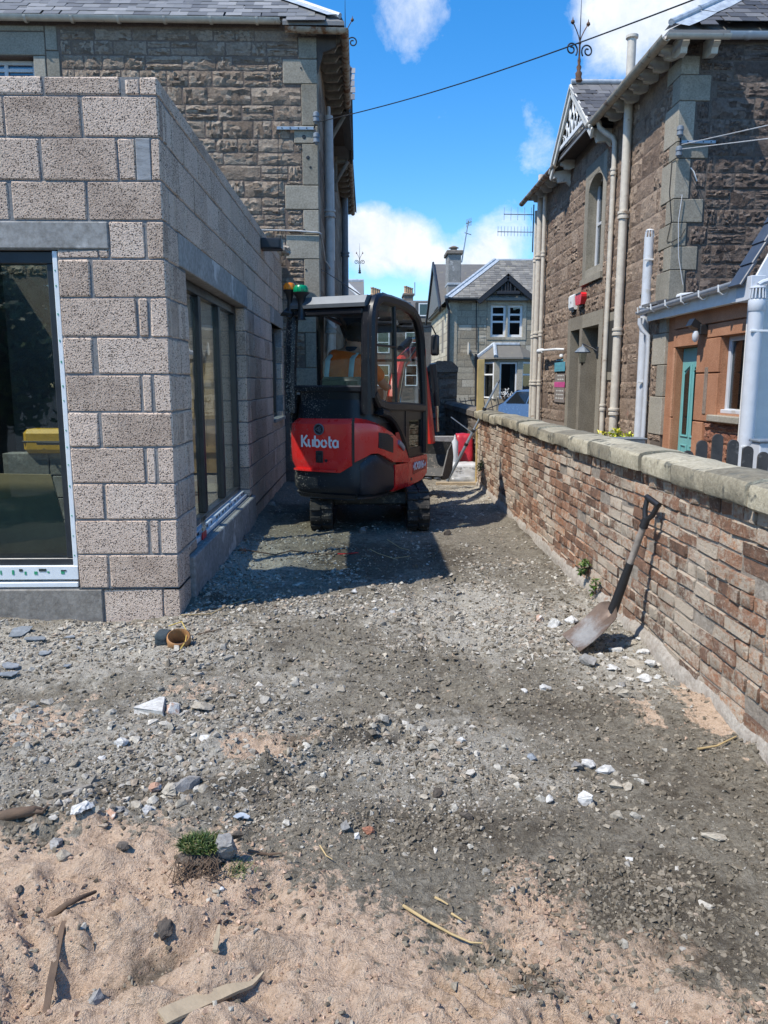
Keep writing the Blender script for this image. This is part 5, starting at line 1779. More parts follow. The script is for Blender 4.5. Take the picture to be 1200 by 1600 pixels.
# ------------------------------------------------------------------ the brick garden wall
WX = 1.60
gw = thing("garden_wall", "long limewashed red brick garden wall with weathered stone coping along the lane", "wall", (WX + .12, 6.5, 0))
core = MB()
n = 60
rr = random.Random(2)
core.box(WX + .008, WX + .222, 1.0, 11.32, -.15, .985)
core.build("mortar_core", M['brick_mortar'], gw)
ft = MB()
ny, nz_ = 150, 8
vs = []
for j in range(nz_ + 1):
    for i in range(ny + 1):
        y = 1.0 + 10.3 * i / ny
        z = -.15 + .235 * j / nz_
        e = 1 if j < nz_ else 0
        vs.append((WX + .006 - e * (.035 * float(fbm(np.array(y * 3.0), np.array(z * 9.0), 4, 61)) + .03 * (1 - j / nz_)), y, z + (float(fbm(np.array(y * 5.), np.array(1.), 3, 63)) - .5) * .07 * (j / nz_)))
k = ny + 1
ft.add(vs, [(j * k + i, j * k + i + 1, (j + 1) * k + i + 1, (j + 1) * k + i) for j in range(nz_) for i in range(ny)])
ft.build("footing", M['footing'], gw, smooth=60)
kinds = {}
for L in (.218, .105):
    for q in range(5):
        mb = MB().cbox(-L / 2, L / 2, 0, .10, -.0335, .0335, .007)
        r = random.Random(q * 7 + int(L * 1000))
        mb.v = [(x + r.uniform(-.004, .004), y + r.uniform(-.006, .004), z + r.uniform(-.0035, .0035)) for x, y, z in mb.v]
        kinds.setdefault(L, []).append(mb.mesh("brick", M['brick'], smooth=40))
lay = []
r = random.Random(17)
zc = .045
for c in range(13):
    y = 1.0 + (.115 if c % 2 else 0) + r.uniform(0, .04)
    hd_row = c % 5 == 2
    while y < 11.2:
        L = .105 if (hd_row or r.random() < .10) else .218
        lay.append((y + L / 2, zc + c * .0725, L))
        y += L + r.uniform(.006, .011)
lay.sort(key=lambda q: abs(q[0] - 2.8) if q[0] > 2.75 else 50 + q[0])
rest = []
for i, (y, z, L) in enumerate(lay):
    me = r.choice(kinds[L])
    p = (WX + r.uniform(-.006, .006) + (.012 if r.random() < .06 else 0), y, z + .035 + r.uniform(-.003, .003) + (float(fbm(np.array(y * 1.3), np.array(3.), 2, 70)) - .5) * .02)
    ro = (r.uniform(-.02, .02), r.uniform(-.02, .02), R(-90) + r.uniform(-.02, .02))
    if i < 300:
        link("brick", me, gw, p, ro)
    else:
        rest.append((me, Matrix.Translation(p) @ Matrix.Rotation(ro[2], 4, 'Z')))
me = merge_meshes("brickwork", rest, M['brick'])
link("brickwork", me, gw, kind='stuff')
# coping stones
y = 1.0
r = random.Random(23)
while y < 11.3:
    L = r.uniform(.40, .56)
    L = min(L, 11.32 - y)
    h, xo = r.uniform(-.010, .010), r.uniform(-.012, .012)
    prof = [(WX - .035, .992), (WX - .042, 1.003), (WX - .043, 1.078), (WX - .034, 1.094), (WX + .02, 1.106), (WX + .115, 1.113), (WX + .20, 1.108), (WX + .255, 1.092), (WX + .265, 1.06), (WX + .262, .992)]
    mb = MB()
    vs, m = [], len(prof)
    segs = 5
    for s in range(segs + 1):
        tt_ = (0, .05, .35, .65, .95, 1)[s]
        yy_ = y + .006 + (L - .018) * tt_
        e = .03 if s in (0, segs) else 0
        for px_, pz_ in prof:
            cxp, czp = WX + .115, 1.06
            vs.append((px_ + xo + (cxp - px_) * e * .6 + r.uniform(-.0035, .0035), yy_ + r.uniform(-.002, .002), pz_ + (czp - pz_) * e * 1.5 + h + r.uniform(-.003, .003)))
    fs = [(s * m + i, s * m + (i + 1) % m, (s + 1) * m + (i + 1) % m, (s + 1) * m + i) for s in range(segs) for i in range(m)]
    fs += [tuple(range(m)), tuple(segs * m + i for i in range(m))]
    mb.add(vs, fs)
    mb.build("coping_stone", M['coping'], gw, smooth=35)
    y += L

ow = thing("garden_wall", "dark stretch of garden wall between the timber post and the round-topped pillar", "wall", (1.75, 14, 0))
MB().box(1.66, 1.86, 11.34, 16.4, -.15, .98).build("mortar_core", M['oldwall'], ow)
for j, q in enumerate(coursed(11.36, 16.4, 0, .98, (.10, .16), (.2, .4), [], 71, .014)):
    a, b, c, d = q
    link("stone", rock_mesh("stone", M['oldwall'], b - a, d - c, .05, 7000 + j, .02, 4, 3), ow, (1.655, (a + b) / 2, (c + d) / 2), (0, 0, R(-90)))
y = 11.34
while y < 16.4:
    L = min(random.uniform(.4, .6), 16.42 - y)
    MB().prism([(1.62, .985), (1.62, 1.07), (1.68, 1.11), (1.84, 1.11), (1.90, 1.07), (1.90, .985)], 'y', y + .004, y + L - .006).build("coping_stone", M['oldwall'], ow)
    y += L
pi = thing("stone_pillar", "dark round-topped stub of old stone wall ending the garden wall", "pillar", (1.62, 16.8, 0))
for j, q in enumerate(coursed(1.33, 1.90, -.1, 1.72, (.13, .22), (.16, .34), [], 74, .012)):
    a, b, c, d = q
    link("stone", rock_mesh("stone", M['oldwall'], b - a, d - c, .05, 7600 + j, .03, 5, 4), pi, ((a + b) / 2, 16.5, (c + d) / 2))
MB().box(1.335, 1.895, 16.51, 17.6, -.1, 1.72).build("core", M['oldwall'], pi)
cap = MB()
ns, na = 7, 12
vs = []
for s in range(ns):
    for k in range(na + 1):
        a = math.pi * k / na
        vs.append((1.615 - .30 * math.cos(a) + random.uniform(-.012, .012), 16.46 + 1.16 * s / (ns - 1), 1.72 + .24 * math.sin(a) ** .7 + random.uniform(-.015, .015)))
m = na + 1
cap.add(vs, [(s * m + k, s * m + k + 1, (s + 1) * m + k + 1, (s + 1) * m + k) for s in range(ns - 1) for k in range(na)] + [tuple(range(m)), tuple((ns - 1) * m + k for k in range(m)), tuple(s * m for s in range(ns)), ])
cap.build("rounded_cap", M['oldwall'], pi, smooth=40)

# things by the post
t = thing("timber_post", "yellow sawn timber post standing against the end of the brick wall", "post", (1.64, 11.25, 0))
MB().cbox(1.585, 1.680, 11.19, 11.285, -.1, 1.83, .004).build("post_shaft", M['post'], t)
MB().bar([(1.575, 11.18, .80), (1.575, 11.18, .83)], .01, .01, (1, 0, 0)).build("nail", M['steel'], t)
a, b = at(699, 752, Y=10.9), at(778, 598, Y=10.75)
a.z = max(a.z, float(gz(a.x, a.y)))
t = thing("telescopic_pole", "thin silver telescopic pole leaning across the timber post", "pole", a)
MB().tube([a, a.lerp(b, .52)], .022, 10).build("lower_tube", M['steel'], t, smooth=50)
MB().tube([a.lerp(b, .50), b], .016, 10).build("upper_tube", M['steel'], t, smooth=50)
for k in (.38, .52, .74):
    MB().tube([a.lerp(b, k - .012), a.lerp(b, k + .012)], .029, 10).build("clamp", M['black'], t, smooth=50)
MB().tube([b, b.lerp(a, -.03)], [.02, .008], 8).build("tip", M['black'], t)
dvec = (b - a).normalized()
for s in (-1, 1):
    q = a.lerp(b, .50)
    MB().tube([q, q + Vector((s * .30, .05, .22))], .007, 6).build("strut", M['steel'], t)


def sack(name, label, x0, x1, y0, y1, z0, z1, mat_, seed, lean=0.0):
    """a filled bag: a box swollen and creased"""
    bm = bmesh.new()
    bmesh.ops.create_cube(bm, size=1)
    bmesh.ops.subdivide_edges(bm, edges=bm.edges, cuts=7, use_grid_fill=True)
    r = np.random.default_rng(seed)
    for v in bm.verts:
        x, y, z = v.co
        rx = (1 - abs(2 * x) ** 6 * .12)
        k = 1 - .16 * (abs(2 * z) ** 3)
        y *= k * rx
        x *= 1 - .10 * abs(2 * z) ** 4
        q = np.array(x * 6 + seed), np.array(z * 6 + y * 4)
        d = (float(fbm(q[0], q[1], 3, seed)) - .5) * .16
        v.co = Vector((x0 + (x + .5 + d * .35) * (x1 - x0), y0 + (y + .5 + d) * (y1 - y0) + lean * (z + .5), z0 + (z + .5 + d * .3) * (z1 - z0)))
    me = bpy.data.meshes.new(name)
    bm.to_mesh(me)
    bm.free()
    me.materials.append(mat_)
    me.polygons.foreach_set('use_smooth', [True] * len(me.polygons))
    return me


t = thing("cement_bag", "white plastic bag of cement lying by the post with faint grey print", "bag", (1.42, 11.6, .06))
link("bag_body", sack("bag_body", "", 1.20, 1.66, 11.35, 11.7, .02, .31, plain("white_bag_plastic", (0.62, 0.62, 0.62), 0.35, wear=.15), 3), t)
r = random.Random(6)
mb = MB()
for k, z in enumerate((.24, .20, .17)):
    x = 1.30
    while x < 1.58:
        l = r.uniform(.02, .05)
        mb.box(x, x + l, 11.352, 11.356, z, z + (.022 if k == 0 else .011))
        x += l + .014
mb.build("grey_print", M['greypipe'], t)
o = link("plastic_sheet", sack("plastic_sheet", "", 1.22, 1.68, 11.25, 11.6, -.02, .12, plain("clear_grey_plastic", (0.34, 0.34, 0.33), 0.25, wear=.3), 9))
tag(o, "crumpled grey plastic wrapping on the ground in front of the cement bag", "plastic wrap")
o = link("red_bag", sack("red_bag", "", 1.36, 1.62, 11.72, 11.95, .26, .72, plain("red_bag_plastic", (0.48, 0.02, 0.035), 0.4, wear=.2), 12, .1))
tag(o, "upright crimson bag standing behind the white cement bag", "bag")
t = thing("sealant_tube", "white plastic cartridge bottle standing left of the crimson bag", "bottle", (1.32, 11.7, .3))
MB().lathe([(.045, .30), (.05, .31), (.05, .62), (.02, .66), (.012, .72)], (1.325, 11.66, 0), 14).build("tube_body", M['upvc'], t, smooth=40)
MB().lathe([(.022, .645), (.022, .675), (.015, .68)], (1.325, 11.66, 0), 10).build("cap", M['white'], t, smooth=40)
t = thing("block_stack", "low stack of pale concrete blocks beyond the bucket", "block stack", (1.25, 12.2, 0))
for k, (x, z) in enumerate(((1.13, .0), (1.58, .0), (1.10, .22), (1.55, .225), (1.2, .445))):
    MB().cbox(x - .22, x + .22, 12.15 + .01 * k, 12.30 + .01 * k, z, z + .215, .006).build("block", M['concrete'], t)
o = MB().cbox(1.0, 1.62, 11.15, 11.24, .0, .06, .004).build("timber_baulk", M['wood'])
tag(o, "short length of pale timber lying across the far end of the lane", "timber")

# picket fence in the neighbour's garden
t = thing("picket_fence", "arched panel of grey-black round-topped pickets behind the garden wall", "fence", (3.1, 6.6, 0))
for k, (px, py) in enumerate(((1076, 704), (1098, 688), (1123, 678), (1147, 687), (1170, 697), (1194, 706), (1218, 713))):
    q = at(px, py, Y=6.6)
    w = .047
    prof = [(q.x - w, -.15)] + [(q.x - w * math.cos(a), q.z - w + w * math.sin(a)) for a in np.linspace(0, math.pi, 9)] + [(q.x + w, -.15)]
    MB().prism(prof, 'y', 6.6 + random.uniform(-.004, .004), 6.622).build("picket", M['picket'], t)
for z in (.2, .62):
    MB().cbox(2.7, 3.7, 6.623, 6.66, z, z + .07, .004).build("rail", M['picket'], t)


def leafy(name, label, cat, base, spots, n, size, cols, seed, stem_h=.0):
    """a small plant: many bent leaves around the given spots"""
    t = thing(name, label, cat, base)
    g = np.random.default_rng(seed)
    m_, nt, b = new_mat(name + "_leaf")
    c = ramp(nt, piece_random(nt), [(0.1, cols[0]), (0.5, cols[1]), (0.9, cols[2])])
    nt.links.new(c, b.inputs['Base Color'])
    b.inputs['Roughness'].default_value = .5
    b.inputs['Subsurface Weight'].default_value = 0.0
    mb = MB()
    for sx_, sy_, sz_, rad in spots:
        for _ in range(n):
            d = Vector(g.normal(0, 1, 3)).normalized()
            p = Vector((sx_, sy_, sz_)) + d * rad * g.uniform(.3, 1)
            l, w = size * g.uniform(.6, 1.3), size * g.uniform(.25, .45)
            u = (d + Vector(g.normal(0, .6, 3))).normalized()
            s = u.cross(Vector((0, 0, 1)) if abs(u.z) < .9 else Vector((1, 0, 0))).normalized()
            nn = s.cross(u)
            mb.add([p, p + u * l * .5 + s * w + nn * w * .4, p + u * l - nn * w * .5, p + u * l * .5 - s * w + nn * w * .4], [(0, 1, 2), (0, 2, 3)])
    me = mb.mesh("leaves", m_, recalc=False)
    o = link("leaves", me, t)
    st = MB()
    for sx_, sy_, sz_, rad in spots:
        st.tube([base, Vector(base).lerp(Vector((sx_, sy_, sz_)), .6) + Vector(g.normal(0, .01, 3)), (sx_, sy_, sz_)], [.006, .004, .002], 5)
    st.build("stem", M['dkwood'], t)
    return t


a = at(948, 683, X=3.9)
leafy("flower_tub", "yellow-green leafy plant showing above the wall coping near the tall dark doors", "plant", (a.x, a.y, a.z - .4), [(a.x - .06, a.y, a.z - .02, .13), (a.x + .12, a.y - .1, a.z + .04, .10), (a.x + .3, a.y - .15, a.z - .02, .09)], 70, .07,
      ((.25, .33, .02), (.50, .55, .04), (.62, .52, .06)), 5)
t = thing("planter", "pale grey metal trough holding the yellow-green plant", "planter", (3.95, 11.5, .4))
q = at(978, 690, X=3.9)
MB().cbox(q.x - .3, q.x + .25, q.y - .15, q.y + .15, q.z - .5, q.z + .04, .01).build("trough", M['greypipe'], t)
MB().cbox(q.x - .32, q.x + .27, q.y - .17, q.y + .17, q.z + .041, q.z + .06, .005).build("rim", M['bluepipe'], t)
for k, (px, py, n, rad, lab) in enumerate(((915, 886, 34, .032, "small green weed rooted at the foot of the brick wall left of the shovel"), (931, 915, 14, .022, "yellowing weed between the green weed and the shovel blade"), (752, 728, 40, .05, "little tuft of weed at the foot of the timber post"),
                                          (1110, 1150, 10, .03, "thin sprig of bindweed on the ground near the right wall corner"))):
    p = at(px, py, X=WX - .03)
    leafy("weed", lab, "weed", (p.x, p.y, p.z - .06), [(p.x - .01, p.y, p.z, rad), (p.x - .015, p.y + .03, p.z - .04, rad * .8), (p.x - .01, p.y - .03, p.z + .04, rad * .6)], n, .03, ((.03, .07, .012), (.07, .14, .022), (.15, .22, .05)), 30 + k)

# ------------------------------------------------------------------ the house at the end of the lane
FY = 36.0
fhs = thing("ashlar_house", "pale ashlar house with slate hip roof and bay window at the lane end", "house", (7, 38, 0))
FX0, FX1 = 3.80, 9.5
ep = lambda x, y: at(x, y, Y=FY)
wl0, wl1 = ep(766, 500).x, ep(791, 500).x
wr0, wr1 = ep(793, 500).x, ep(817, 500).x
wzT, wzB = ep(780, 476).z, ep(780, 527).z
hol = [(wl0, wl1, wzB, wzT), (wr0, wr1, wzB, wzT)]
wb = MB()
for a, b, c, d in rects_minus(FX0, FX1, -.15, 5.25, hol):
    wb.box(a, b, FY, FY + .4, c, d)
wb.box(FX0, FX0 + .4, FY + .4, 47, -.15, 5.25)
wb.box(FX0 + .4, FX1, 42, 42.3, -.15, 5.25)
wb.build("wall", M['farmortar'], fhs)
gm = ep(794, 440)
gab0, gab1 = ep(752, 470).x, ep(837, 470).x
MB().prism([(gab0, 5.251), (gab1, 5.251), (gm.x, 6.05)], 'y', FY, FY + .4).build("wall_head", M['farstone'], fhs)
hq = [(wl0 - .16, wr1 + .16, wzB - .12, wzT + .16), (ep(746, 560).x, 9.5, -.2, ep(746, 553).z)]
rects = coursed(FX0, 9.0, .0, 5.24, (.26, .36), (.38, .95), hq, 81, .02, .12)
rects.sort(key=lambda q: q[0])
lay_stones([q for q in rects if q[0] < 8.1], lambda u, v: ((u, FY - .006, v), 0), M['farstone'], fhs, "stone", 300, 82, .012, nx=3, nz=2)
rects = coursed(FY + .3, 46.5, .0, 5.2, (.28, .4), (.5, 1.0), [(39.2, 40.2, 3.0, 4.6)], 84, .025)
lay_stones(rects, lambda u, v: ((FX0 - .006, u, v), R(-90)), stone("sunlit_ashlar", [(0.46, 0.39, 0.27), (0.60, 0.52, 0.375), (0.68, 0.61, 0.46)], rnd=.5, s1=2, s2=18, bump=.5, bdist=.01), fhs, "side_stone", 0, 83, .014, nx=3, nz=2)  # side stones carry the sunlight as a paler, yellower colour than the front
sm = MB()
for a, b, c, d in rects_minus(wl0 - .15, wr1 + .15, wzB - .11, wzT + .15, [(h[0] + .01, h[1] - .01, h[2] + .01, h[3] - .01) for h in hol]):
    sm.box(a, b, FY - .03, FY + .2, c, d)
sm.build("window_surround", M['farstone'], fhs)
for a, b in ((wl0, wl1), (wr0, wr1)):
    h = wzT - wzB
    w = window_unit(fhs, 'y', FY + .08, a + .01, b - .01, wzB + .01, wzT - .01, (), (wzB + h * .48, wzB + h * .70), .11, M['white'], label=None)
    MB().box(a + .1, b - .1, FY + .15, FY + .17, wzB + h * .62, wzB + h * .66).build("blind_edge", M['white'], w)
MB().box(FX0 - .03, FX0 + .3, FY - .03, FY + .2, -.1, 5.2).build("corner_margin", M['farstone'], fhs)
window_unit(fhs, 'x', FX0 + .12, 39.2, 40.2, 3.0, 4.6, (), (3.8,), .07, M['white'])
# roofs
ze = 5.28
rf = MB()
er = .25
rr_ = ep(768, 416)
rp = [(FX0 - er, FY - er, ze), (FX1 + er, FY - er, ze), (FX1 + er, FY + 2.5, 7.33), (6.16, FY + 2.5, 7.33), (FX0 - er, FY + 6, ze)]
rf.add(rp, [(0, 1, 2, 3), (0, 3, 4)])
rf.add([(x, y, z - .1) for x, y, z in rp], [(3, 2, 1, 0), (4, 3, 0)])
rf.add([rp[0], rp[1], (rp[1][0], rp[1][1], ze - .1), (rp[0][0], rp[0][1], ze - .1), rp[4], (rp[4][0], rp[4][1], ze - .1)], [(0, 1, 2, 3), (0, 3, 5, 4)])
rf.build("roof", M['slate_far'], fhs)
A3, D3 = Vector(rp[0]), Vector(rp[3])
hpm = MB()
hpm.tube([A3 + Vector((0, 0, .04)), D3 + Vector((0, 0, .04))], .09, 6)
for s in (Vector((.25, -.05, .02)), Vector((-.08, .25, .02))):
    hpm.add([A3 + Vector((0, 0, .09)), D3 + Vector((0, 0, .09)), D3 + s, A3 + s], [(0, 1, 2, 3)])
hpm.tube([D3 + Vector((0, 0, .02)), Vector(rp[2]) + Vector((0, 0, .02))], .05, 6)
hpm.build("hip_flashing", M['lead'], fhs)
uf = Vector((0, 2.75, 2.05)).normalized()
# courses of slates on the front slope, joined: each shows about three pixels high
sm = MB()
r = random.Random(77)
j = 0
t_ = 0.0
while t_ < 3.36:
    z = ze + t_ * uf.z
    y = FY - er + t_ * uf.y
    x = FX0 - er + t_ * .76 + (.14 if j % 2 else 0)
    while x < 9.6:
        w = r.uniform(.24, .31)
        lift = r.uniform(.015, .032)
        p = [(x + .006, y, z + lift + .012), (x + w - .006, y, z + lift + .012), (x + w - .006, y + .25 * uf.y, z + .25 * uf.z + .008), (x + .006, y + .25 * uf.y, z + .25 * uf.z + .008)]
        sm.add(p + [(p[0][0], p[0][1], p[0][2] - .025), (p[1][0], p[1][1], p[1][2] - .025)], [(0, 1, 2, 3), (0, 4, 5, 1)])
        x += w
    t_ += .185
    j += 1
sm.build("slate_courses", M['slate_far'], fhs, kind='stuff')
wing = MB()
wing.prism([(38.2, 5.2), (46.8, 5.2), (42.4, 7.72)], 'x', 3.55, 9.6)
wing.build("rear_roof", M['slate_far'], fhs)
wg_ = MB()
for a in (38.0, 47.0):
    wg_.bar([(3.50, a, 5.0), (3.50, 42.4, 7.72)], .28, .1, (1, 0, 0))
wg_.build("verge_board", M['black_timber'], fhs)
MB().prism([(38.3, 5.1), (46.6, 5.1), (42.4, 7.5)], 'x', 3.62, 3.8).build("gable_head", M['farstone'], fhs)
ch = MB()
ca, cb = at(700, 436, Y=38.6), at(720, 436, Y=38.6)
zt_ = at(708, 397, Y=38.6).z
ch.cbox(ca.x, cb.x, 38.6, 39.9, 5.8, zt_, .02)
chim = ch.build("chimney", M['concrete'], fhs)
MB().cbox(ca.x - .09, cb.x + .09, 38.5, 40.0, zt_, zt_ + .18, .03).build("chimney_cap", M['terrace'], chim)
MB().cbox(ca.x - .02, cb.x + .02, 38.57, 39.93, 6.2, 6.3, .01).build("flashing", M['lead'], chim)
MB().lathe([(.16, zt_ + .18), (.16, zt_ + .34), (.27, zt_ + .36), (.1, zt_ + .45), (.02, zt_ + .47)], ((ca.x + cb.x) / 2 + .0, 39.1, 0), 10).build("chimney_pot", M['terrace'], chim)
# black boarded gable over the paired windows
bb = MB()
pk = at(794, 433, Y=FY - .35)
bl, br_ = at(747, 472, Y=FY - .35), at(841, 474, Y=FY - .35)
for e in (bl, br_):
    bb.bar([e, pk], .24, .08, (0, 1, 0))
bb.bar([at(776, 457, Y=FY - .34), at(812, 457, Y=FY - .34)], .14, .06, (0, 1, 0))
for px in (784, 790, 794, 798, 805):
    bb.bar([at(px, 457, Y=FY - .33), at(px, 440 + abs(px - 794) * .75, Y=FY - .33)], .06, .05, (0, 1, 0))
bb.build("bargeboard", M['black_timber'], fhs)
MB().prism([(at(776, 457, Y=FY - .2).x, at(776, 457, Y=FY - .2).z), (at(812, 457, Y=FY - .2).x, at(812, 457, Y=FY - .2).z), (pk.x, pk.z - .1)], 'y', FY - .15, FY - .05).build("boarding", M['black_timber'], fhs)
dr = MB()
for e in (bl, br_):
    dr.add([(e.x, FY - .4, e.z + .14), (pk.x, FY - .4, pk.z + .16), (pk.x, FY + 2.0, pk.z + .16), (e.x, FY + .2, e.z + .14)], [(0, 1, 2, 3)])
dr.build("dormer_roof", M['slate_far'], fhs)
# gutters and pipes
g = MB()
half_gutter(g, (FX0 - .3, FY - .32, ze - .03), (bl.x, FY - .32, ze - .03), .09)
g.build("gutter", M['black_timber'], fhs)
MB().tube([(FX0 - .25, FY - .3, ze - .1), (FX0 - .1, FY - .12, ze - .5), (FX0 - .1, FY - .1, -.1)], .06, 8).build("downpipe", M['black_timber'], fhs)
MB().tube([ep(744, 470) + Vector((0, -.06, 0)), ep(744, 548) + Vector((0, -.06, 0))], .02, 6).build("cable", M['black_timber'], fhs)
MB().tube([ep(743, 553) + Vector((0, -.1, 0)), ep(743, 640) + Vector((0, -.1, 0))], .055, 8).build("downpipe", M['black_timber'], fhs)
# bay window
by = FY - .9
bp = lambda x, y: at(x, y, Y=by)
bx0, bxa, bxb, bx1 = ep(750, 600).x, bp(776, 600).x, bp(812, 600).x, ep(838, 600).x
zt2, zs = bp(790, 559).z, bp(790, 623).z
bay = MB()
bay.prism([(bx0, FY), (bxa, by), (bxb, by), (bx1, FY)], 'z', -.15, zs - .02)
bay.prism([(bx0, FY), (bxa, by), (bxb, by), (bx1, FY)], 'z', zt2 - .18, zt2)
for x, y in ((bx0 + .05, FY - .08), (bxa, by + .06), (bxb, by + .06), (bx1 - .05, FY - .08)):
    bay.box(x - .12, x + .12, y - .06, y + .1, zs - .019, zt2 - .181)
bay.build("bay_stonework", M['farstone'], fhs)
rfb = MB()
r0, r1 = bp(744, 556), bp(842, 556)
top = ep(756, 535)
rfb.add([(bx0 - .15, FY - .05, zt2 + .02), (bxa - .1, by - .15, zt2 + .02), (bxb + .1, by - .15, zt2 + .02), (bx1 + .15, FY - .05, zt2 + .02), (bxa, FY, zt2 + .62), (bxb + .1, FY, zt2 + .62)],
        [(0, 1, 4), (1, 2, 5, 4), (2, 3, 5)])
rfb.prism([(bx0 - .15, FY - .05), (bxa - .1, by - .15), (bxb + .1, by - .15), (bx1 + .15, FY - .05)], 'z', zt2 - .05, zt2 + .018)
rfb.build("bay_roof", M['slate_far'], fhs)
hb = MB()
hb.tube([(bxa - .1, by - .15, zt2 + .06), (bxa, FY, zt2 + .66)], .09, 6)
hb.tube([(bx0 - .15, FY - .05, zt2 + .06), (bxa, FY - .02, zt2 + .66)], .09, 6)
hb.tube([(bxa, FY - .04, zt2 + .64), (bxb + .1, FY - .04, zt2 + .64)], .07, 6)
hb.build("bay_flashing", M['lead'], fhs)
wbay = window_unit(fhs, 'y', by + .06, bxa + .13, bxb - .13, zs, zt2 - .2, (), (), .07, M['white'], label="large middle window of the bay")
MB().box(bxb - .42, bxb - .18, by + .16, by + .18, zs + .05, zt2 - .25).build("curtain", M['white'], wbay)
for (x0_, y0_), (x1_, y1_) in (((bx0 + .17, FY - .14), (bxa - .12, by + .14)), ((bxb + .12, by + .14), (bx1 - .17, FY - .14))):
    q0, q1 = Vector((x0_, y0_, 0)), Vector((x1_, y1_, 0))
    mb = MB()
    for s in (q0, q1):
        mb.bar([s + Vector((0, 0, zs)), s + Vector((0, 0, zt2 - .19))], .08, .07, (q1 - q0))
    for z in (zs + .04, zt2 - .22, zt2 - .75):
        mb.bar([q0 + Vector((0, 0, z)), q1 + Vector((0, 0, z))], .07, .08, (0, 0, 1))
    w = mb.build("window", M['white'], fhs)
    d = (q1 - q0)
    nn = Vector((-d.y, d.x, 0)).normalized() * .02
    MB().add([q0 + nn + Vector((0, 0, zs)), q1 + nn + Vector((0, 0, zs)), q1 + nn + Vector((0, 0, zt2 - .2)), q0 + nn + Vector((0, 0, zt2 - .2))], [(0, 1, 2, 3)]).build("pane", M['winglass'], w)
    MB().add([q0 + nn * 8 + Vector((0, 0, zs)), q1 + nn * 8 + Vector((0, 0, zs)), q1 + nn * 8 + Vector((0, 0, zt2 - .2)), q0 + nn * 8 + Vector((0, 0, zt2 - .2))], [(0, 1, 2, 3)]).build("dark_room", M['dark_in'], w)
t = thing("satellite_dish", "small pale satellite dish on the ashlar house wall", "dish", ep(735, 545))
q = ep(734, 545)
MB().lathe([(.30, -.10), (.22, -.05), (.1, -.02), (.001, -.01)], q + Vector((-.02, -.35, .0)), 16, 'x').build("dish_plate", M['offwhite'], t, smooth=60)
MB().tube([q + Vector((0, -.35, -.1)), q + Vector((.1, 0, -.3))], .03, 6).build("arm", M['steel'], t)
q = at(732, 345, Y=39.2)
t = thing("tv_aerial", "thin television aerial on a tall mast clamped to the ashlar house chimney", "aerial", (cb.x, 39.2, zt_))
MB().tube([(cb.x + .1, 39.2, zt_ - .3), (q.x, 39.2, q.z)], .03, 6).build("mast", M['steel'], t)
MB().tube([(q.x - .12, 39.1, q.z - .15), (q.x + .16, 39.3, q.z - .02)], .025, 5).build("boom", M['steel'], t)
for k in range(5):
    x = q.x - .10 + k * .055
    MB().tube([(x, 39.1, q.z - .32 + k * .02), (x, 39.1, q.z + .05 + k * .02)], .012, 4).build("rod", M['steel'], t)
MB().tube([(q.x - .18, 39.2, q.z - .55), (q.x + .15, 39.2, q.z - .65)], .02, 4).build("side_rod", M['steel'], t)
t = thing("flower_pot", "white flowers in a bowl on the bay window sill", "flowers", bp(790, 620))
q = bp(789, 616) + Vector((0, -.25, 0))
mb = MB()
g = np.random.default_rng(3)
for _ in range(60):
    p = q + Vector(g.normal(0, .12, 3))
    mb.lathe([(.001, -.02), (.04, 0), (.001, .02)], p, 5)
mb.build("blossom", M['white'], t)
MB().lathe([(.10, -.32), (.2, -.12), (.21, -.1)], q, 10).build("bowl", M['dkwood'], t)
t = thing("garden_railing", "black iron railings leaning in front of the bay window", "railing", (5, 33, 0))
rb_ = lambda x, y: at(x, y, Y=33.0)
for (x0, y0), (x1, y1) in (((720, 628), (760, 622)), ((758, 640), (800, 624)), ((716, 645), (750, 644))):
    MB().tube([rb_(x0, y0), rb_(x1, y1)], .025, 5).build("rail", M['black_timber'], t)
for px in (718, 726, 735, 745, 755, 766, 777, 789):
    MB().tube([rb_(px, 622), rb_(px + 8, 655)], .018, 5).build("baluster", M['black_timber'], t)

# ------------------------------------------------------------------ the terrace beyond, with dormers and chimneys
ty = 75.0
tp = lambda x, y: at(x, y, Y=ty)
tr = thing("terrace", "long sooty stone terrace with a black slate attic and white windows, far down the lane", "terrace", (3, 78, 0))
zb_, ze_, zr_ = tp(690, 512).z, tp(690, 497).z, tp(690, 471).z
MB().box(-14, 14, ty, ty + 8, -.15, ze_ - .4).build("wall", M['terrace'], tr)
MB().box(-14.2, 14.2, ty - .3, ty + .5, ze_ - .4, ze_ - .05).build("cornice", M['farmortar'], tr)
MB().prism([(ty - .1, ze_ - .05), (ty + 1.2, zr_ + .2), (ty + 7, zr_ + .7), (ty + 8, ze_)], 'x', -14, 14).build("roof", M['slate_d'], tr)
wcx = [(-10, 0), (-6, 0), (-2.4, 0), (1.2, 0), (tp(626, 484).x, 1), (tp(665, 490).x, 1), (tp(688, 490).x, 1), (10, 0)]
for x, _ in wcx:
    d = MB().box(x - .95, x + .95, ty - .25, ty + 2, zb_ + .65, zr_ - .1)
    d.build("dormer", M['slate_d'], tr)
    window_unit(tr, 'y', ty - .30, x - .68, x + .68, ze_ + .15, ze_ + 1.35, (x + .2,), (), .1, M['white'])
for x in np.arange(-12, 13, 2.7):
    for z in (1.2, 4.3):
        window_unit(tr, 'y', ty - .05, x - .6, x + .6, z, z + 2.0, (), (z + 1.0,), .1, M['white'])
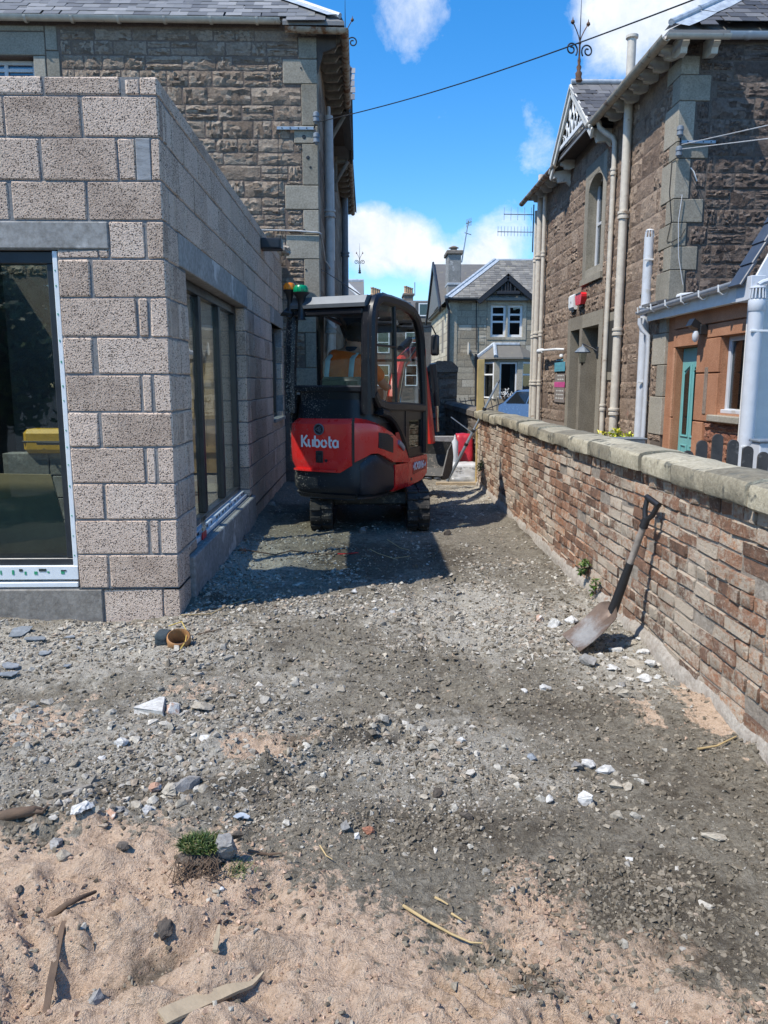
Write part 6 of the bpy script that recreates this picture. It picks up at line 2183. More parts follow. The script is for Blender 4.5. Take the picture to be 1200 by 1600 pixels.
for k, (px, lab) in enumerate(((588, 0), (641, 0))):
    q0, q1 = tp(px - 9, 470), tp(px + 6, 470)
    zt_ = tp(px, 461 if k == 0 else 459).z
    c = MB().cbox(q0.x, q1.x, ty + 1.5, ty + 4.2, ze_, zt_, .03).build("chimney", M['terrace'], tr)
    MB().cbox(q0.x - .1, q1.x + .1, ty + 1.4, ty + 4.3, zt_, zt_ + .2, .03).build("chimney_cap", M['terrace'], c)
    for j in range(4):
        MB().lathe([(.16, 0), (.2, .05), (.15, .1), (.14, .6), (.19, .62), (.19, .7)], (q0.x + .18 + j * .22, ty + 1.7 + j * .55, zt_ + .2), 8).build("chimney_pot", M['pot'], c, smooth=40)
MB().tube([tp(648, 462), tp(648, 441)], .05, 5).build("aerial_mast", M['steel'], tr)
for px in (682, 687):
    MB().lathe([(.1, 0), (.1, .55), (.22, .6), (.2, .75), (.02, .8)], tp(px, 471), 8).build("vent", M['greypipe'], tr)
# a nearer roof with a finial at the lane's left side
rp_ = lambda x, y: at(x, y, Y=30)
sr = thing("slate_roofed_wing", "small slate-roofed wing with a white verge seen past the left house", "house", (-1, 32, 0))
MB().box(-3.2, rp_(567, 470).x, 30.3, 37, -.1, rp_(567, 464).z).build("wall", M['terrace'], sr)
MB().prism([(29.9, rp_(567, 466).z), (33.2, rp_(567, 438).z + .35), (37.2, rp_(567, 466).z)], 'x', -3.2, rp_(568, 450).x).build("roof", M['slate_far'], sr)
MB().bar([at(534, 436, Y=29.9), at(561, 462, Y=29.7)], .16, .1, (0, 1, 0)).build("valley_flashing", M['white'], sr)
MB().box(-3.2, rp_(570, 450).x, 29.8, 29.95, rp_(567, 468).z, rp_(567, 464).z).build("fascia", M['black_timber'], sr)
MB().tube([(-3.2, 33.2, rp_(567, 438).z + .38), (rp_(568, 450).x, 33.2, rp_(567, 438).z + .38)], .08, 6).build("ridge_roll", M['lead'], sr)
q = rp_(562, 441)
finial("roof_finial", "small dark finial on the ridge of the far slate-roofed wing", (q.x * 1.1, 33.2, q.z + .75), .85, M['black_timber'], n=8)

# ------------------------------------------------------------------ the blue car
car = thing("parked_car", "small blue hatchback with dark windows parked beyond the right house", "car", (6.25, 26.5, -.2), R(30))


def car_build(t):
    mat_ = plain("blue_car_paint", (0.085, 0.17, 0.33), 0.25, spec=.6, wear=.03)
    dark = plain("dark_car_glass", (0.012, 0.015, 0.018), 0.08, spec=.7, wear=0)
    mx = wm(t)

    def tr_(mb):
        mb.v = [tuple(mx @ Vector(p)) for p in mb.v]
        return mb
    # lengthwise section: y from nose (-1.8) to tail (1.8)
    prof = [(-1.78, .30), (-1.82, .55), (-1.72, .80), (-1.0, .96), (-.35, 1.42), (.2, 1.50), (1.1, 1.46), (1.55, 1.05), (1.78, .95), (1.80, .40), (1.7, .28)]
    mb = MB()
    ws = [.62, .78, .82, .82, .60, .58, .60, .76, .78, .80, .70]
    n_ = len(prof)
    vs = []
    for s in (-1, -.55, .55, 1):
        for (y, z), w in zip(prof, ws):
            vs.append((s * w, y + (0.06 if abs(s) == 1 and y < 0 else 0), z - (.05 if abs(s) == 1 and z > .9 else 0)))
    fs = [(a * n_ + i, a * n_ + i + 1, (a + 1) * n_ + i + 1, (a + 1) * n_ + i) for a in range(3) for i in range(n_ - 1)]
    fs += [tuple(range(n_)), tuple(3 * n_ + i for i in range(n_)), (0, n_, 2 * n_, 3 * n_, 3 * n_ + n_ - 1, 2 * n_ + n_ - 1, n_ + n_ - 1, n_ - 1)]
    mb.add(vs, fs)
    tr_(mb).build("body", mat_, t, smooth=50)
    g = MB()
    g.add([(-.66, -.98, 1.0), (.66, -.98, 1.0), (.52, -.40, 1.415), (-.52, -.40, 1.415)], [(0, 1, 2, 3)])
    tr_(g).build("windscreen", dark, t)
    g = MB().add([(-.5, 1.14, 1.455), (.5, 1.14, 1.455), (.64, 1.56, 1.09), (-.64, 1.56, 1.09)], [(0, 1, 2, 3)])
    tr_(g).build("rear_window", dark, t)
    for s in (-1, 1):
        for a, b in (((-.72, -.30, .30), (.32, .30)), ((.36, .38, .95), (1.25, 1.0))):
            pass
        g = MB().add([(s * .80, -.72, 1.0), (s * .775, .30, 1.0), (s * .612, .26, 1.40), (s * .625, -.28, 1.36)], [(0, 1, 2, 3)])
        tr_(g).build("side_window", dark, t)
        g = MB().add([(s * .79, .36, 1.0), (s * .79, 1.38, 1.0), (s * .63, 1.0, 1.39), (s * .612, .34, 1.40)], [(0, 1, 2, 3)])
        tr_(g).build("side_window", dark, t)
        g = MB().cbox(s * .84 - .07, s * .84 + .07, -.66, -.54, .98, 1.09, .03)
        tr_(g).build("wing_mirror", M['black'], t)
        g = MB().cbox(s * .56 - .16, s * .56 + .16, -1.80, -1.70, .66, .80, .03)
        tr_(g).build("headlight", M['upvc'], t)
        for y in (-1.12, 1.15):
            g = MB().lathe([(.20, -.09), (.30, -.10), (.315, -.05), (.315, .05), (.30, .10), (.20, .09)], (s * .74, y, .30), 18, 'x')
            w = tr_(g).build("wheel", M['black'], t, smooth=40)
            g = MB().lathe([(.04, -.03), (.19, -.02), (.20, .03), (.04, .05)], (s * .80, y, .30), 12, 'x')
            tr_(g).build("rim", M['steel'], w, smooth=40)
    g = MB().cbox(-.7, .7, -1.86, -1.74, .30, .54, .04)
    tr_(g).build("bumper", M['black'], t)
    g = MB().cbox(-.28, .28, -1.875, -1.862, .38, .49, .004)
    tr_(g).build("number_plate", M['white'], t)


car_build(car)

# trees of the garden behind the viewpoint: the front glass mirrors them
leafm, nt, b = new_mat("tree_leaf")
nt.links.new(ramp(nt, piece_random(nt), [(0.1, (.02, .045, .012)), (0.5, (.045, .095, .02)), (0.9, (.09, .15, .035))]), b.inputs['Base Color'])
b.inputs['Roughness'].default_value = .5


def tree(label, x, y, h, rad, seed):
    t = thing("garden_tree", label, "tree", (x, y, -.1))
    g = np.random.default_rng(seed)
    MB().tube([(x, y, -.1), (x + .1, y, h * .35), (x - .05, y + .1, h * .75)], [.16, .11, .04], 8).build("trunk", M['dkwood'], t, smooth=50)
    for k in range(7):
        a = k * 2.4
        e = Vector((x + math.cos(a) * rad * .7, y + math.sin(a) * rad * .7, h * (.45 + .06 * k)))
        MB().tube([(x, y, h * (.28 + .05 * k)), e], [.06, .015], 6).build("limb", M['dkwood'], t)
    N = 9000
    d = g.normal(0, 1, (N, 3))
    d /= np.linalg.norm(d, axis=1)[:, None]
    cl = g.integers(0, 26, N)
    cc = g.normal(0, 1, (26, 3))
    cc /= np.linalg.norm(cc, axis=1)[:, None]
    cc *= g.uniform(.3, 1, (26, 1)) * np.array([rad, rad, h * .36])
    P = np.array([x, y, h * .6]) + cc[cl] + d * (rad * .36) * g.uniform(.3, 1, (N, 1))
    u = g.normal(0, 1, (N, 3))
    u /= np.linalg.norm(u, axis=1)[:, None]
    w = np.cross(u, d)
    s = g.uniform(.06, .12, (N, 1))
    V = np.stack([P - u * s, P + w * s * .5, P + u * s, P - w * s * .5], 1).reshape(-1, 3)
    me = bpy.data.meshes.new("crown")
    me.from_pydata(V.tolist(), [], np.arange(N * 4).reshape(N, 4).tolist())
    me.materials.append(leafm)
    link("crown", me, t)


tree("dark green bushy tree mirrored in the front glass door, left of the viewpoint", -6.8, -4.2, 5.6, 2.1, 1)
tree("tall loose green tree mirrored in the front glass door, furthest behind", -9.2, -6.0, 7.0, 2.5, 2)
tree("low green tree mirrored in the front glass door, nearest the block wall", -5.2, -1.0, 3.4, 1.5, 3)


# ------------------------------------------------------------------ the mini excavator
dg = thing("mini_excavator", "red and black mini excavator seen from behind, working in the narrow lane", "excavator", (.02, 8.5, 0))
LOW = Matrix.Translation((.02, 8.5, 0.0))
UP = LOW @ Matrix.Rotation(R(-25), 4, 'Z')


def dirty(name, c, rough, dirt, cut, sc_, spec=.5, metal=0.0, coat=0.0, side=None, veil=.06):
    """machine paint with spattered dried mud"""
    m, nt, b = new_mat(name)
    p = world_pos(nt)
    sp = noise(nt, p, sc_, 3, .75)
    zone = noise(nt, p, 3.0, 4, .6)
    f = mth(nt, 'ADD', sp, mth(nt, 'MULTIPLY', mth(nt, 'SUBTRACT', zone, .5), .30))
    if side:
        x = nd(nt, 'ShaderNodeSeparateXYZ', {0: p}, out=0)
        f = mth(nt, 'ADD', f, nd(nt, 'ShaderNodeMapRange', {'Value': x, 'From Min': -.80, 'From Max': -.30, 'To Min': .10, 'To Max': -.03}))
    k = ramp(nt, f, [(cut, 0.0), (cut + .035, 1.0)])
    film = noise(nt, p, 7, 6, .6)
    base = mixc(nt, mth(nt, 'MULTIPLY', ramp(nt, film, [(.42, 0.0), (.75, 1.0)]), veil), c, dirt)
    nt.links.new(mixc(nt, k, base, dirt), b.inputs['Base Color'])
    nt.links.new(mth(nt, 'ADD', mth(nt, 'MULTIPLY', k, .5), mth(nt, 'ADD', mth(nt, 'MULTIPLY', film, .25), rough - .1)), b.inputs['Roughness'])
    b.inputs['Specular IOR Level'].default_value = spec
    b.inputs['Metallic'].default_value = metal
    b.inputs['Coat Weight'].default_value = coat
    b.inputs['Coat Roughness'].default_value = .12
    return m


MUD = (.33, .30, .265)
M['dred'] = dirty("excavator_red", (.80, .024, .022), .26, MUD, .70, 55, coat=.35, side=True)
M['dred2'] = dirty("excavator_red_boom", (.60, .03, .02), .35, MUD, .74, 40, coat=.2)
M['dblack'] = dirty("excavator_black", (.008, .009, .013), .32, MUD, .655, 75, spec=.35, side=True, veil=.02)
M['dgrey'] = dirty("counterweight_grey", (.012, .016, .022), .42, MUD, .66, 65, side=True, veil=.04)
M['dsilver'] = plain("silver_cab_roof", (.13, .145, .16), .42, metal=.2, wear=.06)
M['rubber'] = dirty("track_rubber", (.022, .021, .020), .85, (.20, .175, .15), .60, 22, spec=.3, veil=.3)
M['dsteel'] = dirty("muddy_steel", (.06, .058, .055), .6, (.2, .175, .15), .58, 20)
M['lettering'] = plain("white_lettering", (.80, .80, .80), .4, wear=.03)
M['orange_lens'] = plain("amber_lens", (.85, .24, .01), .25, wear=.05)
M['green_lens'] = plain("green_lens", (.0, .26, .11), .25, wear=.05)
M['ram'] = plain("chromed_ram", (.6, .6, .6), .15, metal=1.0)


def put(mb, name, mat_, mx=UP, parent=None, smooth=None, label=None):
    mb.v = [tuple(mx @ Vector(p)) for p in mb.v]
    return mb.build(name, mat_, parent or dg, smooth=smooth, label=label)


# ---- undercarriage
for s in (-1, 1):
    cx = s * .4975
    w = .115
    # belt path round sprocket and idler
    path = []
    rz_, y0_, y1_ = .175, -.60, .62
    for k in range(13):
        a = math.pi / 2 + math.pi * k / 12
        path.append((y0_ + .185 * math.cos(a), .195 + .185 * math.sin(a)))
    for k in range(1, 6):
        path.append((y0_ + (y1_ - y0_) * k / 6, .010))
    for k in range(13):
        a = -math.pi / 2 + math.pi * k / 12
        path.append((y1_ + .185 * math.cos(a), .195 + .185 * math.sin(a)))
    for k in range(1, 6):
        path.append((y1_ + (y0_ - y1_) * k / 6, .375 - .012 * math.sin(math.pi * k / 6)))
    mb = MB().bar([(cx, y, z) for y, z in path], .028, w * 2, (1, 0, 0), closed=True)
    tk = put(mb, "track", M['rubber'], LOW, smooth=30, label="muddy rubber crawler track")
    # lugs along the belt
    L = [0]
    for a, b in zip(path, path[1:] + path[:1]):
        L.append(L[-1] + math.dist(a, b))
    nlug = 38
    lug = MB()
    lug.cbox(-w + .004, -.006, -.024, .024, .0, .024, .006)
    lug.cbox(.006, w - .004, -.010, .038, .0, .024, .006)
    lme = lug.mesh("track_lug", M['rubber'])
    for k in range(nlug):
        d = L[-1] * (k + .5) / nlug
        i = max(j for j in range(len(path)) if L[j] <= d)
        a, b = Vector(path[i]), Vector(path[(i + 1) % len(path)])
        t_ = (d - L[i]) / (L[i + 1] - L[i])
        p = a.lerp(b, t_)
        tg = (b - a).normalized()
        nrm = Vector((tg.y, -tg.x))
        c0 = Vector((sum(q[0] for q in path) / len(path), .195))
        if nrm.dot(p - c0) < 0:
            nrm = -nrm
        X = Vector((1, 0, 0))
        Y = Vector((0, tg.x, tg.y))
        Z = Vector((0, nrm.x, nrm.y))
        if X.cross(Y).dot(Z) < 0:
            X = -X
        mx = Matrix((X, Y, Z)).transposed().to_4x4()
        mx.translation = Vector((cx, p.x + nrm.x * .010, p.y + nrm.y * .010))
        mw = LOW @ mx
        link("track_lug", lme, tk, mw.translation, mw.to_euler())
    wh = MB()
    for y, r_ in ((y0_, .165), (y1_, .165), (-.3, .08), (0, .08), (.3, .08)):
        z = .195 if r_ > .1 else .105
        wh.lathe([(.03, -.07), (r_ * .7, -.065), (r_, -.05), (r_, .05), (r_ * .7, .065), (.03, .07)], (cx, y, z), 16, 'x')
    put(wh, "rollers", M['dsteel'], LOW, tk, smooth=35)
    put(MB().cbox(cx - .06, cx + .06, -.52, .52, .13, .28, .02), "track_frame", M['dsteel'], LOW, tk)
put(MB().cbox(-.40, .40, -.30, .30, .20, .33, .02), "undercarriage_beam", M['dsteel'], LOW)
put(MB().lathe([(.30, .33), (.32, .34), (.32, .40), (.28, .41)], (0, 0, 0), 24), "slew_ring", M['dsteel'], LOW, smooth=40)
bl = MB().prism([(.98, .02), (1.0, .30), (1.06, .31), (1.03, .15), (1.05, .02)], 'x', -.62, .62)
bl.bar([(-.3, .3, .22), (-.3, 1.0, .2)], .08, .08, (1, 0, 0)).bar([(.3, .3, .22), (.3, 1.0, .2)], .08, .08, (1, 0, 0))
put(bl, "dozer_blade", M['dred2'], LOW)

# ---- upper body: plan outline of the tail, from the left flank round to the right flank
OUT = [(-.475, -.10), (-.475, -.45), (-.472, -.70), (-.445, -.84), (-.38, -.935), (-.27, -.985), (-.10, -1.0), (.10, -1.0), (.24, -.987), (.34, -.945), (.415, -.86), (.455, -.74), (.475, -.58), (.475, -.30), (.475, -.05), (.475, .45)]


def arc_pts(n):
    P = [Vector(p) for p in OUT]
    Ls = [0]
    for a, b in zip(P, P[1:]):
        Ls.append(Ls[-1] + (b - a).length)
    out = []
    for k in range(n):
        d = Ls[-1] * k / (n - 1)
        i = min(len(P) - 2, max(j for j in range(len(P)) if Ls[j] <= d + 1e-9))
        t_ = (d - Ls[i]) / (Ls[i + 1] - Ls[i])
        # Catmull-Rom for a smooth sweep
        p0, p1, p2, p3 = P[max(0, i - 1)], P[i], P[i + 1], P[min(len(P) - 1, i + 2)]
        q = .5 * ((2 * p1) + (p2 - p0) * t_ + (2 * p0 - 5 * p1 + 4 * p2 - p3) * t_ ** 2 + (3 * p1 - p0 - 3 * p2 + p3) * t_ ** 3)
        out.append(q)
    return out


ARC = arc_pts(121)


def arc_index(test):
    return [i for i, p in enumerate(ARC) if test(p)]


def shell(i0, i1, zb, zt, prof, thick=.03, nz=8):
    """panel over the outline between indices; zb, zt functions of the index, prof(t) the offset outwards"""
    mb = MB()
    ids = list(range(i0, i1 + 1))
    vs = []
    for i in ids:
        p = ARC[i]
        tg = (ARC[min(120, i + 1)] - ARC[max(0, i - 1)]).normalized()
        nrm = Vector((tg.y, -tg.x))
        if nrm.dot(p - Vector((0, -.2))) < 0:
            nrm = -nrm
        for k in range(nz + 1):
            t_ = k / nz
            z = zb(i) + (zt(i) - zb(i)) * t_
            q = p + nrm * prof(t_, i)
            vs.append((q.x, q.y, z))
        for k in range(nz + 1):
            t_ = k / nz
            z = zb(i) + (zt(i) - zb(i)) * t_
            q = p - nrm * thick
            vs.append((q.x, q.y, z))
    m = 2 * (nz + 1)
    fs = []
    for a in range(len(ids) - 1):
        A, B = a * m, (a + 1) * m
        for k in range(nz):
            fs.append((A + k, B + k, B + k + 1, A + k + 1))
            fs.append((A + nz + 1 + k, A + nz + 2 + k, B + nz + 2 + k, B + nz + 1 + k))
        fs.append((A, A + nz + 1, B + nz + 1, B))
        fs.append((A + nz, B + nz, B + 2 * nz + 1, A + 2 * nz + 1))
    for A in (0, (len(ids) - 1) * m):
        for k in range(nz):
            fs.append((A + k, A + k + 1, A + nz + 2 + k, A + nz + 1 + k))
    return mb.add(vs, fs)


def lerp_fn(pts):
    """piecewise linear over the outline index"""
    def f(i):
        for (a, va), (b, vb) in zip(pts, pts[1:]):
            if i <= b:
                return va + (vb - va) * max(0, (i - a)) / max(1e-9, b - a)
        return pts[-1][1]
    return f


ix = lambda x, y: min(range(121), key=lambda i: (ARC[i].x - x) ** 2 + (ARC[i].y - y) ** 2)
iL, iL2, iSeam, iC, iVent0, iVent1, iS = ix(-.475, -.62), ix(-.38, -.935), ix(.26, -.98), ix(.40, -.88), ix(.44, -.78), ix(.475, -.52), ix(.475, -.10)
iA, iEnd = ix(-.475, -.20), ix(.475, -.42)
# core that fills the tail
core = MB()
poly = [tuple(p * .93) for p in ARC]
core.prism([(p[0], p[1]) for p in poly] + [(.44, .40), (-.44, .40)], 'z', .37, 1.10)
put(core, "engine_bay", M['dblack'])
# dark counterweight with a stepped lower lip
put(shell(iA, iEnd, lambda i: .405, lambda i: .80, lambda t, i: .004 + .012 * math.sin(math.pi * min(1, t * 1.3)) - (.03 * (1 - t / .12) if t < .12 else 0)), "counterweight", M['dgrey'], smooth=35)
put(shell(iA + 4, ix(.30, -.97), lambda i: .352, lambda i: .402, lambda t, i: -.006 - .03 * (1 - t)), "tail_lip", M['dgrey'], smooth=35)
put(shell(ix(.31, -.965), iEnd - 4, lambda i: .36, lambda i: .402, lambda t, i: -.012 - .03 * (1 - t)), "tail_lip", M['dgrey'], smooth=35)
# dark corner block standing a little proud, with its arched top
put(shell(iSeam + 3, ix(.475, -.50), lambda i: .41, lerp_fn([(iSeam + 3, .715), (iC, .80), (iVent0, .80), (iVent0 + 5, .735), (iVent1, .66)]), lambda t, i: .024 - (.02 * ((t - .9) / .1) if t > .9 else 0) - (.02 * (1 - t / .08) if t < .08 else 0)), "corner_guard", M['dgrey'], smooth=35)
# red engine hood
rim = lambda t, i: .034 + .012 * math.sin(math.pi * t) - (.075 * ((t - .86) / .14) ** 2 if t > .86 else 0) - (.02 * (1 - t / .06) if t < .06 else 0)
put(shell(iL + 2, iSeam, lerp_fn([(iL + 2, .86), (iL2 - 2, .66), (iL2 + 5, .625), (iSeam - 5, .625), (iSeam, .70)]), lerp_fn([(iL + 2, 1.10), (iL2, 1.165), (iSeam, 1.17)]), rim), "engine_hood", M['dred'], smooth=38)
put(shell(iL2 + 1, iSeam - 6, lambda i: .632, lambda i: .652, lambda t, i: .050), "hood_edge", M['dred'], smooth=38)
# red side cover sweeping down to the flank
rim2 = lambda t, i: .036 + .010 * math.sin(math.pi * t) - (.07 * ((t - .84) / .16) ** 2 if t > .84 else 0)
put(shell(iSeam + 1, iS, lerp_fn([(iSeam + 1, .735), (iC, .815), (iVent0 - 1, .815), (iVent0 + 3, .78), (iVent1, .70), (iS, .66)]),
          lerp_fn([(iSeam + 1, 1.17), (iC - 1, 1.155), (iVent0, 1.12), (iVent1 - 2, 1.04), (iVent1 + 4, .97), (iS - 3, .82), (iS, .72)]), rim2), "side_cover", M['dred'], smooth=38)
# lower red flank below it
put(shell(ix(.475, -.50) + 1, iS, lambda i: .39 + .0 * i, lerp_fn([(ix(.475, -.5), .67), (iS, .655)]), lambda t, i: .028 - (.02 * (1 - t / .1) if t < .1 else 0)), "side_flank", M['dred'], smooth=38)
put(shell(iSeam - 0, iSeam + 1, lambda i: .72, lambda i: 1.15, lambda t, i: .014), "panel_gap", M['black'])
# skirt with the type lettering
sk = MB().prism([(-.11, .395), (.30, .43), (.455, .49), (.465, .66), (.45, .70), (-.11, .70)], 'x', .40, .505)
put(sk, "skirt", M['dred'], smooth=30)
put(MB().prism([(.02, .515), (.40, .545), (.43, .60), (.40, .655), (.02, .645)], 'x', .506, .5085), "type_panel", plain("darker_red_panel", (.36, .01, .012), .35))
put(MB().lathe([(.02, 0), (.02, .004), (.001, .005)], (.505, -.02, .47), 10, 'x'), "plug", M['black'])
# vent grille on the rounded corner
gr = shell(iVent0 - 1, iVent1 - 2, lerp_fn([(iVent0 - 1, .87), (iVent1 - 2, .80)]), lerp_fn([(iVent0 - 1, 1.02), (iVent1 - 6, 1.00), (iVent1 - 2, .94)]), lambda t, i: .050)
gv = put(gr, "vent_grille", M['black'], smooth=30)
for k in range(6):
    put(shell(iVent0, iVent1 - 3, lambda i, k=k: .86 + .026 * k - (i - iVent0) * .002, lambda i, k=k: .868 + .026 * k - (i - iVent0) * .002, lambda t, i: .056), "slat", M['dgrey'], parent=gv)
# handle recess: flat plate, its shade put into a darker red
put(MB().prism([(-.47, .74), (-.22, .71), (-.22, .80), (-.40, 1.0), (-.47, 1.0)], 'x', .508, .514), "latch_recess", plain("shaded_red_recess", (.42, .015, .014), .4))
lt = MB().bar([(.522, -.42, .90), (.535, -.36, .86), (.522, -.28, .82)], .05, .03, (1, 0, 0))
put(lt, "latch_handle", M['steel'], smooth=40)
# rear lock and emblem
put(MB().cbox(-.10, -.02, -1.062, -1.04, .72, .84, .008), "lock_plate", M['black'])
put(MB().cbox(-.085, -.04, -1.07, -1.06, .735, .80, .006), "lock_flap", M['dgrey'])
put(MB().lathe([(.016, 0), (.016, -.01), (.001, -.012)], (.015, -1.05, .745), 10, 'y'), "key_barrel", M['black'])
ec = (-.062, -1.047, 1.050)
em = MB().lathe([(.056, 0), (.058, -.008), (.052, -.014), (.046, -.012), (.046, -.004)], ec, 24, 'y')
eb = put(em, "emblem", M['dsilver'], smooth=40)
put(MB().lathe([(.0455, -.004), (.001, -.006)], ec, 24, 'y'), "emblem_field", M['black'], parent=eb)
e_ = MB()
for a, b in (((-.035, .0), (.018, .030)), ((-.035, .0), (.018, -.030)), ((.018, .030), (-.004, .002)), ((.018, -.030), (-.004, .002)), ((.03, .018), (.012, 0)), ((.03, -.018), (.012, 0))):
    e_.bar([(ec[0] + a[0], ec[1] - .010, ec[2] + a[1]), (ec[0] + b[0], ec[1] - .010, ec[2] + b[1])], .008, .006, (0, 1, 0))
put(e_, "emblem_mark", M['dsilver'], parent=eb)


# the maker's word in broad strokes with cut joints, as on the hood
def strokes(name, glyphs, x0, z0, hgt, y, mat_, w, mx=UP, axis='y'):
    x = x0
    for ch, adv in glyphs:
        mb = MB()
        for st in STROKE[ch]:
            pts = [(x + p[0] * hgt, y, z0 + p[1] * hgt) for p in st]
            mb.bar(pts, w, .006, (0, 1, 0))
        put(mb, name, mat_, mx)
        x += adv * hgt


def arc2(cx, cz, rx, rz, a0, a1, n=9):
    return [(cx + rx * math.cos(R(a0 + (a1 - a0) * k / n)), cz + rz * math.sin(R(a0 + (a1 - a0) * k / n))) for k in range(n + 1)]


STROKE = {
    'K': [[(.06, 0), (.06, 1.0)], [(.56, .98), (.16, .52), (.56, .04)]],
    'u': [[(.06, .66), (.06, .28)] + arc2(.26, .27, .20, .22, 180, 262, 5), [(.46, .66), (.46, .05)], ],
    'b': [[(.06, .98), (.06, .05)], arc2(.27, .33, .215, .28, -150, 120, 12)],
    'o': [arc2(.28, .33, .235, .28, 105, 335, 11), arc2(.28, .33, .235, .28, -10, 80, 6)],
    't': [[(.14, .95), (.14, .20), (.20, .06), (.34, .05)], [(.19, .61), (.38, .61)]],
    'a': [arc2(.27, .33, .215, .28, 60, 330, 12), [(.49, .62), (.49, .03)]],
}
strokes("letter", (('K', .64), ('u', .60), ('b', .62), ('o', .66), ('t', .42), ('a', .6)), -.262, .872, .118, -1.050, M['lettering'], .020)
# type marking on the skirt
fc = bpy.data.curves.new("type_lettering", 'FONT')
fc.body = "KX016"
fc.size = .125
fc.shear = .25
fc.extrude = .002
fc.offset = .0022
fo = bpy.data.objects.new("type_lettering", fc)
col.objects.link(fo)
bpy.context.view_layer.update()
me = bpy.data.meshes.new_from_object(fo.evaluated_get(bpy.context.evaluated_depsgraph_get()))
bpy.data.objects.remove(fo)
fc2 = bpy.data.curves.new("type_lettering", 'FONT')
fc2.body = "-4"
fc2.size = .075
fc2.shear = .25
fc2.extrude = .002
fo = bpy.data.objects.new("type_lettering", fc2)
col.objects.link(fo)
bpy.context.view_layer.update()
me2 = bpy.data.meshes.new_from_object(fo.evaluated_get(bpy.context.evaluated_depsgraph_get()))
bpy.data.objects.remove(fo)
for q, off, z in ((me, .045, .562), (me2, .34, .568)):
    xs = [v.co.x for v in q.vertices]
    k = (.29 / (max(xs) - min(xs))) if q is me else 1.0
    for v in q.vertices:
        p = Vector((.511 + v.co.z, off + (v.co.x - min(xs)) * k, z + v.co.y * .95))
        v.co = UP @ p
    q.materials.clear()
    q.materials.append(M['lettering'])
    link("type_lettering", q, dg)
me3 = MB()
me3.bar([(.510, .02, .62), (.510, .033, .60), (.510, .02, .585)], .008, .004, (1, 0, 0))
put(me3, "type_mark", M['lettering'])

# ---- cab
CB = 1.20                                       # height of the rear sill
put(shell(ix(-.475, -.50), ix(.475, -.60), lambda i: 1.10, lambda i: 1.44, lambda t, i: -.015 - .05 * t, thick=.05), "cab_rear_panel", M['dblack'], smooth=38)
# rear posts and header
for x0, x1 in ((-.445, -.435), (.405, .395)):
    rear = MB().bar([(x0, -.93, 1.20), (x0, -.925, 1.6), (x1, -.90, 2.0), (x1, -.87, 2.22)], .10, .11, (1, 0, 0))
    put(rear, "rear_post", M['dblack'], smooth=35)
put(MB().cbox(-.40, .36, -.935, -.855, 2.14, 2.21, .015), "rear_header", M['dblack'])
put(MB().cbox(-.40, .36, -.955, -.88, 1.405, 1.475, .015), "rear_sill", M['dblack'])
put(MB().add([(-.395, -.915, 1.47), (.358, -.915, 1.47), (.352, -.885, 2.145), (-.39, -.885, 2.145)], [(0, 1, 2, 3)]), "rear_window", M['cabglass'])
# right side frame: a thick rounded arch
arch = [(.445, -.90, 1.36), (.445, -.905, 1.7), (.44, -.885, 2.10), (.438, -.86, 2.20), (.436, -.80, 2.275), (.434, -.70, 2.305), (.432, -.45, 2.31), (.432, -.10, 2.295), (.433, .12, 2.26), (.435, .26, 2.19), (.438, .34, 2.09), (.442, .385, 1.95), (.452, .43, 1.5), (.458, .445, 1.2), (.462, .45, .72)]
put(MB().bar(arch, .105, .09, (1, 0, 0)), "side_arch", M['dblack'], smooth=38)
sl_ = [(.462, -.90, 1.40), (.465, -.80, 1.30), (.468, -.60, 1.265), (.47, -.1, 1.25), (.47, .44, 1.22)]
put(MB().bar(sl_, .09, .07, (1, 0, 0)), "side_sill", M['dblack'], smooth=38)
put(MB().bar([(.446, -.335, 1.27), (.436, -.36, 2.27)], .045, .05, (1, 0, 0)), "side_mullion", M['dblack'])
put(MB().bar([(.452, -.87, 1.86), (.45, -.37, 1.86)], .022, .03, (1, 0, 0)), "side_transom", M['dblack'])
put(MB().add([(.455, -.88, 1.38), (.462, -.34, 1.26), (.44, -.36, 2.28), (.437, -.80, 2.27), (.444, -.88, 2.05)], [(0, 1, 2, 3, 4)]), "side_window", M['cabglass'])
put(MB().add([(.462, -.33, 1.26), (.468, .43, 1.22), (.446, .37, 1.95), (.438, .25, 2.18), (.434, -.05, 2.28), (.436, -.355, 2.28)], [(0, 1, 2, 3, 4, 5)]), "side_window", M['cabglass'])
# lower side panel with its small pane
for a, b, c, d in rects_minus(-.10, .44, .70, 1.22, [(.0, .36, .80, 1.10)]):
    put(MB().box(.44, .47, a, b, c, d), "lower_panel", M['dblack'])
put(MB().box(.452, .458, -.01, .37, .79, 1.11), "lower_window", M['cabglass'])
fw = [(.475, -.78, 1.22), (.483, -.62, 1.19), (.488, -.48, 1.12), (.49, -.35, 1.02), (.49, -.22, .88), (.488, -.12, .72)]
put(MB().bar(fw, .07, .08, (1, 0, 0)), "fender_strip", M['dblack'], smooth=40)
put(MB().prism([(-.82, 1.20), (-.6, 1.18), (-.47, 1.10), (-.33, .99), (-.2, .86), (-.1, .70), (-.095, 1.22), (-.7, 1.26)], 'x', .43, .462), "side_shield", M['dblack'])
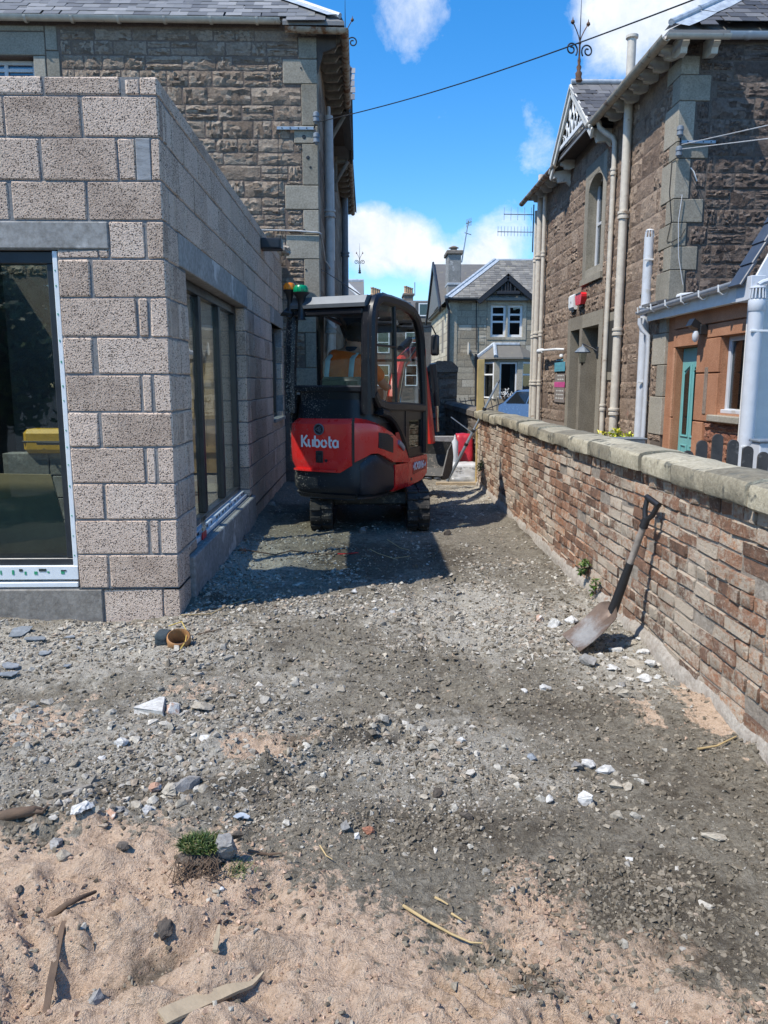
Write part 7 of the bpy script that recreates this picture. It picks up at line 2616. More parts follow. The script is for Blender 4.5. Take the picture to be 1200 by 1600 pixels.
# left side: post frame and glazed door
archl = [(-x - .012, y, z) for x, y, z in arch]
put(MB().bar(archl, .09, .07, (1, 0, 0)), "side_arch", M['dblack'], smooth=38)
put(MB().bar([(-.455, -.30, 1.1), (-.445, -.32, 2.27)], .06, .05, (1, 0, 0)), "door_post", M['dblack'])
dr = put(MB().bar([(-.475, -.26, .72), (-.475, .42, .72), (-.463, .40, 1.5), (-.452, .34, 2.0), (-.448, .20, 2.16), (-.446, -.26, 2.22)], .05, .04, (1, 0, 0), closed=True), "cab_door", M['dblack'])
put(MB().add([(-.473, -.25, .75), (-.473, .40, .75), (-.45, .33, 2.0), (-.446, -.25, 2.2)], [(0, 1, 2, 3)]), "door_glass", M['cabglass'], parent=dr)
put(MB().box(-.475, -.445, -.90, -.30, .70, 1.38), "left_panel", M['dblack'])
# front
fr = MB()
fr.bar([(-.44, .45, 1.18), (.44, .45, 1.18)], .06, .06, (0, 1, 0))
fr.bar([(-.44, .40, 1.75), (.44, .40, 1.75)], .03, .03, (0, 1, 0))
put(fr, "front_rail", M['dblack'])
put(MB().add([(-.43, .45, .74), (.43, .45, .74), (.42, .36, 2.0), (-.42, .36, 2.0)], [(0, 1, 2, 3)]), "windscreen", M['cabglass'])
put(MB().box(-.44, .44, -.85, .44, .66, .72), "cab_floor", M['dblack'])
# roof: silver skin between dark edge rolls
rfm = MB().prism([(-.955, 2.215), (-.96, 2.25), (-.90, 2.325), (-.5, 2.335), (0, 2.325), (.14, 2.29), (.14, 2.25), (0, 2.27), (-.8, 2.27), (-.9, 2.215)], 'x', -.415, .395)
put(rfm, "roof", M['dsilver'], smooth=30)
put(MB().prism([(.145, 2.295), (.30, 2.20), (.37, 2.06), (.34, 2.05), (.27, 2.17), (.145, 2.25)], 'x', -.42, .40), "roof_nose", M['dblack'], smooth=30)
put(MB().prism([(-.80, 2.205), (.1, 2.205), (.1, 2.26), (-.80, 2.26)], 'x', -.41, .39), "head_lining", M['dgrey'])
an = MB().lathe([(.025, 0), (.022, .02), (.008, .03)], (.20, -.62, 2.33), 10)
an.tube([(.20, -.62, 2.35), (.05, -.70, 2.46), (-.15, -.80, 2.60)], [.006, .005, .003], 6)
put(an, "antenna", M['black'], smooth=40)
put(MB().bar([(.40, -.55, 2.33), (.40, -.55, 2.37), (.40, -.45, 2.37), (.40, -.45, 2.33)], .012, .012, (1, 0, 0)), "roof_lug", M['black'])
# warning beacons on their stalks at the left rear corner
bs = MB().bar([(-.40, -.93, 2.16), (-.50, -.95, 2.18), (-.46, -.90, 2.22)], .05, .06, (0, 1, 0))
put(bs, "beacon_bracket", M['black'])
for (x, y, z, mt, s, nm) in ((-.435, -.93, 2.40, 'orange_lens', .8, "amber flashing beacon"), (-.30, -.94, 2.37, 'green_lens', 1.0, "green flashing beacon")):
    b0 = MB().lathe([(.05, -.26), (.035, -.24), (.03, -.10), (.05, -.04), (.082, -.012), (.085, .0)], (x, y, z), 18)
    b0.v = [(x + (p[0] - x) * s, y + (p[1] - y) * s, p[2]) for p in b0.v]
    bo = put(b0, "beacon", M['black'], smooth=40, label=nm)
    l0 = MB().lathe([(.066, .0), (.070, .01), (.068, .048), (.055, .066), (.03, .07), (.001, .071)], (x, y, z), 18)
    l0.v = [(x + (p[0] - x) * s, y + (p[1] - y) * s, p[2]) for p in l0.v]
    for k in range(12):
        a = 2 * math.pi * k / 12
        l0.bar([(x + .07 * s * math.cos(a), y + .07 * s * math.sin(a), z + .006), (x + .068 * s * math.cos(a), y + .068 * s * math.sin(a), z + .045)], .007, .006, (-math.sin(a), math.cos(a), 0))
    put(l0, "lens", M[mt], parent=bo, smooth=40)
# mirror on the front right corner
mr = MB().cbox(.50, .60, .54, .58, 1.80, 2.03, .03)
mo = put(mr, "wing_mirror", M['black'], smooth=40)
put(MB().bar([(.45, .42, 2.1), (.53, .50, 2.12), (.56, .56, 2.03)], .018, .018, (0, 0, 1)), "mirror_arm", M['black'], parent=mo)
# seat
put(MB().cbox(-.24, .24, -.72, -.60, 1.10, 1.56, .04), "seat_back", M['black'], smooth=40)
put(MB().cbox(-.24, .24, -.62, -.15, 1.00, 1.12, .04), "seat", M['black'], smooth=40)
put(MB().cbox(-.25, .25, -.70, -.1, .72, 1.0, .02), "seat_base", M['dgrey'])
for s in (-1, 1):
    put(MB().cbox(s * .31 - .07, s * .31 + .07, -.45, .05, .72, 1.27, .03), "lever_console", M['dgrey'])
    put(MB().tube([(s * .31, .02, 1.27), (s * .30, .06, 1.38), (s * .29, .05, 1.44)], [.012, .012, .026], 8), "control_lever", M['black'], smooth=50)
# boom, arm, rams and bucket ahead of the cab
put(MB().cbox(-.10, .10, .46, .72, .42, .78, .02), "swing_post", M['dsteel'])
bm = MB().bar([(-.07, .60, .62), (-.07, .74, 1.05), (-.07, .90, 1.50), (-.08, 1.08, 1.74), (-.08, 1.40, 1.86), (-.08, 1.78, 1.88)], .16, .12, (1, 0, 0))
put(bm, "boom", M['dred2'], smooth=35)
put(MB().bar([(-.08, 1.70, 1.92), (-.07, 1.86, 1.5), (-.04, 1.98, .95), (-.02, 2.0, .70)], .13, .10, (1, 0, 0)), "dipper_arm", M['dred2'], smooth=35)
for a, b, c in (((-.07, .76, .60), (-.07, .98, 1.1), (-.08, 1.12, 1.62)), ((-.08, 1.06, 1.9), (-.08, 1.35, 2.02), (-.08, 1.66, 2.05)), ((.0, 1.98, 1.75), (.02, 2.10, 1.2), (.02, 2.14, .85))):
    o = put(MB().tube([a, b], .045, 10), "hydraulic_ram", M['dgrey'], smooth=50)
    put(MB().tube([b, c], .024, 10), "ram_rod", M['ram'], parent=o, smooth=50)
for s in (-.15, .01):
    put(MB().tube([(s, .62, .72), (s * 1.1, .80, 1.25), (s * 1.1, 1.0, 1.72), (s, 1.5, 2.0)], .014, 6), "hydraulic_hose", M['black'], smooth=60)
# bucket: curled towards the machine
pb_ = [(2.10, .70), (2.16, .52), (2.12, .34), (1.98, .24), (1.82, .235), (1.74, .27)]
bk = MB()
bw = .24
n_ = len(pb_)
inn = [(y - .02 * (1 if y > 1.9 else .3), z + .022) for y, z in pb_]
for s0, s1 in ((-bw, bw),):
    vs = [(s0, y, z) for y, z in pb_] + [(s1, y, z) for y, z in pb_] + [(s0, y, z) for y, z in inn] + [(s1, y, z) for y, z in inn]
    fs = [(i, i + 1, n_ + i + 1, n_ + i) for i in range(n_ - 1)] + [(2 * n_ + i, 3 * n_ + i, 3 * n_ + i + 1, 2 * n_ + i + 1) for i in range(n_ - 1)]
    fs += [(i, 2 * n_ + i, 2 * n_ + i + 1, i + 1) for i in range(n_ - 1)] + [(n_ + i, n_ + i + 1, 3 * n_ + i + 1, 3 * n_ + i) for i in range(n_ - 1)]
    bk.add(vs, fs)
for s in (-bw, bw):
    bk.prism(pb_ + [(1.72, .30), (1.95, .62)], 'x', s - .008, s + .008)
bo = put(bk, "bucket", M['dsteel'])
for k in range(4):
    x = -.19 + k * .127
    put(MB().prism([(1.76, .232), (1.76, .27), (1.62, .285), (1.62, .275)], 'x', x - .025, x + .025), "bucket_tooth", M['steel'], parent=bo)

# ------------------------------------------------------------------ the operator
CLO = {'skin': plain("skin", (.48, .26, .17), .55, wear=.05), 'shirt': plain("hi_vis_orange_cloth", (.98, .17, .012), .8, wear=.12, bump=.4, bscale=14),
       'navy': plain("navy_cloth", (.02, .025, .045), .85), 'hair': plain("dark_brown_hair", (.022, .015, .011), .7, bump=.8, bscale=90), 'tape': plain("reflective_tape", (.50, .62, .60), .3)}
DX = -.115
op = thing("person", "excavator operator seen from behind in an orange high-visibility shirt with dark hair", "person", tuple(UP @ Vector((.04, -.40, 1.12))))


def skin_body(name, verts, edges, radii, mat_, root=0, levels=2, parent=op):
    me = bpy.data.meshes.new(name)
    me.from_pydata([UP @ (Vector(v) + Vector((DX, 0, .02))) for v in verts], edges, [])
    o = bpy.data.objects.new(name, me)
    col.objects.link(o)
    sk = o.modifiers.new("skin", 'SKIN')
    sk.use_smooth_shade = True
    for i, r_ in enumerate(radii):
        rr_ = r_ if isinstance(r_, tuple) else (r_, r_)
        me.skin_vertices[0].data[i].radius = rr_
        me.skin_vertices[0].data[i].use_root = (i == root)
    ss = o.modifiers.new("smooth", 'SUBSURF')
    ss.levels = ss.render_levels = levels
    bpy.context.view_layer.update()
    m2 = bpy.data.meshes.new_from_object(o.evaluated_get(bpy.context.evaluated_depsgraph_get()))
    bpy.data.objects.remove(o)
    m2.materials.clear()
    m2.materials.append(mat_)
    return link(name, m2, parent)


# leaning a little to the right and looking ahead-left
hip, waist, chest, neck, head, crown = (.02, -.42, 1.16), (.03, -.43, 1.34), (.06, -.42, 1.62), (.10, -.38, 1.83), (.115, -.35, 1.95), (.12, -.345, 2.06)
V, E_, Rr = [hip, waist, chest, neck, head, crown], [(0, 1), (1, 2), (2, 3), (3, 4), (4, 5)], [.15, .14, .16, .062, .095, .082]


def limb(parent_i, pts, rads):
    i = parent_i
    for p, r_ in zip(pts, rads):
        V.append(p)
        Rr.append(r_)
        E_.append((i, len(V) - 1))
        i = len(V) - 1
    return i


for s in (-1, 1):
    sh = (.07 + s * .185, -.40, 1.73 - .03 * s)
    el = (.09 + s * .29, -.22, 1.46)
    wr_ = (.02 + s * .285, .02, 1.42)
    i = limb(2, [sh, el, wr_], [.072, .048, .032])
    pm = (.01 + s * .283, .07, 1.435)
    j = limb(i, [pm], [.034])
    for f_ in range(4):
        x = s * .283 + (f_ - 1.5) * .02
        l = (.034, .04, .038, .03)[f_]
        limb(j, [(x, .105, 1.455), (x, .125, 1.445 - l * .3), (x, .115, 1.43 - l * .8)], [.010, .009, .008])
    limb(j, [(s * .283 - s * .035, .06, 1.455), (s * .283 - s * .04, .085, 1.475)], [.011, .009])
    kn = (s * .16, .08, 1.20)
    an_ = (s * .15, .22, .80)
    limb(0, [(s * .10, -.38, 1.15), kn, an_, (s * .15, .36, .75)], [.095, .068, .045, .038])
body = skin_body("body", V, E_, Rr, CLO['skin'])
# shirt: torso and short sleeves, a little larger than the body
sv = [(.02, -.42, 1.20), (.03, -.43, 1.36), (.06, -.42, 1.62), (.09, -.395, 1.765)]
se = [(0, 1), (1, 2), (2, 3)]
sr_ = [(.185, .155), (.18, .15), (.19, .155), (.095, .09)]
for s in (-1, 1):
    k = len(sv)
    sv += [(.07 + s * .175, -.40, 1.72 - .03 * s), (.085 + s * .25, -.30, 1.585), (.088 + s * .278, -.245, 1.50)]
    se += [(2, k), (k, k + 1), (k + 1, k + 2)]
    sr_ += [.096, .080, .074]
skin_body("shirt", sv, se, sr_, CLO['shirt'], root=1)
for x in (-.09 + DX, .19 + DX):
    MBt = MB().bar([(x + .0, -.592, 1.22), (x, -.592, 1.40), (x - .01, -.592, 1.58), (x - .015, -.545, 1.74), (x - .02, -.44, 1.80)], .012, .055, (1, 0, 0))
    put(MBt, "reflective_tape", CLO['tape'], parent=op, smooth=50)
put(MB().lathe([(.070, 0), (.078, .012), (.074, .045), (.064, .05)], (.098 + DX, -.385, 1.82), 16), "collar", CLO['navy'], parent=op, smooth=50)
skin_body("trousers", [(.02, -.42, 1.17), (-.10, -.38, 1.155), (-.16, .08, 1.205), (-.15, .21, .84), (.10, -.38, 1.155), (.16, .08, 1.205), (.15, .21, .84)], [(0, 1), (1, 2), (2, 3), (0, 4), (4, 5), (5, 6)], [.165, .115, .085, .065, .115, .085, .065], CLO['navy'])
for s in (-1, 1):
    put(MB().cbox(s * .15 - .05, s * .15 + .05, .16, .44, .725, .82, .03), "boot", M['dkwood'], parent=op, smooth=50)
# hair: a close cap over skull and nape, and ears, nose and eyes on the far side
hr = MB()
hc = Vector((.118 + DX, -.350, 1.985))
nn, mm = 20, 12
vs = []
for j in range(mm + 1):
    ph = math.pi * .80 * j / mm
    for i in range(nn):
        th = 2 * math.pi * i / nn
        fwd = max(0, math.sin(th))
        p2 = ph * (1 - .42 * fwd)
        rr_ = .112 + random.uniform(-.003, .003)
        vs.append((hc.x + rr_ * .92 * math.sin(p2) * math.cos(th), hc.y + rr_ * 1.08 * math.sin(p2) * math.sin(th), hc.z + .02 + rr_ * 1.08 * math.cos(p2)))
hr.add(vs, [(j * nn + i, j * nn + (i + 1) % nn, (j + 1) * nn + (i + 1) % nn, (j + 1) * nn + i) for j in range(mm) for i in range(nn)])
put(hr, "hair", CLO['hair'], parent=op, smooth=60)
for s in (-1, 1):
    put(MB().lathe([(.004, -.010), (.022, -.008), (.026, .0), (.018, .008), (.004, .006)], (hc.x + s * .098, hc.y + .005, hc.z - .035), 12, 'x'), "ear", CLO['skin'], parent=op, smooth=60)
    put(MB().lathe([(.001, .012), (.011, .008), (.012, 0), (.001, -.005)], (hc.x + s * .034, hc.y + .092, hc.z - .02), 10, 'y'), "eye", M['white'], parent=op, smooth=60)
put(MB().prism([(hc.y + .085, hc.z - .02), (hc.y + .122, hc.z - .06), (hc.y + .088, hc.z - .068)], 'x', hc.x - .014, hc.x + .014), "nose", CLO['skin'], parent=op)
put(MB().cbox(hc.x - .026, hc.x + .026, hc.y + .088, hc.y + .094, hc.z - .095, hc.z - .085, .003), "mouth", plain("lips", (.40, .15, .12), .5), parent=op)


# ------------------------------------------------------------------ the shovel against the wall
M['shaft'] = plain("grey_weathered_shaft", (.27, .235, .20), .75, wear=.25, bump=.3, bscale=60)
M['blade'] = plain("worn_steel_blade", (.20, .185, .17), .5, metal=.35, wear=.25, grime=((.42, .41, .39), .56, 14))
M['blade_rust'] = plain("rusty_brown", (.15, .095, .065), .75, wear=.3)
g1 = at(1020, 783, X=WX - .055)                   # grip
sk_ = at(962, 942, X=1.42)                        # foot of the shaft, where the blade begins
tipL, tipR = gpt(892, 990), gpt(910, 1018)
t = thing("shovel", "square-mouthed shovel with black D-grip leaning on the brick wall", "shovel", tuple((tipL + tipR) / 2))
ax = (g1 - sk_).normalized()
side = ax.cross(Vector((1, .25, 0))).normalized()
side = (side - ax * side.dot(ax)).normalized()
s0, s1 = sk_ + ax * .22, g1 - ax * .13
MB().tube([s0, s0.lerp(s1, .5), s1], [.0185, .019, .018], 12).build("shaft", M['shaft'], t, smooth=60)
MB().tube([sk_ - ax * .05 , sk_ + ax * .03, sk_ + ax * .12, sk_ + ax * .26], [.030, .027, .026, .0215], 12).build("socket", M['black'], t, smooth=50)
gr = MB()
gr.tube([s1 - ax * .03, s1 + ax * .03], [.024, .022], 12)
wd = side * .052
gr.tube([s1 + ax * .01, s1 + ax * .06 + wd * .7, g1 + wd], [.016, .015, .014], 8)
gr.tube([s1 + ax * .01, s1 + ax * .06 - wd * .7, g1 - wd], [.016, .015, .014], 8)
gr.tube([g1 + wd * 1.15, g1, g1 - wd * 1.15], [.016, .017, .016], 10)
gr.build("grip", M['black'], t, smooth=50)
# blade: slightly dished sheet from the socket to the mouth, its cutting edge on the ground
mid = (tipL + tipR) / 2
mid = Vector((1.17, 4.22, 0))
mid.z = float(gz(mid.x, mid.y)) + .015
top = sk_ - ax * .02
dn = (mid - top)
L_ = dn.length
dn.normalize()
sd = dn.cross(Vector((0, 0, 1))).normalized()
if sd.x < 0:
    sd = -sd
sd = (sd + Vector((.15, -.55, 0))).normalized()
sd = (sd - dn * sd.dot(dn)).normalized()
nb = sd.cross(dn).normalized()
if nb.z < 0:
    nb = -nb
nu, nv = 14, 16
vs = []
for j in range(nv + 1):
    v = j / nv
    hw = .125 + .012 * v if v > .16 else .045 + .08 * math.sin(v / .16 * math.pi / 2)
    for i in range(nu + 1):
        u = -1 + 2 * i / nu
        crease = -.028 * math.exp(-(u / .16) ** 2) * max(0, 1 - v * 1.7)
        z = .020 * abs(u) ** 2.5 * (1 - .5 * v) + crease + .016 * math.sin(v * math.pi) * -1
        vs.append(top + dn * (L_ * v) + sd * (hw * u) + nb * z)
k = nu + 1
fs = [(j * k + i, j * k + i + 1, (j + 1) * k + i + 1, (j + 1) * k + i) for j in range(nv) for i in range(nu)]
o = len(vs)
vs2 = vs + [p - nb * .004 for p in vs]
fs2 = fs + [tuple(o + q for q in f[::-1]) for f in fs]
ring = list(range(k)) + [j * k + nu for j in range(1, nv + 1)] + [nv * k + i for i in range(nu - 1, -1, -1)] + [j * k for j in range(nv - 1, 0, -1)]
fs2 += [(ring[i], ring[(i + 1) % len(ring)], o + ring[(i + 1) % len(ring)], o + ring[i]) for i in range(len(ring))]
m_, nt, b = new_mat("shovel_blade")
p = world_pos(nt)
n1, n2 = noise(nt, p, 9, 7, .7), noise(nt, p, 38, 6, .7)
dist = nd(nt, 'ShaderNodeVectorMath', {0: p, 1: tuple(mid + (top - mid) * .25)}, out=1, operation='DISTANCE')
worn = mth(nt, 'ADD', nd(nt, 'ShaderNodeMapRange', {'Value': dist, 'From Min': .03, 'From Max': .26, 'To Min': .5, 'To Max': .02}), mth(nt, 'SUBTRACT', n1, .5))
c = mixc(nt, ramp(nt, worn, [(.25, 0.), (.5, 1.)]), mixc(nt, n2, (.085, .06, .048), (.23, .16, .115)), mixc(nt, n2, (.17, .16, .15), (.42, .405, .385)))
nt.links.new(c, b.inputs['Base Color'])
b.inputs['Roughness'].default_value = .55
b.inputs['Metallic'].default_value = .25
nt.links.new(nd(nt, 'ShaderNodeBump', {'Height': n2, 'Strength': .25, 'Distance': .004}), b.inputs['Normal'])
mb = MB().add(vs2, fs2)
mb.build("blade", m_, t, smooth=50)

# builder's line along the foot of the wall
a, b_ = gpt(757, 756, .05), gpt(947, 938, .06)
pts = [a.lerp(b_, k / 20) for k in range(21)]
pts = [Vector((q.x, q.y, max(q.z, float(gz(q.x, q.y)) + .015))) for q in pts]
o = MB().tube(pts, .0035, 5).build("string_line", plain("pale_string", (.55, .47, .30), .8), None, smooth=60)
tag(o, "pale builder's string stretched along the foot of the brick wall", "string")

# ------------------------------------------------------------------ loose stones one can point at
ST = {
    'white': stone("white_limestone", [(.48, .47, .45), (.60, .59, .56), (.70, .69, .66)], s1=9, s2=50, bump=.5, bdist=.006, rnd=.2),
    'grey': stone("grey_whinstone", [(.20, .195, .185), (.29, .28, .265), (.38, .37, .35)], s1=12, s2=55, bump=.7, bdist=.008, rnd=.2),
    'dark': stone("dark_earthy_stone", [(.075, .062, .05), (.125, .105, .088), (.19, .165, .14)], s1=12, s2=55, bump=.9, bdist=.01, rnd=.2),
    'pink': stone("pink_sandstone_lump", [(.40, .22, .15), (.50, .32, .23), (.58, .45, .36)], s1=14, s2=50, bump=.7, bdist=.008, rnd=.2, spots=((.55, .53, .5), .55, 16)),
    'buff': stone("buff_stone_lump", [(.30, .26, .20), (.40, .355, .285), (.50, .46, .385)], s1=10, s2=50, bump=.7, bdist=.008, rnd=.2),
    'brick': stone("broken_brick", [(.28, .105, .06), (.38, .16, .095), (.46, .24, .16)], s1=14, s2=60, bump=.8, bdist=.008, rnd=.2),
    'blue': stone("blue_slate_chip", [(.16, .18, .20), (.24, .265, .29), (.34, .36, .385)], s1=14, s2=60, bump=.4, bdist=.004, rnd=.2),
}


def rock(px, py, w, ratio, flat, kind, label, cat="stone", seed=None, rz=None, name="stone", group=None, sink=.28):
    """a lump whose middle shows at a pixel; w its width in the photograph's pixels"""
    p = gpt(px, py)
    d = math.hypot(p.x, p.y, EYE)
    s = w * d / 1200
    seed = seed or int(px * 7 + py)
    me = hull_mesh(name, ST[kind], seed, 1, ratio, flat, n=16 if w > 16 else 12, sub=2 if w > 14 else 1)
    r = random.Random(seed)
    o = link(name, me, None, (p.x, p.y, p.z + s * flat * (.5 - sink)), (r.uniform(-.12, .12), r.uniform(-.12, .12), rz if rz is not None else r.uniform(0, 6.28)), (s, s, s))
    return tag(o, label, cat, group)


rock(272, 1113, 27, .9, .75, 'pink', "rounded lump of pink and white stone right beside the white triangular slab")
rock(317, 1104, 36, .7, .35, 'buff', "flat pale stone just right of the pink and white lump")
rock(189, 1164, 26, .9, .5, 'white', "chalky white wedge of stone in the grey gravel below the triangular slab")
rock(320, 1155, 28, .7, .35, 'white', "flat white stone lying where the gravel meets the bare soil")
rock(118, 1195, 24, .7, .4, 'buff', "flat buff stone in the gravel left of the chalky wedge")
rock(155, 1188, 26, .55, .3, 'white', "thin white flake of stone lying in the middle of the left gravel")
rock(292, 1236, 50, .9, .5, 'grey', "large half-buried grey boulder, the biggest of the left gravel", sink=.22)
rock(268, 1243, 30, .8, .75, 'buff', "pale buff lump leaning on the half-buried grey boulder")
rock(243, 1238, 22, .9, .7, 'pink', "small brown-pink lump left of the half-buried boulder")
rock(214, 1263, 24, .7, .6, 'buff', "sloping buff stone below and left of the grey boulder")
rock(230, 1276, 17, .8, .8, 'white', "small squarish white stone at the edge of the pink sand")
rock(172, 1284, 26, .6, .5, 'pink', "pinkish flat stone tipped up beside a grey flake")
rock(184, 1272, 28, .5, .35, 'grey', "grey flake lying over the pinkish flat stone")
rock(131, 1295, 36, .7, .4, 'white', "broad pale broken stone at the top edge of the pink sand on the left")
rock(91, 1329, 26, .8, .6, 'grey', "smooth dark grey stone lying alone on the pink sand")
rock(101, 1353, 20, .9, .8, 'buff', "round speckled stone just below the smooth grey stone on the sand")
rock(55, 1309, 24, .6, .4, 'buff', "pale pointed stone near the left edge where sand begins")
rock(541, 1305, 21, .9, .8, 'grey', "grey lump, the left one of a trio of stones in mid ground")
rock(575, 1304, 22, .8, .65, 'brick', "brick-red fragment, the right one of a trio of stones")
rock(557, 1314, 15, .9, .9, 'white', "small pointed white stone between the grey lump and the brick fragment")
rock(914, 1244, 28, .9, .9, 'white', "tall knobbly white stone standing alone on dark soil at the right")
rock(858, 1247, 17, .8, .7, 'white', "small white stone left of the tall knobbly one")
rock(946, 1199, 30, .5, .45, 'white', "long flat white stone at the end of a patch of pale rubble")
rock(918, 1188, 26, .8, .6, 'white', "pale angular block in the patch of rubble above the knobbly stone")
rock(901, 1194, 22, .9, .7, 'grey', "pitted grey lump touching the pale angular block")
rock(831, 1180, 18, .8, .6, 'blue', "little blue-grey chip shining on the dusty soil")
rock(852, 1073, 19, .8, .6, 'white', "clean white stone alone on brown soil below the shovel")
rock(819, 1080, 14, .8, .6, 'white', "small pale pebble left of the clean white stone", seed=5)
rock(721, 1165, 18, .6, .5, 'white', "white chip near the middle of the dusty track")
rock(705, 1161, 13, .8, .5, 'buff', "buff chip beside the white chip on the dusty track")
rock(626, 1121, 24, .7, .5, 'buff', "flattish buff stone in the middle of the yard")
rock(919, 1041, 36, .75, .55, 'grey', "big rough grey stone in front of the pale rubble by the shovel")
rock(865, 976, 22, .85, .8, 'white', "blocky white lump just left of the shovel blade")
rock(893, 972, 24, .8, .7, 'white', "angular white lump touching the upper left edge of the shovel blade")
rock(843, 968, 24, .7, .55, 'pink', "pinkish brown stone left of the white lumps by the shovel")
rock(978, 1089, 26, .6, .6, 'buff', "jagged buff stone on the soil below the pale rubble heap")
rock(1115, 1310, 34, .5, .4, 'buff', "pale crusty slab of soil and mortar at the right edge")
rock(1000, 1324, 14, .8, .6, 'dark', "dark smooth pebble on the soil left of the crusty slab")
rock(983, 1341, 12, .9, .8, 'white', "bright white pebble beside the dark smooth pebble")
rock(683, 1243, 18, .9, .9, 'dark', "dark upright clod near the middle of the yard")
rock(728, 1278, 24, .8, .6, 'dark', "crumbly dark clod right of the upright one")
rock(553, 928, 22, .6, .4, 'white', "flat white stone on the dusty ground behind the machine")
rock(585, 952, 13, .8, .6, 'white', "small white stone between the flat one and the lime dust")
rock(612, 955, 13, .7, .6, 'white', "tiny white stone at the edge of the lime dust")
rock(567, 830, 21, .7, .7, 'grey', "rounded grey stone in the shade between the excavator tracks")
rock(425, 795, 18, .7, .6, 'white', "pale stone lying against the block wall near the left track")
rock(381, 866, 15, .8, .6, 'brick', "orange-brown brick piece lying near the concrete threshold")
rock(379, 847, 12, .9, .8, 'dark', "dark lump against the concrete threshold")
rock(700, 832, 16, .9, .8, 'dark', "dark brown clod just right of the right track")
rock(259, 1475, 38, .7, .6, 'dark', "ragged dark clod on the pink sand near the bottom")
rock(247, 1476, 14, .8, .7, 'grey', "pale grey stone set in the ragged dark clod")
rock(150, 1570, 26, .9, .8, 'grey', "grey stone at the bottom left of the pink sand")
rock(33, 1400, 16, .9, .6, 'dark', "small dark stone at the left edge of the pink sand")
rock(338, 1403, 12, .7, .6, 'buff', "yellowish pebble in front of the turf clod", seed=6)
rock(347, 1400, 9, .8, .8, 'white', "tiny white pebble in front of the turf clod", seed=7)
rock(195, 1345, 20, .8, .7, 'dark', "dark crumb of soil on the sand left of the turf clod")
rock(268, 1001, 14, .8, .5, 'grey', "grey stone caught inside the brown pipe collar", seed=9)
# the pale rubble heap by the shovel: pieces one can count
r = random.Random(41)
for k, (px, py, w) in enumerate(((962, 1016, 24), (985, 1010, 20), (1005, 1022, 26), (1018, 1005, 22), (955, 1046, 28), (992, 1040, 30), (1016, 1043, 24), (1036, 1030, 26), (1008, 1062, 24), (972, 1068, 18), (1040, 1020, 36), (938, 1022, 16), (975, 1030, 18), (1001, 1006, 16), (1026, 1060, 18), (950, 1004, 14))):
    rock(px, py, w, r.uniform(.55, .9), r.uniform(.3, .5), r.choice(['white', 'white', 'buff', 'grey']), "one of the pale stone chips heaped in front of the shovel", group="pale chips heaped by the shovel", seed=300 + k)

# the white triangular slab
p = gpt(236, 1111)
k_ = math.hypot(p.x, p.y, EYE) / 1200
pl_ = [at(208, 1111, Z=p.z), at(254, 1124, Z=p.z), at(258, 1099, Z=p.z), at(250, 1098, Z=p.z)]
mb = MB()
c_ = sum(pl_, Vector()) / 4
vs = [q + Vector((0, 0, .030 + .012 * (q.x - c_.x) / .1)) for q in pl_] + [q + Vector((.006, .004, .006)) for q in pl_] + [q + Vector((0, 0, -.02)) for q in pl_]
mb.add(vs, [(0, 1, 2, 3), (4, 5, 1, 0), (5, 6, 2, 1), (6, 7, 3, 2), (7, 4, 0, 3), (8, 9, 5, 4), (9, 10, 6, 5), (10, 11, 7, 6), (11, 8, 4, 7), (11, 10, 9, 8)])
o = mb.build("stone_slab", ST['white'])
tag(o, "bright white triangular slab of stone tilted on the grey gravel at the left", "stone")


def shard(px, py, wpx, hpx, mat_, label, rz, th=.005, tilt=.06, name="slate_shard", cat="slate"):
    p = gpt(px, py, .012)
    k = math.hypot(p.x, p.y, EYE) / 1200
    r = random.Random(int(px + py))
    n = 7
    w, h = wpx * k * .38, hpx * k * .38
    prof = []
    for i in range(n):
        a = 2 * math.pi * i / n + r.uniform(-.3, .3)
        q = 1 / max(abs(math.cos(a)), abs(math.sin(a)))
        prof.append((w * math.cos(a) * q * r.uniform(.75, 1), h * math.sin(a) * q * r.uniform(.75, 1)))
    me = MB().prism(prof, 'z', 0, th).mesh(name, mat_)
    o = link(name, me, None, p, (r.uniform(-tilt, tilt), r.uniform(-tilt, tilt), rz))
    return tag(o, label, cat)


shard(32, 989, 40, 58, ST['blue'], "large flat grey slate lying in front of the concrete plinth", .2)
shard(55, 999, 40, 22, ST['blue'], "narrow slate strip overlapping the large flat slate", .3)
shard(70, 1016, 26, 26, ST['blue'], "slate piece lying alone right of and below the large slate", .6)
shard(16, 1040, 30, 40, ST['blue'], "pale bluish slate at the left edge of the gravel", .9)
shard(14, 1056, 34, 24, ST['blue'], "broken slate with a light edge below the bluish one", .2)
shard(110, 996, 22, 16, ST['blue'], "small dark slate bit in the gravel beyond the slates", .1)
shard(105, 1038, 14, 14, ST['blue'], "tiny slate chip among stones right of the slates", .1)

# ------------------------------------------------------------------ timber scraps and twigs
o = MB().cbox(-.5, .5, -.045, .045, 0, .012, .003)
pa, pb2 = gpt(290, 1602, .012), gpt(408, 1548, .03)


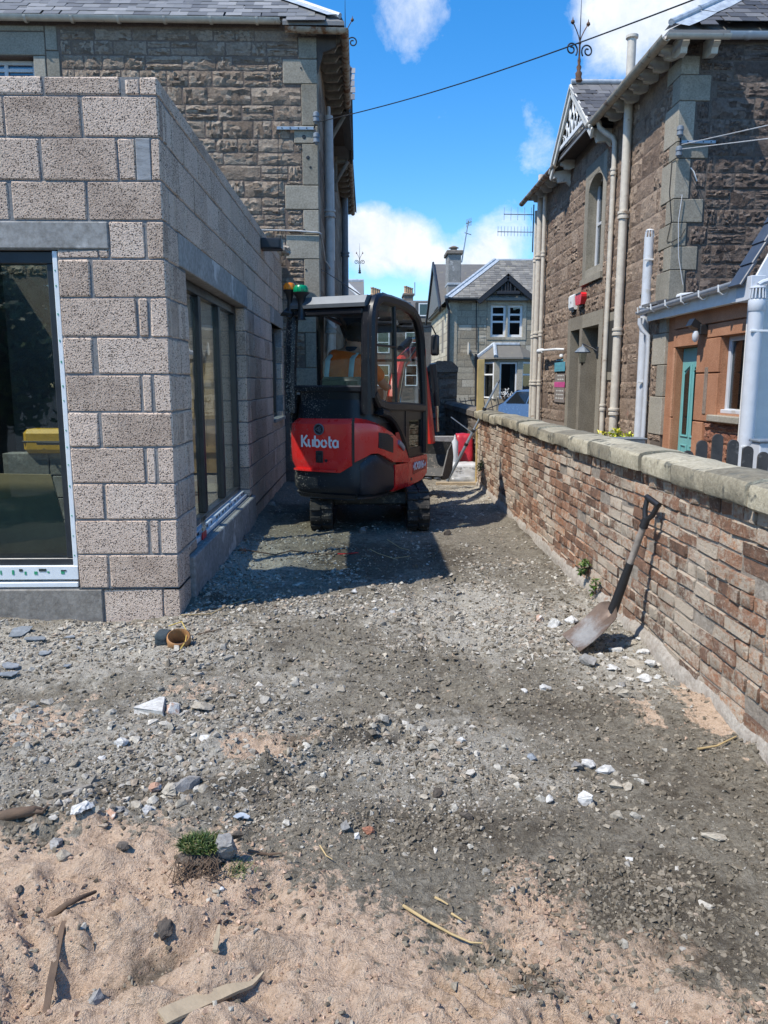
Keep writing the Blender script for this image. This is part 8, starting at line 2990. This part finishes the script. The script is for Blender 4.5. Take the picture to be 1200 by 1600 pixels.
def splinter(name, pts, w, th, mat_, label, cat, taper=True):
    """thin split piece of wood lying along the given ground points"""
    mb = MB()
    P = [Vector(q) for q in pts]
    Q, W = [], []
    for k in range(13):
        u = k / 12 * (len(P) - 1)
        i = min(int(u), len(P) - 2)
        Q.append(P[i].lerp(P[i + 1], u - i))
        W.append(w[i] + (w[i + 1] - w[i]) * (u - i))
    zs = [float(gz(q.x, q.y)) for q in Q]
    P, w, m = Q, W, 13
    for i in range(m):
        P[i].z = sum(zs[max(0, i - 4):i + 5]) / len(zs[max(0, i - 4):i + 5]) + .010 + (.03 * i / 12 if name == 'wood_sliver' else 0)
    vs = []
    for i, q in enumerate(P):
        T = (P[min(m - 1, i + 1)] - P[max(0, i - 1)]).normalized()
        S = T.cross(Vector((0, 0, 1))).normalized()
        k = w[i] / 2
        for a, z in ((-1, 0), (1, 0), (1, th), (-1, th)):
            vs.append(q + S * a * k + Vector((0, 0, z)))
    fs = [(i * 4 + a, i * 4 + (a + 1) % 4, i * 4 + 4 + (a + 1) % 4, i * 4 + 4 + a) for i in range(m - 1) for a in range(4)]
    fs += [(0, 1, 2, 3), ((m - 1) * 4, (m - 1) * 4 + 1, (m - 1) * 4 + 2, (m - 1) * 4 + 3)]
    o = mb.add(vs, fs).build(name, mat_)
    return tag(o, label, cat)


splinter("wood_shard", [gpt(255, 1625, .012), gpt(310, 1594, .012), gpt(360, 1570, .014), gpt(392, 1556, .022), gpt(412, 1536, .034)], [.050, .048, .036, .016, .004], .008, M['wood'], "long pale splintered board with a pointed end at the bottom edge", "wood")
splinter("wood_strip", [gpt(70, 1586, .02), gpt(80, 1545, .02), gpt(92, 1505, .022), gpt(103, 1474, .03)], [.014, .018, .018, .012], .006, M['dkwood'], "narrow grey-brown strip of wood lying upright in view at the bottom left", "wood")
splinter("wood_sliver", [gpt(338, 1535, .005), gpt(341, 1520, .03), gpt(345, 1505, .05)], [.012, .014, .005], .008, M['wood'], "short pale sliver sticking up from the sand beside the pointed board", "wood")
splinter("wood_strip", [gpt(97, 1248, .02), gpt(120, 1242, .022), gpt(143, 1236, .02)], [.016, .022, .014], .010, M['timber_grey'], "flat grey stick lying on the gravel above the brown branch", "wood")


def twig(px_pts, rad, mat_, label, dz=.012, name="twig", n=6):
    P = [gpt(x, y, dz) for x, y in px_pts]
    rr_ = [rad * (1 - .5 * i / (len(P) - 1)) for i in range(len(P))]
    o = MB().tube(P, rr_, n).build(name, mat_, None, smooth=60)
    return tag(o, label, "twig")


M['straw'] = plain("dry_straw", (.48, .35, .17), .8, wear=.2)
twig([(-8, 1297), (25, 1300), (55, 1296), (73, 1280), (78, 1268)], .022, M['dkwood'], "thick crooked brown branch at the left edge between gravel and sand", .015, "branch", 8)
twig([(55, 1296), (68, 1300), (76, 1290)], .010, M['dkwood'], "stub of a side shoot on the sand under the crooked branch")
twig([(630, 1432), (668, 1456), (705, 1474), (735, 1486), (754, 1491)], .005, M['straw'], "long straw-coloured stalk lying diagonally on the dark soil")
twig([(706, 1441), (722, 1458)], .004, M['straw'], "short pale straw above the long stalk")
twig([(680, 1413), (690, 1420), (700, 1425)], .004, M['straw'], "thin bent straw left of the short pale one")
twig([(78, 1435), (105, 1438), (130, 1424), (150, 1402)], .010, M['dkwood'], "dark bent twig on the pink sand at the left")
twig([(388, 1340), (420, 1337), (440, 1337)], .006, M['dkwood'], "thin dark twig right of the turf clod")
twig([(500, 1330), (510, 1345), (520, 1355)], .003, M['straw'], "fine curved root on soil right of the dark twig")
twig([(283, 965), (330, 963), (365, 947), (395, 935)], .005, M['straw'], "pale thin wire curving out from the foot of the block corner")
twig([(330, 872), (378, 866), (430, 869), (455, 862), (500, 866), (532, 866)], .008, M['dkwood'], "long thin root lying across the shaded gravel by the side door")
twig([(578, 858), (590, 866), (615, 872), (640, 871)], .004, M['straw'], "pale straw wisp on dark soil behind the right track", .02)
twig([(605, 845), (625, 855), (640, 858)], .004, M['straw'], "second pale wisp close behind the right track", .02)
twig([(1090, 1170), (1120, 1168), (1150, 1156)], .006, M['straw'], "pale green stalk on the soil close to the right wall")
twig([(310, 992), (335, 990), (345, 986)], .005, M['dkwood'], "little brown stick beyond the brown pipe collar")
splinter("plastic_strip", [gpt(528, 868, .02), gpt(545, 869, .022), gpt(560, 868, .02)], [.02, .03, .015], .003, M['red_plastic'], "scrap of red plastic tape at the end of the long root", "tape")
splinter("plastic_scrap", [gpt(368, 1293, .012), gpt(378, 1286, .018), gpt(390, 1288, .012)], [.02, .03, .015], .003, M['lead'], "small crumpled scrap of pale blue-white plastic on soil", "plastic")

# brown pipe collar with string
p = gpt(280, 1006)
k = math.hypot(p.x, p.y, EYE) / 1200
t = thing("pipe_collar", "brown plastic pipe collar half sunk in the ground with yellow string through it", "pipe", tuple(p))
rc = 17 * k
me = MB().lathe([(rc * .82, -.05), (rc * .98, -.05), (rc, .02), (rc * 1.04, .03), (rc * 1.02, .055), (rc * .92, .06), (rc * .82, .05), (rc * .82, -.05)], (0, 0, 0), 28).mesh("ring", plain("brown_drain_plastic", (.36, .18, .07), .5, wear=.25, grime=((.3, .26, .2), .6, 30)), smooth=50)
link("ring", me, t, p + Vector((0, 0, .012)), (R(26), R(6), 0))
MB().tube([gpt(264, 990, .05), gpt(285, 993, .10), gpt(293, 1000, .06), gpt(290, 1010, .03), gpt(282, 1020, .015)], .0035, 6).build("string", plain("yellow_string", (.55, .40, .10), .7), t, smooth=60)
o = link("cloth_scrap", sack("cloth_scrap", "", gpt(243, 1006).x, gpt(263, 1006).x, p.y - .02, p.y + .10, p.z - .01, p.z + .07, plain("dark_blue_cloth", (.035, .05, .06), .9), 33))
tag(o, "dark crumpled scrap of cloth left of the brown pipe collar", "cloth")

# turf clod with its stone
p = gpt(316, 1372)
t = thing("turf_clod", "dug-up clod of green grass with brown roots lying on the sand", "turf", tuple(p))
me = hull_mesh("soil", ST['dark'], 77, 1, .8, .6, n=20, sub=3)
link("soil", me, t, p + Vector((0, .02, .015)), (0, 0, .2), (.15, .15, .13))
gmat, nt, b = new_mat("grass_blade")
nt.links.new(ramp(nt, piece_random(nt), [(.05, (.016, .034, .009)), (.5, (.06, .11, .022)), (.78, (.11, .155, .04)), (.93, (.22, .20, .08))]), b.inputs['Base Color'])
b.inputs['Roughness'].default_value = .5
mb = MB()
g = np.random.default_rng(8)
for _ in range(1300):
    a, rr_ = g.uniform(0, 6.28), g.uniform(0, 1) ** .5
    q = p + Vector((math.cos(a) * rr_ * .068 - .005, math.sin(a) * rr_ * .05 + .035, .045 + .012 * (1 - rr_)))
    l = g.uniform(.010, .036)
    d = Vector((g.normal(0, .75) + math.cos(a) * rr_ * .5, g.normal(0, .75) + math.sin(a) * rr_ * .4 - .1, 1)).normalized()
    s = d.cross(Vector(g.normal(0, 1, 3))).normalized() * .0016
    bend = Vector((d.x, d.y, -.6)) * l * .25
    mb.add([q - s, q + s, q + d * l * .6 + s * .8, q + d * l + bend, q + d * l * .6 - s * .8], [(0, 1, 2, 4), (4, 2, 3)])
for _ in range(160):
    q = p + Vector((.115 + g.normal(0, .022), -.02 + g.normal(0, .02), .0))
    l = g.uniform(.015, .035)
    d = Vector((g.normal(0, .7), g.normal(0, .7), .7)).normalized()
    s = d.cross(Vector(g.normal(0, 1, 3))).normalized() * .0015
    mb.add([q - s, q + s, q + d * l], [(0, 1, 2)])
link("grass", mb.mesh("grass", gmat, recalc=False), t, kind='stuff')
mb = MB()
for _ in range(70):
    x = g.uniform(-.07, .06)
    q = p + Vector((x, -.035 + g.normal(0, .012), .045))
    mb.tube([q, q + Vector((g.normal(0, .02), -.015, -.025)), q + Vector((g.normal(0, .035), -.03, -.05))], .0013, 4, cap=False)
mb.build("roots", M['dkwood'], t, kind='stuff')
p2 = gpt(354, 1362)
me = hull_mesh("stone", ST['grey'], 402, .62, .55, 1.0, n=20, sub=2)
o = link("stone", me, None, p2 + Vector((0, .0, .045)), (.25, .12, .3), (.125, .125, .125))
tag(o, "upright egg-shaped grey stone standing against the turf clod", "stone")
me = hull_mesh("stone", ST['dark'], 405, .5, .4, 1.0, n=12, sub=1)
o = link("stone", me, None, p2 + Vector((.025, .05, .055)), (.7, .9, .3), (.07, .07, .07))
tag(o, "small pointed stub of stone behind the upright grey one", "stone")
